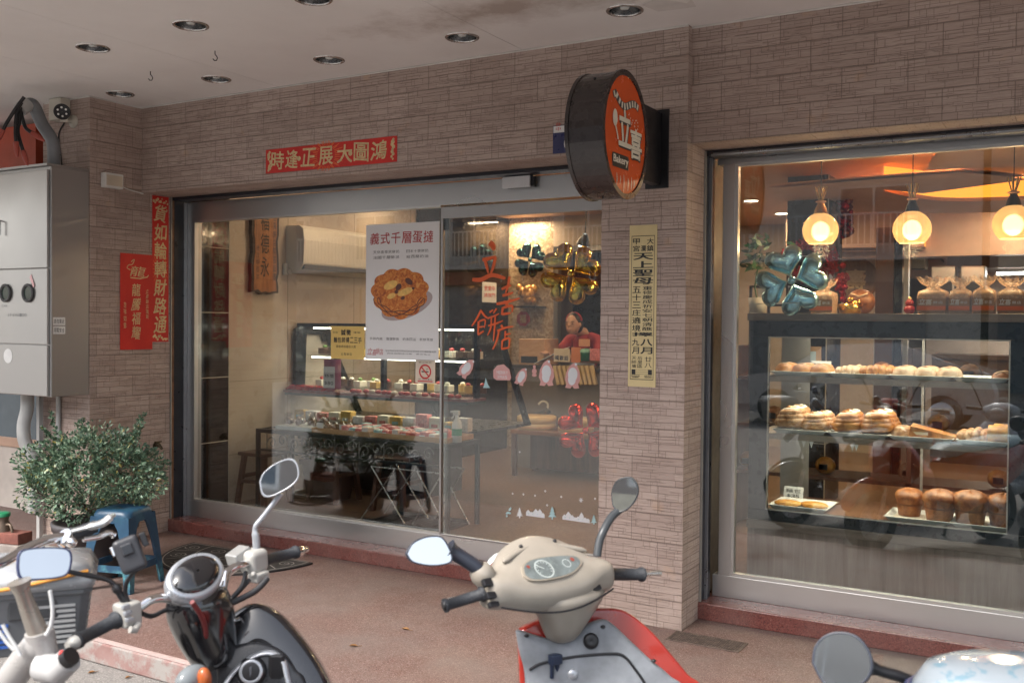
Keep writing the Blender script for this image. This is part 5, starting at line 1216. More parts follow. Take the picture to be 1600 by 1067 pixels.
# stools, planter, wire stand
M_DW = wood('dark_stool_wood', (.035, .014, .010), (.085, .035, .022), (.13, .06, .04), (6, 6, .8))
def wstool(x, y, label):
    t = thing('wooden_stool', (x, y, ZF), label, 'stool', 'dark wooden stools in the shop'); h = .53
    b = MB(); b.box((x-.15, y-.15, h-.03), (x+.15, y+.15, h)); b.build('seat', M_DW, t, bevel=.008)
    for sx in (-1, 1):
        for sy in (-1, 1):
            b = MB(); b.loft([[(x+sx*(e+dx), y+sy*(e+dy), z) for dx, dy in ((-.018, -.018), (.018, -.018), (.018, .018), (-.018, .018))] for z, e in ((ZF+.001, .15), (h-.031, .11))], smooth=False); b.build('leg', M_DW, t)
    b = MB()
    for s_ in (-1, 1): b.box((x-.115, y+s_*.13-.01, .28), (x+.115, y+s_*.13+.01, .31)); b.box((x+s_*.13-.01, y-.115, .315), (x+s_*.13+.01, y+.115, .345))
    b.build('stretcher', M_DW, t)
q = onZ(393, 789, ZF); wstool(q.x+.02, q.y+.12, 'dark wooden stool by the black wall tiles'); wstool(-4.75, 6.35, 'dark wooden stool behind the wire stand'); wstool(-5.45, 6.38, 'dark wooden stool behind the scooter mirror')
t = thing('planter_box', (-5.0, 6.4, ZF), 'brown rectangular planter box standing on the shop floor', 'planter'); a, c = onZ(478, 772, ZF), onZ(541, 781, ZF)
b = MB(); x0, x1, y0, y1 = a.x+.05, c.x+.02, 6.36, 6.54; b.loft([[(x0+e, y0+e, z), (x1-e, y0+e, z), (x1-e, y1-e, z), (x0+e, y1-e, z)] for z, e in ((ZF+.001, .03), (.38, .0), (.381, -.015), (.42, -.015), (.42, .01), (.36, .015))], caps=False, smooth=False); b.build('box', mat('brown_planter', (.07, .035, .028), .45), t)
b = MB()
for k in range(110): c_ = Vector((RI.uniform(x0-.1, x1+.25), RI.uniform(y0, y1), RI.uniform(.42, .60))); d = Vector((RI.gauss(0, 1), RI.gauss(0, 1), RI.gauss(.4, .5))).normalized(); s_ = d.orthogonal().normalized(); b.add([c_, c_+d*.03+s_*.012, c_+d*.06, c_+d*.03-s_*.012], [(0, 1, 2, 3)])
b.build('foliage', mat('dark_foliage', (.03, .045, .02), .5), t)
t = thing('wire_stand', (-4.3, 5.95, ZF), 'folding grey wire stand with crossed legs under the iron table', 'stand')
M_WIRE = mat('grey_wire', (.42, .41, .40), .3, .9)
for y in (5.83, 6.12):
    b = MB()
    for (xa, za), (xb, zb_) in (((-4.72, ZF+.01), (-4.40, .52)), ((-4.62, .52), (-4.30, ZF+.01))): b.cyl((xa, y, za), (xb, y, zb_), .006, n=8)
    b.build('crossed_legs', M_WIRE, t)
for y in (5.83, 6.12):
    b = MB()
    for (xa, za), (xb, zb_) in (((-4.30+.05, ZF+.01), (-3.98, .52)), ((-4.20, .52), (-3.93, ZF+.01))): b.cyl((xa, y, za), (xb, y, zb_), .006, n=8)
    b.build('crossed_legs', M_WIRE, t)
b = MB(); b.cyl((-4.62, 5.83, .52), (-3.98, 5.83, .52), .006, n=8); b.cyl((-4.62, 6.12, .52), (-3.98, 6.12, .52), .006, n=8); b.build('top_wires', M_WIRE, t)
t = thing('floor_tray', (-4.3, 5.95, ZF), 'black tray on the shop floor under the wire stand', 'tray'); b = MB(); b.box((-4.66, 5.78, ZF+.001), (-3.96, 6.16, ZF+.012)); b.box((-4.66, 5.78, ZF+.0125), (-3.96, 5.795, ZF+.035)); b.box((-4.66, 6.145, ZF+.0125), (-3.96, 6.16, ZF+.035)); b.build('tray_pan', mat('black_tray', (.02, .02, .022), .4), t)
b = MB()
for k in range(5): b.box((-4.62+k*.13, 5.80, ZF+.013), (-4.615+k*.13, 6.14, ZF+.018))
b.build('ribs', M_IRON, t)
# side table with bamboo steamers
a, c = onZ(797, 743, ZF), onZ(925, 752, ZF); y0 = 8.35
t = thing('wooden_side_table', (a.x+.4, y0+.2, ZF), 'brown wooden side table carrying bamboo steamers', 'table'); x0, x1, zt = a.x, c.x+.25, onY(800, 671, y0).z
b = MB(); b.box((x0, y0, zt-.04), (x1, y0+.5, zt)); b.build('table_top', wood('warm_brown_wood', (.12, .05, .025), (.22, .10, .05), (.30, .15, .08), (1, 9, 9)), t, bevel=.005)
for x in (x0+.01, x1-.05):
    for y in (y0+.02, y0+.44): b = MB(); b.box((x, y, ZF+.001), (x+.04, y+.04, zt-.0405)); b.build('leg', M_DW, t)
b = MB(); b.box((x0+.06, y0+.3, ZF+.05), (x1-.06, y0+.32, zt-.05)); b.build('back_panel', M_DW, t)
M_BAM = wood('bamboo', (.42, .28, .13), (.56, .41, .22), (.64, .5, .3), (1, 1, 14), 4)
def steamer(px0, px1, label):
    p0, p1 = onY(px0, 668, y0+.2), onY(px1, 668, y0+.2); cx, r = (p0.x+p1.x)/2, (p1.x-p0.x)/2; t = thing('bamboo_steamer', (cx, y0+.2, zt), label, 'steamer', 'bamboo steamers on the side table')
    b = MB(); b.lathe([(.001, .001), (r, .001), (r, .06), (r*.985, .062), (r*.985, .066), (r*1.01, .068), (r*1.01, .125), (r*.9, .135), (.001, .142)], (cx, y0+.2, zt), n=32); b.build('basket', M_BAM, t)
    b = MB(); b.lathe([(r*1.006, .02), (r*1.012, .024), (r*1.012, .034), (r*1.006, .038)], (cx, y0+.2, zt), n=32); b.build('band', M_TRAYW, t)
steamer(812, 866, 'round two tier bamboo steamer, left one'); steamer(875, 925, 'bamboo steamer partly hidden by the red balloon')
t = thing('umbrella', (x0+.4, y0+.4, zt), 'dark umbrella with a white hooked handle behind the steamer', 'umbrella'); b = MB(); b.tube([at(812, 660, 9.9), at(850, 648, 9.9), at(858, 640, 9.9)], [.05, .05, .03], 10); b.build('folded_canopy', M_BLACK, t)
b = MB(); b.tube(smooth_path([at(852, 650, 9.9), at(856, 632, 9.9), at(848, 627, 9.9), at(841, 632, 9.9)]), .01, 8); b.build('hook_handle', M_WHITE, t)

# ---------------------------------------------------------------- foil balloons
def foil(nm, c, rough=.1):
    m, nt, bb = nodes(nm); v = coord(nt); bb.inputs['Metallic'].default_value = 1; bb.inputs['Roughness'].default_value = rough
    nt.links.new(ramp(nt, noise(nt, v, 14, 3), [(.3, [x*.8 for x in c]), (.7, c)]), bb.inputs['Base Color']); bump(nt, bb, noise(nt, v, 22, 3, .6, 1.5), .13, .01); return m
def clover(label, c, R, U, V, m, rot=.5, string=None, group='four leaf foil balloons'):
    U = Vector(U).normalized(); N = U.cross(Vector(V)).normalized(); V = N.cross(U)
    t = thing('foil_balloon', c, label, 'balloon', group)
    for k in range(4):
        a0 = rot+k*math.pi/2; dx = Vector((math.cos(a0), math.sin(a0))); dy = Vector((-dx.y, dx.x)); b = MB(); n = 40; M_ = 9; rings = []
        for side in (1, -1):
            vs = []
            for i in range(M_+1):
                ro = i/M_
                for j in range(n):
                    th = 2*math.pi*j/n; hx = 16*math.sin(th)**3/17; hy = (13*math.cos(th)-5*math.cos(2*th)-2*math.cos(3*th)-math.cos(4*th))/17
                    # heart with its point at the balloon's middle
                    lx = .57+ro*(hy*.52+.02); ly = ro*hx*.57
                    hgt = .27*max(0, 1-ro**2.4)**.62*(1+.05*math.sin(th*13)*ro)
                    p2 = dx*lx+dy*ly; vs.append(Vector(c)+(U*p2.x+V*p2.y)*R+N*(side*hgt*R))
            fs = [(i*n+j, i*n+(j+1)%n, (i+1)*n+(j+1)%n, (i+1)*n+j) for i in range(M_) for j in range(n)]
            if side < 0: fs = [f[::-1] for f in fs]
            b.add(vs, fs, True)
        # crimped seam
        b.build('lobe', m, t)
    b = MB(); b.ball(c, R*.12, R*.12, R*.12, n=10, m=6); b.build('knot', m, t)
    if string: b = MB(); b.tube(string, .003, 6); b.build('stick', M_WHITE, t)
    return t
q = at(892, 428, 6.75); clover('gold four leaf foil balloon hanging behind the door glass', q, .215, _r, (0, 0, 1), foil('gold_foil', (.90, .68, .14), .12), .62, [q, q+Vector((0, .0, -.0))] and None)
q = at(915, 672, 6.85); clover('red four leaf foil balloon low beside the stone pillar', q, .20, _r, (0, 0, 1), foil('red_foil', (.85, .07, .05), .12), .85)
q = Vector(onY(828, 406, 10.1)); clover('dark teal four leaf foil balloon on the gold mosaic wall', q, .21, (1, 0, 0), (0, 0, 1), foil('teal_foil', (.06, .16, .17), .2), .6)
q = onY(1237, 438, 5.66); clover('metallic blue four leaf foil balloon in the right window', q, .20, (.95, .3, 0), (0, 0, 1), foil('blue_foil', (.42, .78, .95), .24), .35, [q+Vector((-.22, -.03, -.135)), q+Vector((.06, -.06, -.13))])

# ---------------------------------------------------------------- counter and the shop worker
Y0 = 8.9
t = thing('shop_counter', (-4.7, Y0, ZF), 'service counter at the back with signs and trays on it', 'counter'); xa, xb = onY(800, 560, Y0).x, -3.3
zt = onY(870, 572, Y0).z
b = MB(); b.box((xa, Y0, ZF), (xb, Y0+.08, zt-.03)); b.build('front', mat('grey_counter', (.18, .16, .15), .4), t)
b = MB(); b.box((xa-.02, Y0-.03, zt-.0295), (xb, Y0+.5, zt)); b.build('counter_top', mat('dark_counter_top', (.05, .045, .04), .25), t)
t = thing('wooden_box', (xa+.1, Y0+.2, zt), 'pale pine box on the counter before the worker', 'box'); a, c = onY(812, 548, Y0+.1), onY(852, 530, Y0+.1); b = MB(); b.box((a.x, Y0+.08, zt+.001), (c.x, Y0+.4, c.z)); b.build('crate', M_TRAYW, t, bevel=.006)
b = MB(); b.box((a.x+.03, Y0+.076, zt+.02), (c.x-.08, Y0+.0795, zt+.09)); b.build('dark_slot', M_BLACK, t)
CPn = Plane((0, Y0-.03, 0), (1, 0, 0), (0, 0, 1))
def board(px0, py0, px1, py1, m, label, words=None, mt=None, y=Y0-.0, nm='counter_sign', cat='sign'):
    a, c = onY(px0, py1, y), onY(px1, py0, y); t = thing(nm, (a.x, y, a.z), label, cat, 'small signs on the counter'); b = MB(); b.box((a.x, y-.012, a.z), (c.x, y, c.z)); b.build('board', m, t, bevel=.002)
    if words: P2 = Plane((0, y-.012, 0), (1, 0, 0), (0, 0, 1)); b = MB(); row(b, P2, words, a.x+.01, c.x-.01, a.z+(c.z-a.z)*.3, (c.z-a.z)*.36, .001, .02); b.build('lettering', mt or M_BLKINK, t)
    return t
board(866, 545, 891, 565, mat('cream_board', (.62, .55, .45), .5), 'cream counter sign with dark blue writing', '喝歡話', mat('navy_ink', (.03, .05, .12), .5))
board(893, 543, 908, 566, mat('orange_card', (.60, .22, .10), .5), 'orange card next to the cream counter sign'); board(922, 545, 940, 563, M_PK[0], 'pink card at the right end of the counter'); board(905, 530, 922, 541, mat('salmon_card', (.66, .34, .20), .5), 'salmon card behind the counter signs', y=Y0+.1)
t = thing('green_tub', onY(915, 560, Y0), 'dark green tub on the counter between the cards', 'tub'); q = onY(915, 564, Y0); b = MB(); b.lathe([(.001, 0), (.05, 0), (.055, .09), (.045, .12), (.001, .13)], (q.x, Y0+.0, q.z)); b.build('tub', mat('dark_green_tub', (.01, .12, .06), .35), t)
b = MB(); b.lathe([(.056, .085), (.058, .09), (.056, .1), (.047, .121)], (q.x, Y0, q.z)); b.build('lid', mat('mint_lid', (.25, .5, .4), .4), t)
M_SLIP = mat('pale_paper_bag', (.62, .47, .26), .6)
for k in range(9):
    px = 866+k*7.2; a = onY(px, 601, Y0-.06); c = onY(px+8, 571, Y0-.06); t = thing('paper_sleeve', a, 'tan paper sleeve leaning in the rack under the counter', 'paper bag', 'paper sleeves under the counter'); b = MB(); b.obox(((a.x+c.x)/2, Y0-.06, (a.z+c.z)/2), Vector((.96, 0, .25)).normalized(), (0, 1, 0), Vector((-.25, 0, .96)).normalized(), .016, .02, (c.z-a.z)/2); b.build('sleeve', M_SLIP, t, bevel=.003)
t = thing('red_fan_ornament', at(817, 496, 10), 'red fan shaped new year ornament on the mosaic wall', 'ornament'); q = onY(817, 498, 10.15); PM = Plane((0, 10.15, 0), (1, 0, 0), (0, 0, 1)); b = MB(); b.prism([PM.p(q.x+.09*math.cos(a_), q.z+.09*math.sin(a_)) for a_ in [2*math.pi*k/8+.39 for k in range(8)]], (0, -1, 0), .02); b.build('disc', mat('ornament_red', (.40, .03, .04), .4), t); b = MB(); text(b, PM, '福', q.x-.045, q.z-.05, q.x+.045, q.z+.05, .002, .02); b.build('lettering', M_GOLDINK, t)
t = thing('gold_flowers', onY(825, 465, 10.0), 'cluster of golden and brown flowers on a small wall shelf', 'flowers'); b = MB(); q = onY(825, 462, 10.0)
for k in range(16): b.ball(q+Vector((RI.uniform(-.13, .10), RI.uniform(-.05, .05), RI.uniform(-.08, .12))), RI.uniform(.035, .06), n=7, m=5)
b.build('blossoms', mat('gold_petal', (.55, .30, .10), .3, .4, .4, 20), t); b = MB(); b.box((q.x-.16, 9.93, q.z-.14), (q.x+.14, 10.19, q.z-.12)); b.build('shelf', M_BLACK, t)
t = thing('hanging_notice', onY(765, 455, 8.6), 'small red and white notice hung on the dark panel', 'notice'); a, c = onX(754, 472, -6.01), onX(776, 442, -6.01); b = MB(); b.box((-6.018, a.y, a.z), (-6.012, c.y, c.z)); b.build('sheet', M_ST_W, t)
b = MB(); PN = Plane((-6.0115, 0, 0), (0, 1, 0), (0, 0, 1)); row(b, PN, '營業中', a.y+.03, c.y-.03, c.z-.07, .06, .001); row(b, PN, '請推門', a.y+.03, c.y-.03, c.z-.15, .05, .001); b.build('red_lettering', M_RED, t)
# pendant spot over the counter
q = at(912, 382, 8.9); t = thing('spot_lamp', q, 'small bright spot lamp hanging over the counter', 'lamp'); b = MB(); b.lathe([(.02, .1), (.06, .02), (.065, 0)], q, (.3, -.3, 1)); b.build('shade', M_BLACK, t); b = MB(); b.ball(q, .05, .05, .03, n=12, m=6); b.build('bulb', emis('spot_bulb', (1, .93, .8), 8), t); b = MB(); b.tube([q+Vector((.03, -.03, .1)), (q.x+.03, q.y, ZI)], .006, 6); b.build('cord', M_BLACK, t)

# worker: one continuous body; clothes, hair, apron as children
W0_ = Vector(onY(912, 560, 9.45)); WX, WY = W0_.x, 9.45; HZ = onY(909, 494, WY).z       # shoulder datum
t = thing('person', (WX, WY, ZF), 'shop worker in red shirt and pale apron leaning over the counter, looking down', 'person')
M_SKIN = mat('skin', (.50, .29, .20), .5, var=.05)
b = MB(); hx = WX-.035; HB_ = HZ; HZ = HZ-.085; WYh = WY-.07
b.ball((hx, WYh-.12, HZ), .075, .088, .108, n=16, m=12); b.ball((hx, WYh-.165, HZ-.055), .048, .045, .048); b.ball((hx, WYh-.208, HZ-.016), .010, .014, .014)  # head, jaw, nose
b.ball((hx-.078, WYh-.11, HZ-.01), .012, .02, .026); b.ball((hx+.078, WYh-.11, HZ-.01), .012, .02, .026)
b.tube([(hx, WYh-.06, HZ-.06), (WX, WY-.02, HB_-.17), (WX, WY+.01, HB_-.24)], [.052, .056, .075], 12)
b.tube([(WX, WY+.01, HB_-.21), (WX, WY+.02, HB_-.28), (WX, WY+.04, HB_-.45), (WX, WY+.06, HB_-.62), (WX, WY+.06, HB_-.80)], [.10, .15, .145, .13, .15], 16, flat=.66)
hands = []
for s_ in (-1, 1):
    sh = Vector((WX+s_*.165, WY+.01, HB_-.265)); el = Vector((WX+s_*.27, WY-.16, HB_-.46)); wr = Vector((WX-.12+s_*.10, WY-.40, HB_-.40 if s_ < 0 else HB_-.43))
    b.tube([(WX+s_*.08, WY+.01, HB_-.235), sh, sh.lerp(el, .5), el, el.lerp(wr, .5), wr], [.06, .062, .05, .042, .038, .026], 12)
    d = (wr-el).normalized(); hn = wr+d*.05; b.tube([wr, hn, hn+d*.035], [.028, .038, .034], 10, flat=.55)
    sd_ = d.cross(Vector((0, 0, 1))).normalized()
    for f in range(4): b0 = hn+d*.03+sd_*(-.027+.018*f); L = (.055, .066, .062, .048)[f]; b.tube([b0, b0+d*L*.5+Vector((0, 0, -.006)), b0+d*L+Vector((0, 0, -.026))], [.010, .009, .007], 7)
    b.tube([hn-d*.02-s_*sd_*.03, hn+d*.015-s_*sd_*.055, hn+d*.045-s_*sd_*.055], [.012, .010, .008], 7)
for s_ in (-1, 1): b.tube([(WX+s_*.085, WY+.06, HB_-.76), (WX+s_*.09, WY+.05, HB_-1.15), (WX+s_*.09, WY+.07, ZF+.07), (WX+s_*.09, WY-.08, ZF+.035)], [.105, .075, .05, .04], 12)
body = b.build('body', M_SKIN, t)
md = body.modifiers.new('one_surface', 'REMESH'); md.mode = 'VOXEL'; md.voxel_size = .0075; md.use_smooth_shade = True
sm = body.modifiers.new('soft', 'SMOOTH'); sm.iterations = 3; sm.factor = .5
M_SHIRT = mat('red_shirt_cloth', (.30, .025, .03), .8, var=.15, bmp=.3, bscale=30)
b = MB(); b.tube([(WX, WY+.005, HB_-.185), (WX, WY+.015, HB_-.25), (WX, WY+.04, HB_-.45), (WX, WY+.06, HB_-.62), (WX, WY+.06, HB_-.80)], [.085, .162, .158, .145, .165], 18, flat=.7)
for s_ in (-1, 1):
    sh = Vector((WX+s_*.165, WY+.01, HB_-.265)); el = Vector((WX+s_*.27, WY-.16, HB_-.46)); b.tube([(WX+s_*.06, WY+.01, HB_-.235), sh, sh.lerp(el, .5), sh.lerp(el, .75)], [.07, .075, .066, .066], 12, caps=False)
b.build('shirt', M_SHIRT, t, weld=True)
b = MB(); b.loft([[(WX+x, WY-.105+.04*abs(x)/.12+dy, HB_+z) for x, dy in ((-w_, .03), (-w_*.5, 0), (0, -.006), (w_*.5, 0), (w_, .03))] for w_, z, in ((.08, -.27), (.12, -.40), (.15, -.55), (.16, -.8))], caps=False, closed=False); b.add([], []); 
ap = b.build('apron', mat('pale_blue_apron', (.36, .40, .46), .8, bmp=.3, bscale=40), t); md = ap.modifiers.new('cloth', 'SOLIDIFY'); md.thickness = .006
b = MB(); b.ball((hx, WYh-.095, HZ+.025), .083, .092, .10, n=16, m=10, z0=-.1); b.ball((hx, WYh-.05, HZ-.02), .078, .07, .09); b.build('hair', mat('black_hair', (.010, .009, .009), .5, bmp=.5, bscale=80), t)
b = MB(); b.tube([(hx+.088*math.cos(a_), WYh-.10, HZ+.035+.082*math.sin(a_)) for a_ in [math.pi*k/14 for k in range(15)]], .012, 8); b.build('headband', M_SHIRT, t)
b = MB()
for s_ in (-1, 1): b.ball((hx+s_*.032, WYh-.198, HZ+.004), .011, .006, .005, n=8, m=5); b.tube([(hx+s_*.018, WYh-.203, HZ+.024), (hx+s_*.05, WYh-.192, HZ+.026)], .004, 6)
b.build('eyes', M_BLACK, t)
b = MB(); b.tube([(hx-.02, WYh-.236, HZ-.058), (hx, WYh-.24, HZ-.06), (hx+.02, WYh-.236, HZ-.058)], .004, 6); b.build('mouth', mat('lips', (.36, .10, .09), .5), t)
t = thing('paper_sheet', at(880, 540, 9.5), 'white sheet with a dark edge held by the worker over the counter', 'paper'); q = Vector((WX-.14, WY-.46, HB_-.41)); b = MB(); b.obox(q, Vector((1, .15, .5)).normalized(), Vector((-.1, 1, .1)).normalized(), Vector((-.5, -.1, 1)).normalized(), .17, .11, .003); b.build('sheet', M_ST_W, t)
b = MB(); b.obox(q+Vector((0, 0, .006)), Vector((1, .15, .5)).normalized(), Vector((-.1, 1, .1)).normalized(), Vector((-.5, -.1, 1)).normalized(), .15, .01, .003); b.build('dark_edge', M_BLACK, t)
# ================================================================ right window: bread case, pendants, column, far shop
RB = random.Random(5)
BY = 5.75
M_WOODP = wood('grey_brown_panel_wood', (.085, .062, .050), (.17, .128, .105), (.25, .20, .17), (9, 9, .6), 2.2, .45)
M_NAVY = mat('blue_black_case_frame', (.016, .024, .032), .3, var=.2)
t = thing('bread_case', (-.6, 6.0, ZF), 'tall bread display case with a blue black frame and wooden base', 'display case')
BX0, BX1, DIV = -1.73, 2.2, -.335
b = MB(); b.box((BX0, BY, ZF), (BX1, BY+.6, .405)); b.build('wood_base', M_WOODP, t)
b = MB(); b.box((BX0-.004, BY-.012, .4055), (BX1, BY+.6, .455)); b.box((BX0-.012, BY-.02, 1.628), (BX1, BY+.62, 1.672))
b.build('wood_band', wood('grey_brown_band_wood', (.10, .075, .062), (.19, .15, .125), (.26, .21, .18), (.8, 9, 9), 2.4, .4), t, bevel=.003)
fr = MB()
fr.box((BX0, BY, .4555), (BX1, BY+.05, .519)); fr.box((BX0, BY, 1.536), (BX1, BY+.05, 1.6275))
fr.box((BX0, BY, .5195), (-1.622, BY+.05, 1.5355)); fr.box((-.349, BY, .5195), (-.20, BY+.05, 1.5355)); fr.box((1.0, BY, .5195), (1.15, BY+.05, 1.5355))
fr.box((BX0, BY+.0505, 1.58), (BX1, BY+.6, 1.6275)); fr.box((BX0, BY+.0505, .4555), (BX1, BY+.6, .50))
FRO = fr.build('case_frame', M_NAVY, t, bevel=.003)
b = MB()
for x0, x1 in ((-1.622, -.349), (-.2, 1.0)):
    b.box((x0, BY-.003, .519), (x1, BY+.001, .526)); b.box((x0, BY-.003, 1.529), (x1, BY+.001, 1.536)); b.box((x0, BY-.003, .5265), (x0+.007, BY+.001, 1.5285)); b.box((x1-.007, BY-.003, .5265), (x1, BY+.001, 1.5285))
b.build('pale_bead', mat('pale_bead_strip', (.52, .50, .46), .35, .4), FRO)
b = MB(); b.box((-1.614, BY+.012, .526), (-.356, BY+.018, 1.529)); b.box((-.194, BY+.012, .526), (.994, BY+.018, 1.529)); b.build('glass_front', M_GLASS2, t)
S1, S2, S0 = 1.305, .965, .515
b = MB()
for z in (S1, S2): b.box((-1.72, BY+.06, z-.035), (2.1, BY+.50, z))
b.build('shelf', wood('shelf_wood', (.15, .115, .095), (.25, .20, .17), (.33, .27, .235), (.8, 9, 9), 2.4, .4), t)
b = MB(); b.box((-1.72, BY+.06, S0-.012), (2.1, BY+.59, S0)); b.build('bottom_board', wood('brown_case_floor', (.10, .045, .025), (.17, .085, .05), (.22, .12, .075), (.8, 9, 9), 2.4, .3), t)
b = MB(); b.box((-.86, BY+.595, .5), (-.845, BY+.60, 1.57)); b.box((-1.70, BY+.595, .5), (-1.52, BY+.60, 1.57)); b.build('back_rail', M_STEELD, t)
b = MB(); b.box((-1.60, BY+.475, S1-.042), (-.36, BY+.49, S1-.0355)); b.box((-1.60, BY+.475, S2-.042), (-.36, BY+.49, S2-.0355)); b.box((-1.60, BY+.08, 1.565), (-.36, BY+.095, 1.578)); b.build('led_strip', emis('case_led', (1, .86, .66), 2.0), t)  # glowing strips added to go with the hidden shelf lights
warm_lamp(-1.0, BY+.2, 1.57, 4.2, 1.2, .2, (1, .82, .6), 'case_light'); warm_lamp(-1.0, BY+.2, S1-.045, 3.6, 1.2, .15, (1, .82, .6), 'case_light'); warm_lamp(-1.0, BY+.2, S2-.045, 4.0, 1.2, .15, (1, .82, .6), 'case_light')  # unseen area lights added to brighten the breads

M_TRAY = mat('white_tray', (.66, .67, .66), .35, var=.03); M_PAPER = mat('baking_paper', (.66, .60, .52), .6)
def crust(nm, lo, mid, hi, sc=16):
    m, nt, bb = nodes(nm); v = coord(nt); n = noise(nt, v, sc, 5, .62); sz = nt.nodes.new('ShaderNodeNewGeometry')
    nt.links.new(ramp(nt, n, [(.32, lo), (.5, mid), (.68, hi)]), bb.inputs['Base Color']); bb.inputs['Roughness'].default_value = .42; bump(nt, bb, noise(nt, v, 45, 4), .5, .006); return m
C_BUN = crust('golden_crust', (.20, .065, .016), (.38, .15, .04), (.54, .28, .09)); C_PALE = crust('floury_crust', (.36, .19, .10), (.54, .37, .25), (.64, .52, .41)); C_DARK = crust('dark_cake_crust', (.10, .03, .010), (.24, .085, .028), (.38, .16, .055), 22); C_YEL = crust('yellow_pastry', (.36, .13, .018), (.58, .27, .04), (.68, .42, .11)); C_TWIST = crust('sugar_twist', (.22, .09, .035), (.44, .24, .12), (.62, .45, .31), 30)
def tray(px0, px1, py, z, label, dy=.26, y0=None):
    y0 = BY+.075 if y0 is None else y0; a, c = onY(px0, py, y0), onY(px1, py, y0); x0, x1 = a.x+.006, c.x-.004; cx = (x0+x1)/2
    t = thing('bread_tray', (cx, y0+dy/2, z), label, 'tray', 'white trays in the bread case'); b = MB()
    R_ = lambda e, zz: [(x0+e, y0+e, zz), (x1-e, y0+e, zz), (x1-e, y0+dy-e, zz), (x0+e, y0+dy-e, zz)]
    b.loft([R_(.022, z+.001), R_(.0, z+.022), R_(-.004, z+.022), R_(-.004, z+.027), R_(.003, z+.027), R_(.024, z+.005)], caps=False, smooth=False); b.add(R_(.024, z+.005), [(0, 1, 2, 3)]); b.build('tray_shell', M_TRAY, t, bevel=.002)
    b = MB(); b.add([(x0+.03, y0+.03, z+.0075), (x1-.03, y0+.03, z+.0078), (x1-.028, y0+dy-.03, z+.0079), (x0+.03, y0+dy-.03, z+.0075)], [(0, 1, 2, 3)]); b.build('paper', M_PAPER, t)
    return x0, x1, y0, z+.009
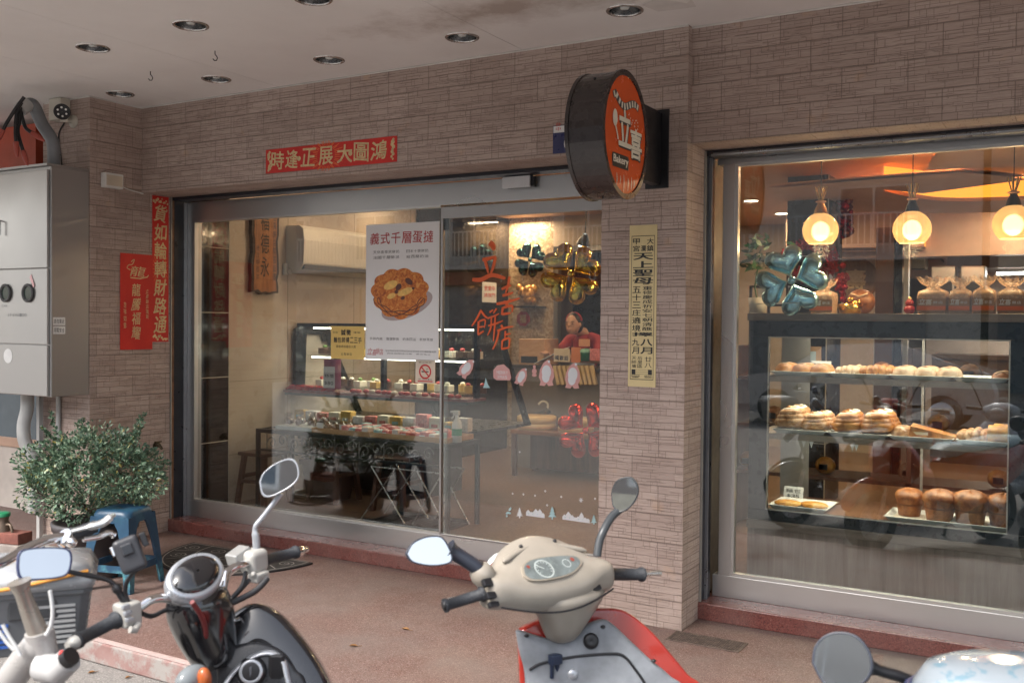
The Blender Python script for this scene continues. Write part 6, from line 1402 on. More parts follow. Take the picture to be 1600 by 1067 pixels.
def bread(nm, c, label, group, kind, m, s=1.0):
    t = thing(nm, c, label, 'bread', group); c = Vector(c); s *= 1.16; b = MB()
    if kind == 'bun':
        n, M_ = 18, 8; vs = []
        for i in range(M_+1):
            tt = math.pi/2*i/M_
            for j in range(n):
                q = 2*math.pi*j/n; wv = 1+.05*math.sin(5*q+c.x*40)+RB.uniform(-.02, .02); vs.append(c+Vector((math.cos(q)*math.cos(tt)**.75*.058*s*wv, math.sin(q)*math.cos(tt)**.75*.055*s*wv, math.sin(tt)*.058*s)))
        b.add(vs, [(i*n+j, i*n+(j+1)%n, (i+1)*n+(j+1)%n, (i+1)*n+j) for i in range(M_) for j in range(n)], True)
        o = b.build('loaf', m, t)
        d_ = MB(); d_.tube(smooth_path([c+Vector((-.035*s, -.026, .040*s)), c+Vector((0, -.022, .056*s)), c+Vector((.036*s, -.014, .042*s))], 4), [.003]+[.007]*7+[.003] if False else .006, 6); d_.build('score', C_PALE if m is not C_PALE else C_TWIST, t)
    elif kind == 'roll':
        for k in range(5): x = (k-2)*.026*s; b.ball(c+Vector((x, 0, .024*s*(1-.07*abs(k-2)))), .021*s, .046*s*(1-.13*abs(k-2)), .030*s*(1-.13*abs(k-2)), n=12, m=8)
        b.build('loaf', m, t)
    elif kind == 'swirl':
        P_ = [c+Vector((.052*s*(1-.0085*k)*math.cos(k*.34), .046*s*(1-.0085*k)*math.sin(k*.34), .022*s+.00085*s*k)) for k in range(64)]; b.tube(P_, .019*s, 8); b.build('loaf', m, t)
        d_ = MB(); d_.tube([p+Vector((0, 0, .017*s)) for p in P_[18:62:2]], .006*s, 5); d_.build('icing', mat('sugar_icing', (.68, .62, .54), .4), t)
    elif kind == 'wedge':
        b.loft([[c+Vector((x, y, zz)) for x, y, zz in ((-.10*s, -.05*s, .0), (.10*s, -.04*s, 0), (.10*s, .06*s, 0), (-.10*s, .05*s, 0))], [c+Vector((x, y, zz)) for x, y, zz in ((-.09*s, -.045*s, .055*s), (.085*s, -.035*s, .018*s), (.085*s, .05*s, .02*s), (-.09*s, .045*s, .06*s))]], smooth=False); o = b.build('loaf', m, t, bevel=.012, seg=3)
        d_ = MB(); d_.box(c+Vector((-.086*s, -.046*s, .020*s)), c+Vector((-.02*s, -.0455*s, .032*s))); d_.build('filling', mat('sandwich_filling', (.60, .50, .36), .5), t)
    elif kind == 'slice':
        b.loft([[c+Vector((x_+.01*k, yy*.055*s, .036*s+zz*.034*s)) for yy, zz in [(math.cos(q), math.sin(q)) for q in [2*math.pi*j/14 for j in range(14)]] for x_ in (-.05*s+.1*s*k,)] for k in (0, .5, 1)], smooth=True); b.build('loaf', m, t)
    elif kind == 'tall':
        n = 22; prof = [(.74, 0), (.80, .03), (.86, .06), (.90, .085), (1.0, .098), (.98, .115), (.80, .132), (.45, .145), (.01, .150)]; vs = []
        for r_, h_ in prof:
            for j in range(n): q = 2*math.pi*j/n; wv = 1+.025*math.sin(3*q+c.x*50)+.02*math.sin(8*q)*(h_ > .1); vs.append(c+Vector((.077*s*r_*math.cos(q)*wv, .077*s*r_*math.sin(q)*wv, h_*s*(1+.04*math.sin(2*q+1)*(h_ > .1)))))
        b.add(vs, [(i*n+j, i*n+(j+1)%n, (i+1)*n+(j+1)%n, (i+1)*n+j) for i in range(len(prof)-1) for j in range(n)], True); b.build('loaf', m, t)
        d_ = MB(); d_.lathe([(.066*s, .058*s), (.0685*s, .060*s), (.0690*s, .066*s), (.068*s, .068*s)], c, n=22); d_.build('dark_ring', mat('cake_ring', (.14, .05, .02), .6), t)
    else:  # flat
        b.ball(c+Vector((0, 0, .014)), .075*s, .045*s, .018*s, n=16, m=8); b.build('loaf', m, t)
        d_ = MB(); d_.ball(c+Vector((.0, -.004, .026)), .05*s, .026*s, .008*s, n=12, m=5); d_.build('topping', mat('custard_topping', (.62, .30, .05), .3, var=.3, scale=40), t)
    return t
g1, g2, g3 = 'breads on the top shelf', 'breads on the middle shelf', 'breads on the case floor'
x0, x1, y0, z = tray(1203, 1294, 582, S1, 'left tray on the top shelf with crusty golden buns')
for k in range(3): bread('crusty_bun', (x0+.055+.105*k, y0+.10, z), ('crusty golden bun at the left end of the top shelf', 'crusty golden bun in the middle of the top left tray', 'crusty golden bun at the right of the top left tray')[k], g1, 'bun', C_BUN, .95)
x0, x1, y0, z = tray(1294, 1389, 584, S1, 'second tray on the top shelf with small ridged rolls')
bread('ridged_roll', (x0+.09, y0+.13, z), 'pale ridged roll at the left of the second top tray', g1, 'roll', C_PALE, 1.0); bread('ridged_roll', (x0+.24, y0+.11, z), 'golden ridged roll at the right of the second top tray', g1, 'roll', C_BUN, 1.15)
x0, x1, y0, z = tray(1388, 1488, 587, S1, 'third tray on the top shelf with three floury buns')
for k in range(3): bread('floury_bun', (x0+.06+.115*k, y0+.10, z), ('floury pale bun, left one of three', 'floury pale bun, middle one of three', 'floury pale bun, right one of three')[k], g1, 'bun', C_PALE, .98)
x0, x1, y0, z = tray(1487, 1577, 590, S1, 'right tray on the top shelf, nearly empty'); bread('chocolate_bun', (x1-.04, y0+.10, z), 'dark little bun at the right end of the top shelf', g1, 'bun', C_DARK, .75)
x0, x1, y0, z = tray(1206, 1292, 675, S2, 'left tray on the middle shelf with sugared twists')
bread('sugar_twist', (x0+.085, y0+.11, z), 'big sugared twist at the left end of the middle shelf', g2, 'swirl', C_TWIST, 1.35); bread('sugar_twist', (x0+.225, y0+.10, z), 'smaller sugared twist beside the big one', g2, 'swirl', C_TWIST, 1.1)
x0, x1, y0, z = tray(1291, 1388, 680, S2, 'second tray on the middle shelf with iced swirls')
bread('iced_swirl', (x0+.095, y0+.10, z), 'iced bread swirl with white lines, left one', g2, 'swirl', C_BUN, 1.25); bread('iced_swirl', (x0+.255, y0+.10, z), 'iced bread swirl with white lines, right one', g2, 'swirl', C_BUN, 1.35)
x0, x1, y0, z = tray(1387, 1490, 685, S2, 'third tray on the middle shelf with filled sandwiches')
bread('filled_bun', (x0+.06, y0+.11, z), 'round filled bun left of the wedge sandwich', g2, 'bun', C_TWIST, 1.05); bread('wedge_sandwich', (x0+.225, y0+.10, z), 'wedge shaped filled sandwich on the middle shelf', g2, 'wedge', C_BUN, 1.15)
x0, x1, y0, z = tray(1492, 1578, 692, S2, 'right tray on the middle shelf with filled baguette pieces')
for k in range(2): bread('baguette_piece', (x0+.09+.13*k, y0+.10, z), ('pale ridged baguette piece on the right tray', 'filled baguette piece at the right end of the middle shelf')[k], g2, ('roll', 'slice')[k], (C_TWIST, C_YEL)[k], 1.2)
x0, x1, y0, z = tray(1199, 1292, 797, S0, 'left tray on the case floor with flat yellow pastries', .30, BY+.06)
for k in range(2): bread('flat_pastry', (x0+.085+.145*k, y0+.12+.02*k, z), ('flat yellow pastry, left one', 'flat yellow pastry, right one')[k], g3, 'flat', C_YEL, .98)
x0, x1, y0, z = tray(1380, 1487, 812, S0, 'middle tray on the case floor with two tall cakes', .30, BY+.06)
bread('tall_cake', (x0+.10, y0+.20, z), 'tall brown cake behind, with a crumbly top', g3, 'tall', C_DARK, .88); bread('tall_cake', (x0+.27, y0+.12, z), 'tall brown cake in front on the middle tray', g3, 'tall', C_DARK, 1.0)
x0, x1, y0, z = tray(1484, 1578, 820, S0, 'right tray on the case floor with two big cakes', .30, BY+.06)
bread('tall_cake', (x0+.085, y0+.12, z), 'tall brown cake at the left of the right tray', g3, 'tall', C_DARK, 1.05); bread('tall_cake', (x0+.245, y0+.16, z), 'tall brown cake with a pale top at the right end', g3, 'tall', C_DARK, 1.0)
# a second row of breads at the back of the upper trays
for o in [o for o in list(bpy.data.objects) if o.parent is None and o.get('category') == 'bread' and o.get('group') in (g1, g2)]:
    if 'wedge' in o['label'] or 'nearly' in o['label']: continue
    copy_tree(o, (RB.uniform(.0, .03), .105 if o['group'] == g1 else .115, 0), label=' '.join(('back row '+o['label']).split()[:16]))
def pricecard(px, py, z, label, m=M_ST_W):
    q = onY(px, py, BY+.45); t = thing('price_card', (q.x, BY+.45, z), label, 'card', 'cards standing in the bread case'); b = MB(); b.obox((q.x, BY+.45, z+.04), (1, 0, 0), (0, .25, .97), (0, -.97, .25), .06, .04, .0015); b.build('card', m, t)
    b = MB(); pp = Plane((q.x, BY+.45-.003, z+.04), (1, 0, 0), (0, .25, .97)); row(b, pp, '麵包', -.05, .05, .015, .025, .003); row(b, pp, '$35', -.04, .04, -.018, .022, .003); b.build('print', M_BLKINK, t)
pricecard(1240, 760, S0+.0, 'small white card on the case floor behind the pastries'); pricecard(1283, 555, S1, 'white card behind the top left tray')
a, c = onY(1228, 585, BY+.62), onY(1275, 549, BY+.62); t = thing('framed_notice', (a.x, BY+.63, a.z), 'blue and red notice in a wooden frame seen through the bread case', 'notice'); b = MB(); b.box((a.x-.03, BY+.62, a.z-.03), (c.x+.03, BY+.64, c.z+.03)); b.build('frame', M_TRAYW, t)
b = MB(); b.box((a.x, BY+.617, a.z), (c.x, BY+.6195, c.z)); b.build('print', mat('pale_blue_print', (.45, .56, .62), .4), t); b = MB(); b.box((a.x+.03, BY+.614, a.z+.05), (c.x-.04, BY+.6165, c.z-.02)); b.build('red_block', M_RED, t)
# rack of goods behind the case
t = thing('goods_shelf', (-.4, 7.4, ZF), 'dim wooden shelf of packed goods behind the bread case', 'shelf'); b = MB()
for z in (.5, .85, 1.2): b.box((-2.3, 7.2, z), (1.4, 7.6, z+.025))
for x in (-2.3, -1.05, .2, 1.4): b.box((x-.015, 7.2, ZF), (x+.015, 7.199+.4, 1.45))
b.build('rack', M_DW, t)
for i in range(30):
    x = -2.2+.118*(i % 15)*1.6; z = (.526, .876, 1.226)[(i*7) % 3]; 
    if x > 1.3: continue
    o = thing('packed_cookies', (x, 7.3, z), 'packet of cookies on the dim shelf behind the bread case', 'packet', 'packets on the shelf behind'); b = MB(); b.ball((x, 7.32, z+.065), .075, .06, .064, n=9, m=6); b.build('bag', (C_BUN, M_FILM, C_YEL, M_TRAYW)[i % 4], o); b = MB(); b.box((x-.03, 7.245, z+.04), (x+.03, 7.25, z+.08)); b.build('label', M_ST_W, o)
# small flags of white paper under the middle shelf
for px, py in ((1256, 692), (1268, 691), (1332, 698), (1338, 698)):
    q = onY(px, py, BY+.062); t = thing('paper_pennant', q, 'tiny white paper pennant hanging under the middle shelf', 'pennant', 'paper pennants under the middle shelf'); b = MB(); b.prism([(q.x-.012, BY+.0595, S2-.036), (q.x+.012, BY+.0595, S2-.036), (q.x, BY+.0595, S2-.075)], (0, -1, 0), .001); b.build('paper', M_ST_W, t)

# pendants
def globe_mat():
    m, nt, bb = nodes('amber_globe_glass'); lw = nt.nodes.new('ShaderNodeLayerWeight'); lw.inputs[0].default_value = .5
    bb.inputs['Base Color'].default_value = (.66, .48, .24, 1); bb.inputs['Roughness'].default_value = .08
    bb.inputs['Transmission Weight'].default_value = .55; bb.inputs['IOR'].default_value = 1.15
    bb.inputs['Emission Color'].default_value = (1.0, .70, .36, 1); bb.inputs['Emission Strength'].default_value = .10; return m
M_GLOBE = globe_mat(); M_BULB = emis('warm_bulb', (1.0, .86, .60), 1.9); M_BRASS = mat('brass', (.70, .45, .16), .22, 1, .1)
for px, py, lab in ((1282, 360, 'lit amber globe pendant lamp beside the blue balloon'), (1425, 358, 'lit amber globe pendant lamp in the middle, with a dark neck'), (1583, 350, 'lit amber globe pendant lamp at the right edge')):
    q = onY(px, py, 5.98); t = thing('pendant_lamp', q, lab, 'lamp', 'amber glass pendant lamps'); R_ = .104
    b = MB(); b.lathe([(R_*math.sin(a_), -R_*math.cos(a_)) for a_ in [rad(40+ (172-40)*k/18) for k in range(19)]], q, n=36); b.build('globe', M_GLOBE, t)
    b = MB(); b.ball(q+Vector((0, 0, -.005)), .045, rz=.05, n=16, m=10); b.build('bulb', M_BULB, t)
    b = MB(); b.lathe([(.04, R_*.93), (.034, R_+.02), (.02, R_+.05), (.018, R_+.06)], q); b.build('neck', M_BLACK if px > 1300 else M_BRASS, t)
    b = MB(); b.lathe([(.012, R_+.056), (.030, R_+.062), (.030, R_+.068), (.012, R_+.075)], q); b.build('collar', MATS['salmon_card'], t)
    b = MB()
    for k in range(7): a_ = 2*math.pi*k/7; b.cyl(q+Vector((.010*math.cos(a_), .010*math.sin(a_), R_+.07)), q+Vector((.034*math.cos(a_), .034*math.sin(a_), R_+.15)), .004, n=6)
    b.build('brass_rods', M_BRASS, t)
    b = MB(); b.cyl(q+Vector((0, 0, R_+.07)), (q.x, q.y, ZI), .003, n=6); b.build('cord', M_BLACK, t)
    l = bpy.data.lights.new('pendant_light', 'POINT'); l.energy = 3.5; l.color = (1, .68, .36); l.shadow_soft_size = .05; lo = bpy.data.objects.new('pendant_light', l); COL.objects.link(lo); lo.location = q+Vector((0, 0, -.12))

# black tiled column with garland
t = thing('black_column', (-2.03, 8.6, ZF), 'square black tiled column with pale joints inside the shop', 'column'); b = MB(); b.box((-2.21, 8.36, ZF), (-1.872, 8.9, ZI)); b.build('shaft', M_BLKTILE, t)
b = MB()
for z in (.62, 1.14, 1.66, 2.18): b.box((-2.213, 8.357, z), (-1.869, 8.9, z+.006))
b.box((-1.878, 8.3565, ZF), (-1.8695, 8.366, ZI)); b.build('joints', MATS['pale_joint'], t)
M_TIN = mat('red_tinsel', (.50, .03, .035), .22, .6, .4, 40); M_ORNB = mat('bronze_ornament', (.30, .10, .06), .2, .7, .5, 30)
t = thing('tinsel_garland', at(1318, 340, 8.0), 'hanging garland of red and bronze baubles on the black column', 'garland'); b = MB(); b2 = MB()
for k in range(40): (b if k % 2 else b2).ball(at(1320+RB.uniform(-11, 11), 305+62*k/40, 8.25+RB.uniform(-.1, .1)), RB.uniform(.02, .045), n=8, m=6)
b.build('red_baubles', M_TIN, t); b2.build('bronze_baubles', M_ORNB, t)
t = thing('tinsel_garland', at(1270, 400, 8.2), 'bright red tinsel wreath on the front of the black column', 'garland'); b = MB()
for k in range(260):
    a_ = 2*math.pi*RB.random(); c_ = at(1266+34*math.cos(a_), 408+24*math.sin(a_), 8.15)+Vector((RB.uniform(-.04, .04), RB.uniform(-.05, .02), RB.uniform(-.04, .04))); d = Vector((RB.gauss(0, 1), RB.gauss(0, 1), RB.gauss(0, 1))).normalized(); s_ = d.orthogonal().normalized()*.008; b.add([c_-d*.045-s_, c_-d*.045+s_, c_+d*.045+s_, c_+d*.045-s_], [(0, 1, 2, 3)])
b.build('tinsel', M_TIN, t)
t = thing('tinsel_bell', at(1315, 445, 8.0), 'sparkling red tinsel ball hanging beside the blue balloon', 'ornament'); b = MB()
for k in range(70): b.ball(at(1315+RB.gauss(0, 4.0), 444+RB.gauss(0, 10), 8.0+RB.uniform(-.1, .1)), RB.uniform(.014, .03), n=7, m=5)
b.build('tinsel_lump', M_TIN, t)
# bread bags on top of the case
def bag_film():
    m, nt, bb = nodes('peach_bag_film'); bb.inputs['Base Color'].default_value = (.66, .47, .34, 1); bb.inputs['Roughness'].default_value = .3
    nt.links.new(ramp(nt, noise(nt, coord(nt), 60, 3), [(.35, .25), (.65, .6)]), bb.inputs['Alpha']); return m
M_BAGF = bag_film()
def loaf_bag(px0, px1, py0, py1, y, label, group='bagged loaves on the bread case'):
    a, c = onY(px0, py1, y), onY(px1, py0, y); cx, w, h = (a.x+c.x)/2, (c.x-a.x)/2, c.z-1.673; t = thing('bagged_loaf', (cx, y, 1.673), label, 'bread', group); z0 = 1.6735
    b = MB(); R_ = lambda e, d, zz: [(cx-e, y-d, zz), (cx+e, y-d, zz), (cx+e, y+d, zz), (cx-e, y+d, zz)]
    b.loft([R_(w*.86, .07, z0), R_(w*.9, .075, z0+h*.52), R_(w*.84, .07, z0+h*.60), R_(w*.55, .05, z0+h*.645)], smooth=False); b.build('loaf', C_PALE, t, bevel=.012, seg=3)
    b = MB(); n = 20; vs = []
    for f, e, d in ((0, .96, .08), (.5, 1, .085), (.62, .86, .07), (.70, .42, .03), (.745, .34, .026), (.82, .62, .05), (.93, .95, .07), (1.0, 1.02, .06)):
        for j in range(n): q = 2*math.pi*j/n; ru = 1+(.10*(-1)**j if f > .6 else .012*(-1)**j); sgx = math.copysign(abs(math.cos(q))**.5, math.cos(q)) if f < .7 else math.cos(q); sgy = math.copysign(abs(math.sin(q))**.5, math.sin(q)) if f < .7 else math.sin(q); vs.append((cx+w*e*ru*sgx, y+d*ru*sgy, z0+h*f+.012*(-1)**j*(f > .9)))
    b.add(vs, [(i*n+j, i*n+(j+1)%n, (i+1)*n+(j+1)%n, (i+1)*n+j) for i in range(7) for j in range(n)], True); b.build('film_bag', M_BAGF, t)
    P2 = Plane((cx, y-.089, z0), (1, 0, 0), (0, 0, 1)); b = MB(); quad(b, P2, -w*.9, h*.06, w*.9, h*.42, .001); b.build('brown_label', mat('brown_band', (.30, .17, .10), .4), t)
    b = MB(); quad(b, P2, -w*.9, h*.10, w*.9, h*.21, .0015); b.build('orange_stripe', mat('orange_band', (.62, .13, .03), .4), t)
    b = MB(); text(b, P2, '立', -w*.75, h*.25, -w*.35, h*.42, .002, .02, .15); text(b, P2, '喜', -w*.35, h*.24, w*.05, h*.40, .002, .02, .1); row(b, P2, '餅店', w*.1, w*.75, h*.31, h*.08, .002, .01); b.build('white_lettering', M_ST_W, t)
for i, (p0, p1) in enumerate(((1433, 1484), (1483, 1520), (1519, 1558), (1557, 1604))): loaf_bag(p0, p1, 434-(i == 2)*2, 498, 5.98, ('bagged loaf, first in the row under the pendants', 'bagged loaf, second in the row, slightly shorter', 'bagged loaf, third in the row', 'bagged loaf cut by the right edge of the photo')[i])
loaf_bag(1268, 1308, 438, 498, 6.05, 'bagged loaf half hidden by the blue balloon')
t = thing('gold_basket', onY(1325, 492, 6.15), 'small glittering gold basket on the case top', 'basket'); q = onY(1328, 497, 6.15); b = MB(); b.lathe([(.001, 0), (.06, 0), (.075, .06), (.07, .06), (.05, .01)], (q.x, 6.15, 1.6735)); b.build('basket', mat('gold_foil_basket', (.70, .45, .12), .2, 1), t); b = MB()
for k in range(8): b.ball((q.x+RB.uniform(-.05, .05), 6.15+RB.uniform(-.05, .05), 1.73+RB.uniform(0, .03)), .02, n=7, m=5)
b.build('sweets', MATS['gold_foil_basket'], t)
t = thing('round_bread', onY(1345, 470, 6.3), 'round dark country loaf standing behind the gold basket', 'bread'); q = onY(1345, 476, 6.3); b = MB(); b.ball((q.x, 6.3, 1.6735+.075), .085, .06, .08, n=18, m=10); b.build('loaf', C_DARK, t); b = MB(); b.tube([(q.x-.05, 6.25, 1.80), (q.x, 6.24, 1.78), (q.x+.05, 6.25, 1.80)], .006, 6); b.build('score', C_PALE, t)
t = thing('red_ornament', onY(1421, 480, 6.1), 'little dark red bottle shaped ornament left of the bagged loaves', 'ornament'); q = onY(1421, 480, 6.1); b = MB(); b.ball((q.x, 6.1, 1.7), .032, rz=.028, n=12, m=8); b.ball((q.x, 6.1, 1.738), .024, rz=.022, n=12, m=8); b.build('body', mat('ornament_red_glaze', (.25, .02, .03), .2), t); b = MB(); b.ball((q.x, 6.1, 1.762), .012); b.build('knob', M_GOLDINK, t)
t = thing('potted_flowers', at(1180, 400, 6.2), 'green plant with white flowers just inside the right window', 'plant'); q = onY(1184, 500, 6.1); b = MB(); b.lathe([(.001, 0), (.05, 0), (.06, .1), (.05, .1)], (q.x, 6.1, 1.6735)); b.build('pot', M_WHITE, t); b = MB(); fb = MB(); top = onY(1188, 402, 6.1)
b.tube(smooth_path([(q.x, 6.1, 1.75), (q.x-.02, 6.1, 1.85), tuple(top)]), .005, 6)
for k in range(60): c_ = top+Vector((RB.gauss(-.03, .06), RB.gauss(0, .05), RB.gauss(.02, .05))); d = Vector((RB.gauss(0, 1), RB.gauss(0, 1), RB.gauss(0, .6))).normalized(); s_ = d.orthogonal().normalized(); b.add([c_, c_+d*.035+s_*.016, c_+d*.075, c_+d*.035-s_*.016], [(0, 1, 2, 3)])
for k in range(22): fb.ball(top+Vector((RB.gauss(.06, .035), RB.gauss(0, .03), RB.gauss(-.03, .03))), .018, n=7, m=5)
b.build('foliage', mat('shop_plant_leaf', (.03, .09, .035), .4), t); fb.build('blossoms', mat('ivory_petals', (.66, .60, .50), .5), t)
t = thing('dark_shelf', onY(1215, 485, 6.6), 'dark wire shelf behind the balloon with small frames', 'shelf'); a, c = onY(1172, 500, 6.9), onY(1230, 446, 6.9); b = MB()
for x in (a.x, (a.x+c.x)/2, c.x): b.box((x-.008, 6.9, a.z-.5), (x+.008, 6.92, c.z))
for z in (a.z, a.z+.1, c.z-.01): b.box((a.x, 6.9, z), (c.x, 7.1, z+.012))
b.build('rack', M_IRON, t); b = MB(); b.box((a.x+.04, 6.95, a.z+.115), (a.x+.14, 6.96, c.z-.02)); b.build('picture', M_ST_W, t)

# far parts of the shop behind the right window
b = MB(); a, c = onY(1367, 500, 10.0), onY(1396, 395, 10.0); b.box((a.x, 10.0, ZF), (c.x, 10.3, ZI-.3)); b.build('brown_pier', mat('brown_pier_panel', (.16, .09, .06), .35), shop)
b = MB(); a, c = onY(1396, 500, 10.0), onY(1410, 395, 10.0); b.box((a.x+.001, 10.02, ZF), (c.x, 10.3, ZI-.3)); b.build('black_pier', M_BLKTILE, shop)
b = MB(); a, c = onY(1411, 500, 9.9), onY(1420, 385, 9.9); b.box((a.x, 9.9, ZF), (c.x, 10.0, ZI-.1)); b.build('steel_post', M_STEEL, shop)
b = MB(); a = onY(1320, 500, 12.2); c = onY(1367, 400, 12.2); b.box((a.x-2.2, 12.2, ZF), (c.x, 12.3, ZI)); b.build('far_wall', MATS['beige_wall_panel'], shop)
t = thing('round_wall_plaque', onY(1336, 436, 12.15), 'round carved wooden plaque on the far wall by the tinsel', 'plaque'); q = onY(1337, 437, 12.18); b = MB(); b.lathe([(.001, .03), (.20, .03), (.24, .045), (.26, .02), (.26, 0)], (q.x, 12.199, q.z), (0, -1, 0)); b.build('disc', wood('plaque_wood', (.10, .05, .02), (.2, .11, .05), (.28, .17, .09)), t); b = MB(); text(b, Plane((q.x, 12.199, q.z), (1, 0, 0), (0, 0, 1)), '壽', -.12, -.12, .12, .12, .032, .02); b.build('carving', M_GOLDINK, t)
KY = 12.0
b = MB(); a = onY(1424, 500, KY); b.box((a.x, KY+1.2, ZF), (3.6, KY+1.3, ZI)); b.build('kitchen_wall', mat('pinkish_kitchen_wall', (.50, .38, .32), .4), shop)
t = thing('kitchen_hood', onY(1530, 410, KY), 'dark metal kitchen hood with a bright tube in the back room', 'hood'); a, c = onY(1480, 420, KY), onY(1640, 398, KY); b = MB(); b.box((a.x, KY, a.z), (c.x+1, KY+.9, c.z)); b.build('hood_body', mat('dark_hood_metal', (.10, .075, .06), .35, .5), t)
a, c = onY(1556, 429, KY), onY(1640, 424, KY); b = MB(); b.box((a.x, KY+.1, a.z-.0), (c.x, KY+.13, a.z+.03)); b.build('tube_lamp', emis('white_tube', (1, .95, .88), 9), t); warm_lamp(a.x+.7, KY+.3, a.z-.05, 18, 1.0, .1, (1, .93, .84), 'tube_light')
t = thing('wall_speaker', onY(1434, 412, 11), 'small black box on a bracket high in the back room', 'speaker'); a, c = onY(1424, 421, 11), onY(1446, 402, 11); b = MB(); b.box((a.x, 11, a.z), (c.x, 11.2, c.z)); b.build('box', M_BLACK, t, bevel=.01); b = MB(); b.tube([at(1446, 405, 11.6), at(1468, 403, 11.9), at(1476, 410, 12)], .012, 6); b.build('bracket', M_BLACK, t)
for i, px in enumerate((1474, 1520)):
    q = onY(px, 433, 11.6); t = thing('duct_outlet', q, ('square steel duct standing in the back room', 'second steel duct farther right in the back room')[i], 'duct'); b = MB(); b.box((q.x-.12, 11.6, q.z-.25), (q.x+.12, 11.85, q.z+.12)); b.build('duct', M_STEELD, t, bevel=.01); b = MB(); b.box((q.x-.09, 11.595, q.z-.2), (q.x+.09, 11.5995, q.z-.05)); b.build('grille', M_BLACK, t)
b = MB(); b.box((-1.5, 11.8, 1.25), (3, 12.4, 1.3)); b.box((-1.5, 11.82, ZF), (3, 12.38, 1.2495)); b.build('far_counter', mat('far_counter_dark', (.08, .05, .04), .35), shop)
# ================================================================ the street behind the camera (seen in glass and mirrors)
t = thing('apartment_block', (0, -15, 0), 'pale apartment block with barred balconies across the street, seen only mirrored', 'building')
b = MB(); b.box((-26, -21, ZR), (-2.2, -15, 8.6)); b.build('wall', mat('pale_facade', (.52, .49, .45), .7, var=.08, scale=1.5), t)
M_PANE = mat('far_window_glass', (.08, .10, .12), .08)
for fl in range(2):
    for k in range(6):
        x = -25+3.9*k; z = 3.6+2.7*fl
        b = MB(); b.box((x, -15.02, z), (x+1.7, -14.995, z+1.5)); w_ = b.build('window', M_WHITE, t); b = MB(); b.box((x+.06, -14.994, z+.06), (x+.82, -14.985, z+1.44)); b.box((x+.88, -14.994, z+.06), (x+1.64, -14.985, z+1.44)); b.build('pane', M_PANE, w_)
    b = MB(); b.box((-25.4, -14.98, 3.2+2.7*fl), (-3, -14.2, 3.32+2.7*fl)); b.build('balcony_slab', MATS['painted_concrete'], t)
    b = MB()
    for q in range(150): b.box((-25.3+.148*q, -14.24, 3.325+2.7*fl), (-25.27+.148*q, -14.21, 4.3+2.7*fl))
    b.box((-25.4, -14.25, 4.3005+2.7*fl), (-3, -14.2, 4.34+2.7*fl)); b.build('railing', M_WHITE, t)
b = MB()
for k in range(4): b.box((-25+5.8*k, -14.99, .2), (-25+5.8*k+4.2, -14.9, 2.7))
b.build('roller_shutter', mat('grey_shutter', (.28, .28, .28), .4, .3), t)
b = MB(); b.box((-20, -14.85, 2.75), (-8, -14.6, 3.15)); sg = b.build('shop_board', mat('brick_red_board', (.30, .07, .04), .4), t)
PSB = Plane((-8, -14.599, 0), (-1, 0, 0), (0, 0, 1)); b = MB(); row(b, PSB, 'GUI:JI', 3, 7.5, 2.95, .26, .002, .02, fit=True); b.build('white_lettering', M_WHITE, sg)
t = thing('corner_house', (4, -15, 0), 'darker corner house across the street, seen only mirrored', 'building')
b = MB(); b.box((-2.0, -21, ZR), (14, -14.6, 7.4)); b.build('wall', mat('grey_brown_facade', (.30, .26, .23), .75, var=.1, scale=1.5), t)
for k in range(4):
    for fl in range(2):
        b = MB(); b.box((-1.2+3.7*k, -14.62, 3.5+2.1*fl), (-1.2+3.7*k+2.0, -14.58, 4.9+2.1*fl)); w_ = b.build('window', M_WHITE, t); b = MB(); b.box((-1.1+3.7*k, -14.579, 3.6+2.1*fl), (-1.2+3.7*k+1.9, -14.57, 4.8+2.1*fl)); b.build('pane', M_PANE, w_)
b = MB(); b.box((-1.8, -14.59, .1), (13, -14.5, 2.8)); b.build('shop_front', M_PANE, t)
b = MB(); b.box((-1.8, -14.5, 2.85), (5, -14.3, 3.3)); sg = b.build('shop_board', mat('cream_shop_board', (.62, .55, .42), .4), t); b = MB(); row(b, Plane((5, -14.299, 0), (-1, 0, 0), (0, 0, 1)), '水果店幸里', 1.0, 5.5, 3.07, .32, .002, .02); b.build('lettering', M_RED, sg)
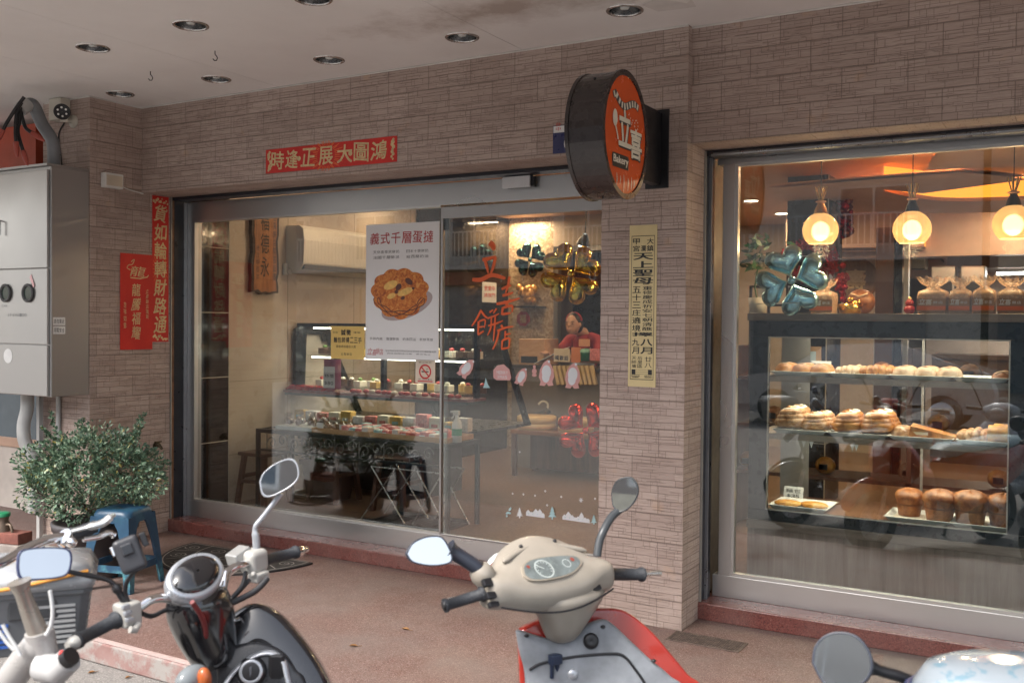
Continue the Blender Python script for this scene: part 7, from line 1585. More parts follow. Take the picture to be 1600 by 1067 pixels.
# parked car
def car(x, y, label, col):
    t = thing('parked_car', (x, y, ZR), label, 'car'); z = ZR; Y0c, Y1c = y-.86, y+.86
    prof = [(-2.1, .35), (-2.15, .62), (-2.0, .82), (-1.25, .95), (-.55, 1.40), (.6, 1.46), (1.5, 1.12), (2.0, 1.0), (2.12, .7), (2.1, .35)]
    b = MB(); rings = []
    for yy, sc_, dz in ((Y0c, .97, 0), (Y0c+.06, 1, 0), (Y1c-.06, 1, 0), (Y1c, .97, 0)): rings.append([(x+px*sc_, yy + (math.copysign(.16, y-yy)*max(0, (pz-.95)/.5)), z+pz) for px, pz in prof])
    b.loft(rings, smooth=False); b.build('body', mat('car_paint_'+label.split()[0], col, .2, .2, .03, coat=1), t, bevel=.05, seg=3)
    b = MB()
    for s_ in (-1, 1): yy = y+s_*.80; b.prism([(x-1.05, yy, z+.97), (x-.5, yy-s_*.1, z+1.33), (x+.55, yy-s_*.11, z+1.38), (x+1.35, yy, z+1.05)], (0, s_, 0), .02)
    b.prism([(x-1.32, y-.62, z+.98), (x-1.32, y+.62, z+.98), (x-.62, y+.56, z+1.38), (x-.62, y-.56, z+1.38)], (-.8, 0, .6), .02); b.prism([(x+1.55, y-.62, z+1.11), (x+1.55, y+.62, z+1.11), (x+.66, y+.56, z+1.45), (x+.66, y-.56, z+1.45)], (.4, 0, .9), .02)
    b.build('windows', M_PANE, t)
    for dx in (-1.35, 1.3):
        for s_ in (-1, 1): b = MB(); b.lathe([(.001, -.09), (.22, -.09), (.31, -.08), (.32, 0), (.31, .08), (.22, .09), (.001, .09)], (x+dx, y+s_*.80, z+.32), (0, 1, 0)); w_ = b.build('wheel', M_BLACK, t); b = MB(); b.lathe([(.001, .096), (.20, .096), (.21, .085)], (x+dx, y+s_*.80, z+.32), (0, s_, 0)); b.build('rim', M_CHROME, w_)
    for s_ in (-1, 1): b = MB(); b.ball((x-2.08, y+s_*.62, z+.68), .08, .16, .07); b.build('headlight', M_WHITE, t)
car(-3.3, -7.2, 'white hatchback parked across the road, seen only mirrored', (.55, .56, .57)); car(2.6, -7.4, 'silver hatchback parked across the road, seen only mirrored', (.35, .36, .38))
# ================================================================ two-wheelers parked at the kerb
M_GRIP = mat('black_rubber_grip', (.025, .028, .034), .6, var=.25, bmp=.6, bscale=180); M_MIR = mat('mirror_glass', (.62, .64, .65), .03, 1, .02, rvar=.02)
M_BEIGE_P = mat('aged_beige_plastic', (.30, .268, .225), .42, var=.10, scale=9, coat=.15); M_REDP = mat('red_scooter_paint', (.33, .022, .012), .3, var=.15, coat=.7); M_GRAYP = mat('scuffed_grey_plastic', (.20, .215, .235), .5, var=.38, scale=9, bmp=.08)
M_BLKP = mat('gloss_black_paint', (.010, .010, .012), .18, var=.15, coat=1); M_SILV = mat('silver_plastic', (.42, .44, .47), .3, .5, .1); M_IVORY = mat('ivory_switch_plastic', (.37, .36, .335), .4, var=.08); M_WPAINT = mat('white_frame_paint', (.36, .35, .34), .3, var=.06, coat=.4)
M_TYRE = mat('tyre_rubber', (.02, .02, .02), .8, bmp=.4); M_SEAT = mat('black_vinyl_seat', (.02, .02, .022), .45, bmp=.2)
UP = Vector((0, 0, 1))
def onP(x, y, P0, N):
    q = ray(x, y); return CAM + q*((Vector(P0)-CAM).dot(N)/q.dot(N))
def outline_mirror(root, pts, d, yaw, pitch, back=None, nm='mirror', th=.028, hm=None):
    """mirror head: outline seen from the street, turned yaw/pitch degrees away from facing the viewer"""
    cx = sum(p[0] for p in pts)/len(pts); cy = sum(p[1] for p in pts)/len(pts); c = at(cx, cy, d); n0 = (CAM-c).normalized()
    N = (Matrix.Rotation(rad(yaw), 3, 'Z') @ n0); N = (N + UP*math.tan(rad(pitch))).normalized()
    k = len(pts)*4; P_ = smooth_path([(x, y, 0) for x, y in pts+[pts[0]]], 5)[:-1]; W_ = [onP(p.x, p.y, c, N) for p in P_]
    b = MB(); rings = []
    for sc_, dd in ((.90, .003), (.965, .006), (1.0, .0), (1.0, -.008), (.93, -th*.7), (.72, -th*1.15), (.35, -th*1.3)): rings.append([c+(w-c)*sc_+N*dd for w in W_])
    b.loft(rings); o = b.build(nm, hm or M_BLACK, root)
    b = MB(); b.add([c+(w-c)*.905+N*.0035 for w in W_], [list(range(len(W_)))]); b.build('mirror_glass', M_MIR, o); return o
def wheel(root, c, axis, R_, w, nm='wheel'):
    b = MB(); pr = [(R_-.09, -w*.8), (R_-.03, -w), (R_, -w*.5), (R_+.004, 0), (R_, w*.5), (R_-.03, w), (R_-.09, w*.8)]; b.lathe(pr, c, axis, n=36); o = b.build(nm, M_TYRE, root)
    b = MB(); b.lathe([(.03, -w*.7), (.05, -w*.5), (R_-.10, -w*.35), (R_-.088, -w*.8), (R_-.088, w*.8), (R_-.10, w*.35), (.05, w*.5), (.03, w*.7)], c, axis, n=36)
    b.build('rim', M_SILV, o); return o
def grip(root, a, c, r, end_m, end_len, nm='grip'):
    a, c = Vector(a), Vector(c); d = (c-a).normalized(); b = MB(); L = (c-a).length; b.tube([a, a+d*.006, a+d*.008, a+d*(L-.01), a+d*(L-.008), c], [r*1.35, r*1.35, r, r*.95, r*1.2, r*1.2], 16); o = b.build(nm, M_GRIP, root)
    if end_len: b = MB(); b.tube([c+d*.001, c+d*end_len*.5, c+d*end_len*.6, c+d*end_len], [r*.95, r*.95, r*.6, r*.55], 14); b.build('bar_end', end_m, o)
    return o
def shell(root, nm, pts, P0, N, m, th, inset=.9, bulge=.02, k=5, rear=.8):
    """moulded panel: outline on a plane, softly domed front, tapering backwards"""
    P_ = smooth_path([(x, y, 0) for x, y in pts+[pts[0]]], k)[:-1]; W_ = [onP(p.x, p.y, P0, N) for p in P_]; c = sum(W_, Vector())/len(W_); N = Vector(N).normalized()
    rings = [[c+(w-c)*s_+N*dd for w in W_] for s_, dd in ((inset*.6, bulge), (inset, bulge*.8), (.975, bulge*.35), (1.0, -.004), (.995, -th*.4), (rear, -th))]
    b = MB(); b.loft(rings); return b.build(nm, m, root)
def lower_parts(root, F0, H, m, seat_m, wheel_r=.24, L=1.28):
    """running gear below and behind the leg shield: F0 = ground point under the front axle, H = heading"""
    H = Vector((H.x, H.y, 0)).normalized(); R_ = Vector((H.y, -H.x, 0)); M = Matrix((( R_.x, H.x, 0, F0.x), (R_.y, H.y, 0, F0.y), (0, 0, 1, ZR), (0, 0, 0, 1)))
    T = lambda x, y, z: M @ Vector((x, y, z))
    wheel(root, T(0, 0, wheel_r+.004), R_, wheel_r, .05, 'front_wheel'); wheel(root, T(0, -L, wheel_r+.004), R_, wheel_r, .055, 'rear_wheel')
    b = MB(M); b.tube([(0, wheel_r*1.12*math.cos(a), wheel_r+.0+wheel_r*1.12*math.sin(a)) for a in [rad(20+140*k/14) for k in range(15)]], [.03]+[.068]*13+[.04], 12, flat=.5); b.build('front_fender', m, root)
    b = MB(M)
    for s_ in (-1, 1): b.tube([(s_*.075, 0, wheel_r), (s_*.07, -.08, .50)], .018, 10)
    b.build('fork', M_SILV, root)
    sec = lambda y, w, z0, z1, r=.04: [(-w+r, y, z0), (w-r, y, z0), (w, y, z0+r), (w, y, z1-r), (w-r, y, z1), (-w+r, y, z1), (-w, y, z1-r), (-w, y, z0+r)]
    b = MB(M); b.loft([sec(-.26, .15, .20, .34), sec(-.40, .16, .19, .31), sec(-.70, .16, .19, .31), sec(-.76, .15, .20, .40)]); b.build('floorboard', M_GRAYP, root)
    b = MB(M); b.loft([sec(-.72, .13, .24, .66), sec(-.85, .16, .26, .74), sec(-1.15, .17, .36, .76), sec(-1.45, .12, .50, .78), sec(-1.6, .06, .58, .76, .02)]); b.build('rear_body', m, root)
    b = MB(M); b.loft([sec(-.64, .07, .70, .76, .02), sec(-.74, .12, .70, .80), sec(-1.0, .14, .72, .80), sec(-1.35, .14, .74, .84), sec(-1.5, .09, .76, .84)]); b.build('seat', seat_m, root)
    b = MB(M); b.box((-.06, -1.625, .62), (.06, -1.595, .70)); b.build('tail_light', mat('tail_light_red', (.45, .02, .02), .2), root)
    b = MB(M); b.tube([(-.16, -.95, .16), (-.22, -1.0, .012), (-.25, -1.0, .008)], .012, 8); b.build('side_stand', M_BLACK, root)
    return M

# ---------------------------------------------------------------- beige and red scooter
HB = _f.copy(); HB.z = 0; HB = (Matrix.Rotation(rad(6), 3, 'Z') @ HB).normalized()
PL, PR = at(757, 927, 2.66), at(948, 897, 2.92); BC = (PL+PR)/2; BU = (PR-PL).normalized(); BF = UP.cross(BU).normalized(); BZ = BU.cross(BF).normalized()
ground = at(905, 1010, 2.95); ground.z = ZR
A = thing('motor_scooter', ground, 'old beige and red scooter with a beige dashboard parked facing the shop', 'scooter')
def ring(s, f0, z0, rf, rz, tilt=0, n=20, pw=2.6):
    out = []
    for k in range(n):
        q = 2*math.pi*k/n; a = math.copysign(abs(math.cos(q))**(2/pw), math.cos(q))*rf; c = math.copysign(abs(math.sin(q))**(2/pw), math.sin(q))*rz; ct, st = math.cos(tilt), math.sin(tilt)
        out.append(BC+BU*s+BF*(f0+a*ct-c*st)+BZ*(z0+a*st+c*ct))
    return out
HW = (PR-PL).length/2
b = MB(); b.loft([ring(-HW-.002, 0, 0, .03, .032), ring(-HW+.002, 0, 0, .042, .046), ring(-HW+.06, .005, .004, .055, .052, .2), ring(-HW*.64, .022, .012, .080, .056, .5), ring(-HW*.42, .030, .020, .105, .060, .62), ring(-HW*.12, .034, .026, .118, .062, .68), ring(HW*.12, .034, .026, .118, .062, .68), ring(HW*.42, .030, .020, .105, .060, .62), ring(HW*.64, .022, .012, .080, .056, .5), ring(HW-.06, .005, .004, .055, .052, .2), ring(HW-.002, 0, 0, .043, .047), ring(HW+.002, 0, 0, .03, .032)])
COW = b.build('handlebar_cowl', M_BEIGE_P, A, sub=1)
TI = .68
TN = (-BF*math.sin(TI)+BZ*math.cos(TI)).normalized(); TV = (BF*math.cos(TI)+BZ*math.sin(TI)).normalized()
DC = BC+BF*.034+BZ*.026+TN*.0565-TV*.030-BU*.012; DPL = Plane(DC, BU, TV)
if DPL.N.dot(TN) < 0: DPL.N = -DPL.N
b = MB(); outl = [(-.108, -.016), (-.09, -.034), (-.03, -.040), (.05, -.033), (.105, -.006), (.112, .018), (.09, .030), (.02, .037), (-.055, .034), (-.095, .016)]
P_ = [(p.x, p.y) for p in smooth_path([(u, v, 0) for u, v in outl+[outl[0]]], 4)[:-1]]
b.prism([DPL.p(u, v, .0045) for u, v in P_], DPL.N, .02); b.build('instrument_recess', mat('recess_beige', (.30, .26, .21), .5), COW, bevel=.004, seg=3)
b = MB(); poly(b, DPL, [(u*.93, v*.90) for u, v in P_], .0055); b.build('dial_face', mat('dial_face_blue_grey', (.20, .22, .22), .25, var=.2, scale=20), COW)
b = MB(); ringf(b, DPL, -.03, -.004, .027, .031, .0065); ringf(b, DPL, .055, .004, .012, .0145, .0065)
for k in range(11): q = rad(-30+24*k); stroke(b, DPL, [(-.03+.020*math.cos(q), -.004+.020*math.sin(q)), (-.03+.026*math.cos(q), -.004+.026*math.sin(q))], .002, .0066)
stroke(b, DPL, [(-.03, -.004), (-.052, .012)], .003, .0068); b.build('dial_marks', mat('pale_dial_ink', (.62, .64, .62), .4), COW)
b = MB(); disc(b, DPL, .082, .014, .007, n=.0066); disc(b, DPL, -.078, .010, .0055, n=.0066); b.build('warning_lamp', mat('dial_red', (.35, .07, .05), .3), COW)
b = MB(); poly(b, DPL, [(u*.95, v*.93) for u, v in P_], .0085); b.build('dial_lens', glassm('dial_lens', (.9, .93, .93), .08), COW)
for dx, dz in ((-.055, .088), (.07, .092)): b = MB(); b.ball(DC+BU*dx+TV*dz+TN*-.004, .006); b.build('screw', M_BLACK, COW)
# raised visor lip above the dials and the seam between the cowl halves
vp = lambda s_, q, k=1.0: (lambda rr: rr)(BC+BU*s_+BF*(.030+(.112-.25*abs(s_))*math.cos(q)*math.cos(.66)-(.062-.06*abs(s_))*math.sin(q)*math.sin(.66))+BZ*(.022+(.112-.25*abs(s_))*math.cos(q)*math.sin(.66)+(.062-.06*abs(s_))*math.sin(q)*math.cos(.66)))
b = MB(); b.tube([vp(-.15+.30*k/24, rad(52+22*(abs(k-12)/12)**2)) for k in range(25)], [.004]+[.010]*23+[.004], 10, flat=.8); b.build('visor_lip', M_BEIGE_P, COW)
b = MB(); b.tube([BC+BU*(-HW+.02+(2*HW-.04)*k/20)-BF*(.052+.030*math.sin(math.pi*k/20))-BZ*(.028+.03*math.sin(math.pi*k/20)) for k in range(21)], .0028, 6); b.build('cowl_seam', M_BLACK, COW)
# headlight side shell in red
b = MB(); b.loft([ring(-HW*.8, .05, -.01, .03, .03), ring(-HW*.5, .09, -.005, .07, .05, .2), ring(0, .125, .02, .085, .075, .2), ring(HW*.5, .10, .012, .075, .06, .2), ring(HW*.98, .035, .006, .05, .05)]); b.build('front_cowl', M_REDP, A, sub=1)
b = MB(); b.ball(BC+BF*.20+BZ*.0, .075, .05, .055, BU, BF, BZ, n=18, m=10); b.build('headlight', mat('headlight_lens', (.6, .62, .62), .1), A)
grip(A, PL-BU*.006, at(694, 946, 2.60), .0155, M_BLACK, .004); grip(A, PR+BU*.006, at(1004, 897, 2.985), .0185, M_BLACK, .005)
b = MB(); b.tube([at(985, 896, 3.02), at(1010, 896, 3.06), at(1031, 895, 3.10)], [.008, .007, .009], 8); b.tube([at(975, 893, 3.0), at(985, 896, 3.02)], .007, 8); b.build('brake_lever', mat('cast_lever', (.62, .62, .60), .3, .8), A)
b = MB(); b.tube([at(765, 922, 2.71), at(735, 930, 2.72), at(700, 938, 2.70)], [.008, .007, .008], 8); b.build('brake_lever', MATS['cast_lever'], A)
def button(px, py, d, w, h, m=M_BLACK, N=None):
    c = at(px, py, d); N = N or (CAM-c).normalized(); b = MB(); b.obox(c, BU, N.cross(BU).normalized(), N, w*.85, h*.85, .007); b.build('switch', m, COW, bevel=.003)
SN = (-BF*.8+BZ*.6).normalized()
button(761, 910, 2.635, .017, .013, N=SN); button(767, 930, 2.628, .018, .011, N=SN); button(771, 944, 2.632, .019, .009, N=SN); button(923, 906, 2.83, .017, .011, N=SN); button(931, 918, 2.83, .019, .009, N=SN)
# mirrors
outline_mirror(A, [(633, 865), (643, 848), (664, 838), (688, 837), (700, 850), (708, 872), (700, 881), (672, 884), (643, 878)], 2.62, 8, 1.5, hm=mat('navy_black_mirror', (.03, .035, .05), .35))
b = MB(); b.tube(smooth_path([at(700, 858, 2.65), at(722, 871, 2.66), at(748, 889, 2.67), at(757, 903, 2.68)]), [.030, .026, .023, .021, .020, .020, .020, .020, .02, .02, .02, .02, .02, .02, .02, .02, .02, .02, .02][:19], 12); b.build('mirror_stem', MATS['navy_black_mirror'], A)
b = MB(); b.lathe([(.03, -.01), (.034, .01), (.03, .03), (.02, .04)], at(757, 902, 2.68), (at(748, 889, 2.67)-at(757, 903, 2.68)).normalized()); b.build('mirror_boot', M_BEIGE_P, A)
outline_mirror(A, [(957, 790), (955, 770), (962, 752), (976, 745), (990, 747), (998, 764), (993, 782), (980, 796), (966, 801)], 2.98, -12, -1, hm=mat('dark_grey_mirror', (.045, .05, .055), .4))
b = MB(); b.tube(smooth_path([at(968, 796, 2.99), at(955, 808, 2.97), at(943, 829, 2.94), at(936, 848, 2.93), at(933, 869, 2.92)]), .0125, 12); b.build('mirror_stem', MATS['dark_grey_mirror'], A)
# steering neck and leg shield
b = MB(); sx = lambda c, w, dpt: [c+BU*x*w+BF*y*dpt for x, y in ((-1, -.3), (-.7, -1), (.7, -1), (1, -.3), (1, .6), (.6, 1), (-.6, 1), (-1, .6))]
b.loft([sx(at(886, 915, 2.82), .155, .07), sx(at(886, 938, 2.82), .120, .068), sx(at(884, 962, 2.83), .080, .06), sx(at(878, 990, 2.85), .052, .05), sx(at(876, 1003, 2.87), .03, .03)]); b.build('steering_cover', M_BEIGE_P, A, sub=1)
b = MB(); c = at(862, 944, 2.745); b.lathe([(.001, -.003), (.006, .003), (.010, .004), (.012, 0)], c, -BF+BZ*.1); b.build('ignition_bolt', M_SILV, A)
SNm = (-HB+UP*.22).normalized(); SP0 = at(915, 1020, 2.86)
shell(A, 'leg_shield', [(806, 985), (813, 984), (838, 992), (866, 998), (893, 992), (915, 976), (941, 967), (958, 975), (988, 1003), (1017, 1030), (1047, 1055), (1075, 1092), (1070, 1250), (960, 1330), (840, 1310), (824, 1120), (820, 1052), (812, 1020)], SP0, SNm, M_GRAYP, .05, .93, .012)
shell(A, 'outer_shell', [(815, 983), (844, 969), (880, 962), (913, 953), (945, 951), (978, 955), (1016, 984), (1046, 1018), (1074, 1052), (1102, 1092), (1086, 1260), (960, 1340), (838, 1318), (818, 1120), (812, 1020)], SP0+HB*.055, SNm, M_REDP, .20, .95, .0, rear=.55)
b = MB(); P_ = smooth_path([onP(x, y, SP0, SNm)+SNm*.0135 for x, y in ((826, 1045), (842, 1036), (868, 1030), (900, 1024), (950, 1020), (972, 1023), (990, 1043), (1010, 1075), (1020, 1120))], 5); b.tube(P_, .004, 8); b.build('glovebox_seam', M_BLACK, A)
b = MB(); c = onP(922, 1000, SP0, SNm)+SNm*.012; b.lathe([(.001, .01), (.012, .012), (.02, .010), (.023, .003)], c, SNm); b.build('hook_boss', M_BLACK, A)
for x, y in ((822, 992), (941, 978), (1020, 1031)): b = MB(); b.ball(onP(x, y, SP0, SNm)+SNm*.010, .008, .008, .005, n=8, m=5); b.build('screw', M_BLACK, A)
b = MB(); c = onP(866, 1028, SP0, SNm)+SNm*.02; b.obox(c, BU, UP, BF, .018, .014, .012); b.obox(c+Vector((0, 0, -.03))-BU*.012, BU, UP, BF, .006, .024, .004); b.obox(c+Vector((0, 0, -.03))+BU*.010, (BU+UP*.3).normalized(), (UP-BU*.3).normalized(), BF, .007, .02, .004); b.build('keys', mat('dark_blue_key', (.02, .03, .06), .35), A, bevel=.003)
b = MB(); c = onP(894, 1052, SP0, SNm)+SNm*.012; b.lathe([(.001, .005), (.012, .006), (.016, 0)], c, SNm); b.build('lock', M_SILV, A)
MA = lower_parts(A, Vector((SP0.x, SP0.y, 0))+HB*.28, HB, M_REDP, mat('pale_blue_seat', (.34, .47, .52), .45))

# ---------------------------------------------------------------- black scooter
g = at(330, 960, 2.7); g.z = ZR
B = thing('motor_scooter', g, 'glossy black scooter with a round silver rimmed speedometer on bare chrome handlebars', 'scooter')
HL, HR = at(199, 960, 2.47), at(402, 880, 2.86); U2 = (HR-HL).normalized(); F2 = UP.cross(U2).normalized(); Z2 = U2.cross(F2)
hc = at(304, 903, 2.62)
HNm = (Z2*.74-F2*.62-U2*.18).normalized(); a1 = (at(347, 872, 2.72)-at(264, 928, 2.54)); a1 = (a1-HNm*a1.dot(HNm)).normalized(); a2 = HNm.cross(a1)
def oval2(rx, ry, n_, k=40, c=hc): return [c+a1*(rx*math.cos(2*math.pi*i/k))+a2*(ry*math.sin(2*math.pi*i/k))+HNm*n_ for i in range(k)]
b = MB(); b.loft([oval2(.055, .042, -.06), oval2(.078, .055, -.038), oval2(.088, .063, -.01), oval2(.088, .063, .008), oval2(.081, .057, .020), oval2(.073, .050, .018)]); HD = b.build('speedometer', M_SILV, B)
b = MB(); b.loft([oval2(.073, .050, .017), oval2(.066, .045, .026), oval2(.042, .029, .033), oval2(.004, .003, .035)], caps=False); b.build('dial_glass', M_BLKP, HD)
b = MB(); PLd = Plane(hc, a1, a2); 
if PLd.N.dot(HNm) < 0: PLd = Plane(hc, a2, a1)
pass
b = MB(); sx2 = lambda c, w, dp: [c+U2*x*w+F2*y*dp for x, y in ((-1, -.3), (-.6, -1), (.6, -1), (1, -.3), (1, .6), (.6, 1), (-.6, 1), (-1, .6))]
b.loft([sx2(at(308, 915, 2.64), .080, .058), sx2(at(312, 940, 2.65), .096, .070), sx2(at(320, 975, 2.67), .092, .068), sx2(at(330, 1008, 2.69), .078, .056), sx2(at(340, 1045, 2.71), .06, .045)]); b.build('steering_neck', M_BLKP, B, sub=1)
b = MB(); b.tube(smooth_path([at(272, 938, 2.58), at(256, 934, 2.55), at(238, 936, 2.525), at(220, 947, 2.50), at(199, 960, 2.47)], 6), .0115, 14); b.build('handlebar', M_CHROME, B)
b = MB(); b.tube(smooth_path([at(346, 936, 2.70), at(350, 912, 2.72), at(356, 893, 2.75), at(376, 882, 2.79), at(402, 879, 2.86)], 6), .0115, 14); b.build('handlebar', M_CHROME, B)
grip(B, at(182, 968, 2.44), at(120, 1001, 2.33), .0165, M_IVORY, .028); grip(B, at(411, 876, 2.88), at(463, 862, 2.99), .0165, M_CHROME, .045)
b = MB(); b.obox(at(199, 958, 2.46), U2, Z2, F2, .026, .030, .026); b.build('switch_block', M_IVORY, B, bevel=.008, seg=3)
for k in range(3): b = MB(); b.obox(at(196+5*k*.6, 947+10*k, 2.43), U2, Z2, F2, .010, .005, .006); b.build('switch', M_SILV, B, bevel=.002)
b = MB(); b.tube([at(216, 975, 2.45), at(211, 984, 2.43), at(203, 983, 2.42)], .009, 8); b.build('clamp', M_IVORY, B)
b = MB(); b.obox(at(397, 876, 2.85), U2, Z2, F2, .034, .034, .03); b.build('switch_block', M_IVORY, B, bevel=.016, seg=4)
b = MB(); b.obox(at(404, 900, 2.83), U2, Z2, F2, .026, .013, .02); b.ball(at(396, 897, 2.80), .008); b.build('switch', M_IVORY, B, bevel=.006)
b = MB(); b.obox(at(373, 868, 2.84), (U2*.95+Z2*.25).normalized(), (Z2*.95-U2*.25).normalized(), F2, .030, .018, .022); b.build('brake_reservoir', mat('grey_reservoir', (.38, .38, .37), .35, .4), B, bevel=.004)
b = MB(); b.tube(smooth_path([at(377, 882, 2.86), at(362, 893, 2.87), at(353, 912, 2.84), at(348, 936, 2.80)], 5), [.011]*6+[.0085]*9+[.009], 10, flat=.7); b.build('brake_lever', M_CHROME, B)
M_CAB = mat('black_cable', (.02, .02, .022), .5)
for i, pts in enumerate((((384, 893), (378, 915), (358, 938), (345, 950)), ((390, 905), (372, 925), (352, 945), (338, 956)), ((418, 903), (400, 922), (372, 937), (346, 948)), ((300, 940), (316, 965), (322, 990), (318, 1010)), ((222, 958), (238, 962), (262, 952), (285, 956)))):
    b = MB(); b.tube(smooth_path([at(x, y, 2.80-.03*k if i < 3 else 2.5+.05*k) for k, (x, y) in enumerate(pts)], 6), .0065 if i != 2 else .009, 8); b.build('cable', M_CAB if i != 3 else mat('dark_red_wire', (.16, .02, .02), .5), B)
outline_mirror(B, [(27, 868), (34, 859), (60, 855), (95, 855), (110, 860), (113, 876), (107, 896), (90, 903), (60, 906), (33, 905), (26, 890)], 2.36, 10, 5, hm=mat('blue_black_mirror', (.03, .04, .10), .35))
b = MB(); b.tube(smooth_path([at(196, 942, 2.46), at(186, 925, 2.455), at(177, 911, 2.45), at(160, 903, 2.44), at(113, 894, 2.40), at(95, 888, 2.395)], 5), [.009]*6+[.012]*3+[.006]*17, 10); b.build('mirror_stem', M_BLACK, B)
outline_mirror(B, [(405, 753), (412, 738), (430, 724), (452, 716), (464, 722), (468, 740), (462, 754), (442, 768), (420, 777), (409, 772)], 2.86, -6, 2.5, hm=M_SILV)
b = MB(); b.tube(smooth_path([at(401, 860, 2.86), at(400, 840, 2.86), at(399, 823, 2.86), at(412, 806, 2.865), at(440, 770, 2.87)], 5), [.011]*8+[.0075]*13, 10); b.build('mirror_stem', M_SILV, B)
H2 = (Matrix.Rotation(rad(4), 3, 'Z') @ Vector((_f.x, _f.y, 0))).normalized(); N2 = (-H2+UP*.30).normalized(); P2_ = at(390, 1030, 2.74)
shell(B, 'leg_shield', [(305, 1010), (318, 985), (346, 968), (370, 953), (390, 943), (410, 944), (434, 957), (457, 980), (480, 1008), (503, 1042), (520, 1080), (540, 1150), (500, 1300), (400, 1340), (330, 1260), (325, 1100)], P2_, N2, M_BLKP, .17, .90, .025, rear=.6)
shell(B, 'inner_panel', [(338, 1022), (360, 1010), (392, 1003), (420, 1006), (445, 1020), (462, 1045), (480, 1080), (480, 1250), (400, 1300), (345, 1200)], P2_+N2*.034, N2, mat('dark_satin_panel', (.016, .017, .020), .28), .03, .92, .008)
b = MB(); b.tube(smooth_path([onP(x, y, P2_, N2)+N2*.046 for x, y in ((352, 1075), (372, 1046), (396, 1026), (425, 1018), (446, 1030), (452, 1050), (460, 1085))], 6), .011, 10, flat=.5); b.build('panel_ridge', M_SILV, B)
c = onP(398, 1047, P2_, N2)+N2*.046; b = MB(); b.lathe([(.001, .012), (.022, .012), (.034, .010), (.040, .0)], c, N2, n=28); EM = b.build('lock_boss', M_BLACK, B); b = MB(); pe = Plane(c+N2*.0125, N2.cross(UP).normalized()*-1, UP)
b2 = MB(); b2.lathe([(.024, .0125), (.030, .0135), (.032, .011)], c, N2, n=28); b2.obox(c+N2*.013, U2, Z2, N2, .004, .014, .002); b2.build('lock_ring', M_SILV, EM)
c = onP(436, 1043, P2_, N2)+N2*.04; b = MB(); b.obox(c, N2.cross(UP).normalized(), UP, N2, .022, .04, .01); b.build('cubby', M_BLACK, B, bevel=.008)
b = MB(); b.tube(smooth_path([onP(x, y, P2_, N2)+N2*.03 for x, y in ((338, 999), (352, 985), (368, 971), (378, 966))], 5), .010, 8, flat=.5); b.build('edge_trim', M_CHROME, B)
b = MB(); b.ball(at(300, 1060, 2.5), .05, .03, .035, U2, F2, Z2, n=14, m=8); b.build('indicator', mat('smoky_indicator', (.20, .22, .23), .15), B); b = MB(); b.ball(at(319, 1060, 2.49), .018, .02, .03, U2, F2, Z2, n=12, m=8); b.build('indicator_lens', mat('orange_lens', (.40, .10, .03), .2), B)
lower_parts(B, Vector((P2_.x, P2_.y, 0))+H2*.30, H2, M_BLKP, M_SEAT)
# action camera clamped on the left bar
t = thing('action_camera', at(203, 866, 2.45), 'small dark grey action camera on a stick clamped to the left chrome bar', 'camera')
cN = (CAM-at(203, 866, 2.44)).normalized(); cR = (Matrix.Rotation(rad(-25), 3, cN) @ cN.cross(UP).normalized()); cR = -cR if cR.dot(_r) < 0 else cR; cR = (_r*math.cos(rad(22))+_u*math.sin(rad(22))).normalized(); cV = cN.cross(cR).normalized(); cR = cV.cross(cN)
cc_ = at(203, 866, 2.44)
b = MB(); b.obox(cc_, cR, cV, cN, .031, .044, .016); b.build('camera_body', mat('dark_grey_camera', (.035, .036, .042), .45), t, bevel=.012, seg=4)
b = MB(); b.obox(cc_+cN*.0175-cR*.002+cV*.014, cR, cV, cN, .0145, .0145, .004); CL = b.build('lens_housing', MATS['dark_grey_camera'], t, bevel=.005, seg=3); b = MB(); b.obox(cc_+cN*.022-cR*.002+cV*.014, cR, cV, cN, .0105, .0105, .0008); b.build('lens_glass', mat('lens_black', (.015, .016, .02), .08), CL)
b = MB(); b.obox(cc_+cR*.042+cV*.022, cR, cV, cN, .008, .018, .010); b.build('side_latch', M_BLACK, t, bevel=.003)
b = MB(); b.obox(cc_-cR*.034+cV*.022, cR, cV, cN, .004, .012, .008); b.build('metal_clip', M_CHROME, t, bevel=.002)
b = MB(); b.tube(smooth_path([cc_-cV*.042, at(199, 907, 2.45), at(196, 925, 2.455), at(201, 942, 2.46)], 5), .0055, 8); b.tube([at(201, 944, 2.46), at(196, 952, 2.455)], .010, 8); b.build('mount_stick', M_BLACK, t)

# ---------------------------------------------------------------- white electric bicycle at the far left
g = at(60, 1000, 2.55); g.z = ZR
E = thing('electric_bicycle', g, 'white electric bicycle with a grey basket cut by the left edge', 'bicycle')
b = MB(); b.tube([at(30, 908, 2.30), at(35, 925, 2.305), at(50, 965, 2.32), at(60, 990, 2.33)], [.026, .0175, .021, .024], 18); b.build('steering_stem', mat('warm_grey_stem', (.36, .33, .29), .3, .6), E)
b = MB(); b.tube(smooth_path([at(64, 992, 2.335), at(60, 1005, 2.34), at(40, 1030, 2.36), at(15, 1065, 2.39), at(-40, 1150, 2.5)], 4), [.032]*4+[.036]*13, 16); b.build('frame_tube', M_WPAINT, E)
b = MB(); b.tube([at(61, 985, 2.332), at(72, 1028, 2.345), at(82, 1075, 2.36)], [.033, .030, .028], 16); b.build('head_tube', M_WPAINT, E)
b = MB(); b.tube([at(66, 1040, 2.33), at(92, 1046, 2.31), at(108, 1030, 2.30)], [.036, .034, .03], 14); b.build('lock_housing', mat('grey_lock_housing', (.42, .42, .42), .4), E)
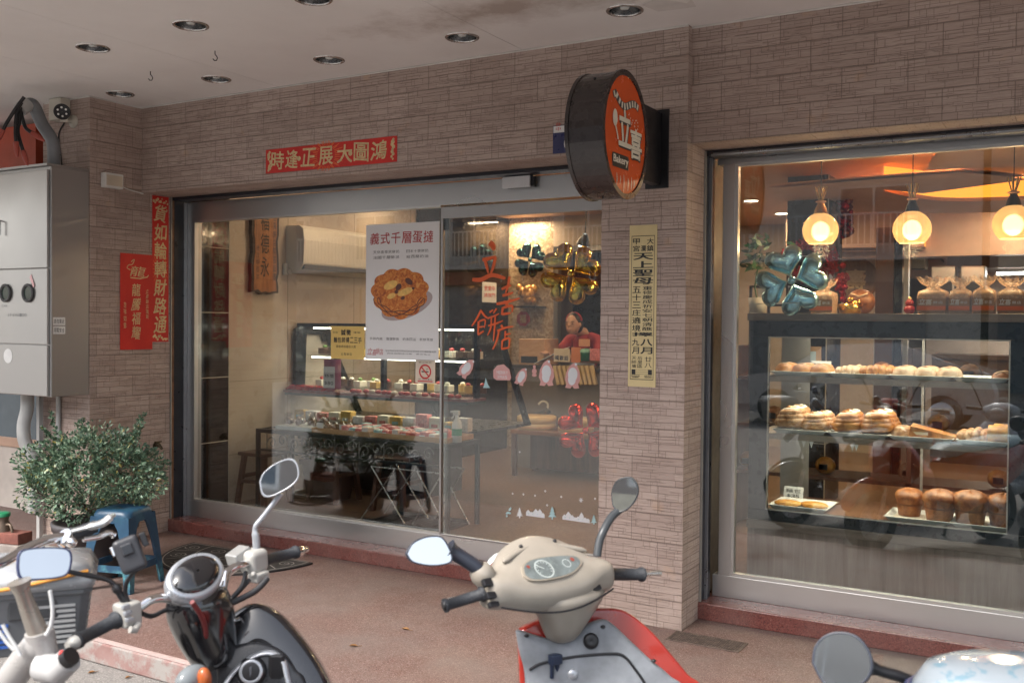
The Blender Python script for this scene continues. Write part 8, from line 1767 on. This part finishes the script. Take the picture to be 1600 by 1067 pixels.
b = MB(); b.tube([at(104, 1030, 2.29), at(112, 1024, 2.285)], .022, 12); b.build('key_lock', M_BLACK, E); b = MB(); b.ball(at(97, 1020, 2.285), .007); b.build('red_mark', M_RED, E)
b = MB(); b.tube(smooth_path([at(-40, 885, 2.36), at(0, 880, 2.40), at(40, 858, 2.47), at(75, 843, 2.53), at(115, 836, 2.58)], 5), .0125, 14); b.build('handlebar', M_CHROME, E)
b = MB(); b.tube([at(108, 836, 2.575), at(120, 833, 2.58), at(150, 822, 2.61)], [.019, .017, .017], 14); b.build('grip', M_GRIP, E)
b = MB(); b.tube(smooth_path([at(112, 830, 2.565), at(135, 824, 2.58), at(160, 817, 2.60), at(172, 808, 2.61), at(178, 804, 2.62)], 4), [.010]*5+[.017]*8+[.010]*3+[.006], 12, flat=.6); b.build('brake_lever', MATS['cast_lever'], E)
b = MB(); b.tube([at(104, 843, 2.56), at(98, 838, 2.55)], .024, 12); b.ball(at(112, 847, 2.545), .014); b.build('bell', M_CHROME, E)
b = MB(); b.tube(smooth_path([at(130, 842, 2.57), at(155, 838, 2.60), at(170, 832, 2.62), at(178, 836, 2.63)], 4), [.008]*12+[.010], 8); b.build('lower_lever', M_CHROME, E)
# basket: tapered tub with slots
bc = at(58, 955, 2.66); bu = (_r*.93+_f*.36); bu.z = 0; bu.normalize(); bf = UP.cross(bu)
R4 = lambda w, d_, z: [bc+bu*x*w+bf*y*d_+UP*z for x, y in ((-1, -.85), (-.85, -1), (.85, -1), (1, -.85), (1, .85), (.85, 1), (-.85, 1), (-1, .85))]
b = MB(); b.loft([R4(.115, .10, -.085), R4(.118, .103, -.08), R4(.135, .125, .07), R4(.142, .132, .072), R4(.142, .132, .085), R4(.130, .12, .085), R4(.112, .098, -.075)], smooth=False); BK = b.build('basket', mat('grey_basket_plastic', (.13, .14, .15), .45, var=.2), E, bevel=.003)
b = MB()
for k in range(8):
    z = -.055+.014*k; w = .118+.017*(z+.08)/.15
    d_ = .104+.022*(z+.08)/.15; p0 = bc+bu*.1-bf*(d_+.0015)+UP*z
    b.obox(bc+bu*.055-bf*(d_+.001)+UP*z, bu, UP, bf, .045, .0035, .0025)
    b.obox(bc+bu*(w+.001)+UP*z, bf, UP, bu, .07, .0035, .0025)
b.build('slots', mat('pale_slots', (.42, .43, .43), .4), BK)
b = MB()
for k in range(5): z = -.055+.014*k; b.obox(bc-bu*.08-bf*(.105+.022*(z+.08)/.15)+UP*z, bu, UP, bf, .022, .004, .0025)
b.build('blue_reflector', mat('blue_reflector', (.03, .11, .42), .3), BK)
b = MB(); b.obox(bc+bu*.0-bf*.118+UP*.04, bu, UP, bf, .06, .028, .006); b.build('name_panel', mat('dark_panel_plastic', (.06, .065, .07), .4), BK, bevel=.006)
b = MB(); b.loft([R4(.145, .135, .086), R4(.15, .14, .10), R4(.13, .12, .14), R4(.06, .05, .155)]); b.build('rain_cover', mat('silver_grey_cover', (.32, .33, .34), .22, .2), E)
b = MB(); b.tube(smooth_path([bc+bu*x-bf*(.14+y)+UP*z for x, y, z in ((-.14, -.006, .095), (-.05, .0, .102), (.05, .0, .118), (.13, -.02, .128))], 5), .010, 8, flat=.5); b.build('orange_stripe', mat('orange_stripe', (.62, .27, .04), .4), E)  # orange reflection on the cover, modelled as a coloured stripe
for pts in (((78, 922), (82, 950), (80, 975), (72, 992)), ((4, 975), (15, 995), (26, 1012), (32, 1024)), ((-2, 985), (10, 1002), (22, 1015))): b = MB(); b.tube(smooth_path([at(x, y, 2.29) for x, y in pts], 5), .0045, 8); b.build('cable', mat('grey_white_cable', (.55, .56, .56), .4), E)
he = (Matrix.Rotation(rad(20), 3, 'Z') @ Vector((_f.x, _f.y, 0))).normalized(); re = Vector((he.y, -he.x, 0)); fx = at(75, 1040, 2.42); fx.z = 0
for k, nm in ((.16, 'front_wheel'), (-.95, 'rear_wheel')): wheel(E, Vector((fx.x, fx.y, ZR+.262))+he*k, re, .26, .025, nm)
b = MB(); b.tube([Vector((fx.x, fx.y, ZR+.262))+he*.16+re*.06, fx+UP*.56+re*.045], .014, 8); b.tube([Vector((fx.x, fx.y, ZR+.262))+he*.16-re*.06, fx+UP*.56-re*.045], .014, 8); b.build('fork', M_SILV, E)
b = MB(); b.tube([fx-he*.3+UP*.30, fx-he*.6+UP*.28, fx-he*.95+UP*.22], .03, 10); b.tube([fx-he*.6+UP*.28, fx-he*.72+UP*.78], .018, 10); b.build('rear_frame', M_WPAINT, E)
b = MB(); b.ball(fx-he*.74+UP*.80, .085, .13, .04, re, he, UP); b.build('saddle', M_SEAT, E)

# ---------------------------------------------------------------- scooter at the lower right corner
g = at(1500, 1090, 2.2); g.z = ZR
D4 = thing('motor_scooter', g, 'pale scooter cut by the lower right corner, only its round mirror and cowl in view', 'scooter')
outline_mirror(D4, [(1268, 1035), (1272, 1010), (1288, 992), (1312, 986), (1340, 993), (1360, 1018), (1364, 1045), (1352, 1066), (1325, 1080), (1290, 1072)], 2.15, -10, .6, hm=MATS['navy_black_mirror'])
b = MB(); b.tube(smooth_path([at(1352, 1040, 2.17), at(1378, 1048, 2.175), at(1405, 1056, 2.18), at(1440, 1072, 2.19), at(1470, 1100, 2.2)], 4), [.020, .018, .016]+[.013]*14, 12); b.build('mirror_stem', M_BLACK, D4)
def flecks():
    m, nt, bb = nodes('pale_cowl_with_blue_flecks'); v = coord(nt); f = ramp(nt, noise(nt, v, 26, 4, .6), [(.56, 0), (.64, .7)])
    nt.links.new(mixc(nt, f, (.23, .265, .295), (.10, .20, .26)), bb.inputs['Base Color']); bb.inputs['Roughness'].default_value = .12; bb.inputs['Coat Weight'].default_value = .6; return m
MATS['pale_cowl_with_blue_flecks'] = flecks()
b = MB(); c = at(1570, 1105, 2.1); hd = Vector((_f.x, _f.y, 0)).normalized(); rr_ = Vector((hd.y, -hd.x, 0)); rg = lambda z, w, d_: [c+rr_*w*math.cos(q)+hd*d_*math.sin(q)+UP*z for q in [2*math.pi*k/24 for k in range(24)]]
b.loft([rg(-.12, .20, .13), rg(-.03, .205, .14), rg(.05, .19, .13), rg(.085, .165, .11), rg(.100, .12, .08), rg(.104, .04, .03)]); b.build('dash_cowl', MATS['pale_cowl_with_blue_flecks'], D4)
b = MB(); b.tube([c+rr_*.2*math.cos(q)*1.01+hd*.138*math.sin(q)+UP*.03 for q in [2*math.pi*k/30 for k in range(31)]], .008, 8); b.build('cowl_rim', MATS['blue_black_mirror'], D4)
b = MB(); b.tube([c-rr_*.18-UP*.05, c-rr_*.34-UP*.07], .018, 12); b.build('grip', M_GRIP, D4)
SPd = at(1585, 1250, 2.25)
b = MB(); rg2 = lambda z, w, d_: [Vector((SPd.x, SPd.y, 0))+rr_*w*math.cos(q)+hd*d_*math.sin(q)+UP*z for q in [2*math.pi*k/20 for k in range(20)]]
b.loft([rg2(.22, .16, .06), rg2(.45, .20, .09), rg2(.62, .17, .08), rg2(.70, .08, .06)]); b.build('leg_shield', MATS['pale_cowl_with_blue_flecks'], D4)
lower_parts(D4, Vector((SPd.x, SPd.y, 0))+hd*.25, hd, MATS['pale_cowl_with_blue_flecks'], M_SEAT)

# ---------------------------------------------------------------- scooters parked beside the photographer, seen only mirrored in the panes
def mirrored_scooter(x, y, ang, label, paint, trim):
    H = Vector((math.sin(rad(ang)), math.cos(rad(ang)), 0)); t = thing('motor_scooter', (x, y, ZR), label, 'scooter', 'scooters seen only mirrored in the shop glass')
    M = lower_parts(t, Vector((x, y, 0)), H, paint, M_SEAT); sec = lambda yy, w, z, d_: [(w*math.cos(q)*(1 if math.sin(q) > 0 else .96), yy+d_*math.sin(q)*(1 if math.sin(q) > 0 else .3), z) for q in [2*math.pi*k/20 for k in range(20)]]
    b = MB(M); b.loft([sec(-.24, .12, .30, .05), sec(-.24, .20, .42, .12), sec(-.26, .22, .60, .14), sec(-.30, .20, .76, .12), sec(-.33, .12, .86, .08)]); b.build('leg_shield', paint, t)
    b = MB(M); b.loft([sec(-.42, .10, .86, .07), sec(-.42, .17, .93, .12), sec(-.43, .16, .99, .11), sec(-.44, .07, 1.03, .06)]); b.build('handlebar_cowl', paint, t)
    b = MB(M); b.ball((0, -.305, .94), .075, .04, .05, n=14, m=8); b.build('headlight', MATS['headlight_lens'], t)
    for s_ in (-1, 1):
        b = MB(M); b.tube([(s_*.16, -.45, .96), (s_*.33, -.50, .965)], .018, 12); b.build('grip', M_GRIP, t)
        b = MB(M); b.tube([(s_*.18, -.44, .98), (s_*.24, -.44, 1.12), (s_*.29, -.45, 1.20)], .008, 8); b.ball((s_*.31, -.45, 1.24), .065, .02, .045, n=14, m=8); b.build('mirror', M_BLACK, t)
        b = MB(M); b.ball((s_*.15, -.14, .56), .035, .03, .05, n=12, m=8); b.build('indicator', MATS['orange_lens'], t)
        b = MB(M); b.tube([(s_*.05, -.12, .42), (s_*.08, -.115, .60), (s_*.09, -.17, .76)], .008, 8); b.build('shield_trim', trim, t)
mirrored_scooter(-1.75, 1.0, -14, 'dark red scooter beside the photographer, mirrored in the right window', M_REDP, M_CHROME)
mirrored_scooter(-.78, .98, -14, 'silver scooter beside the photographer, mirrored in the right window', M_SILV, M_BLACK)
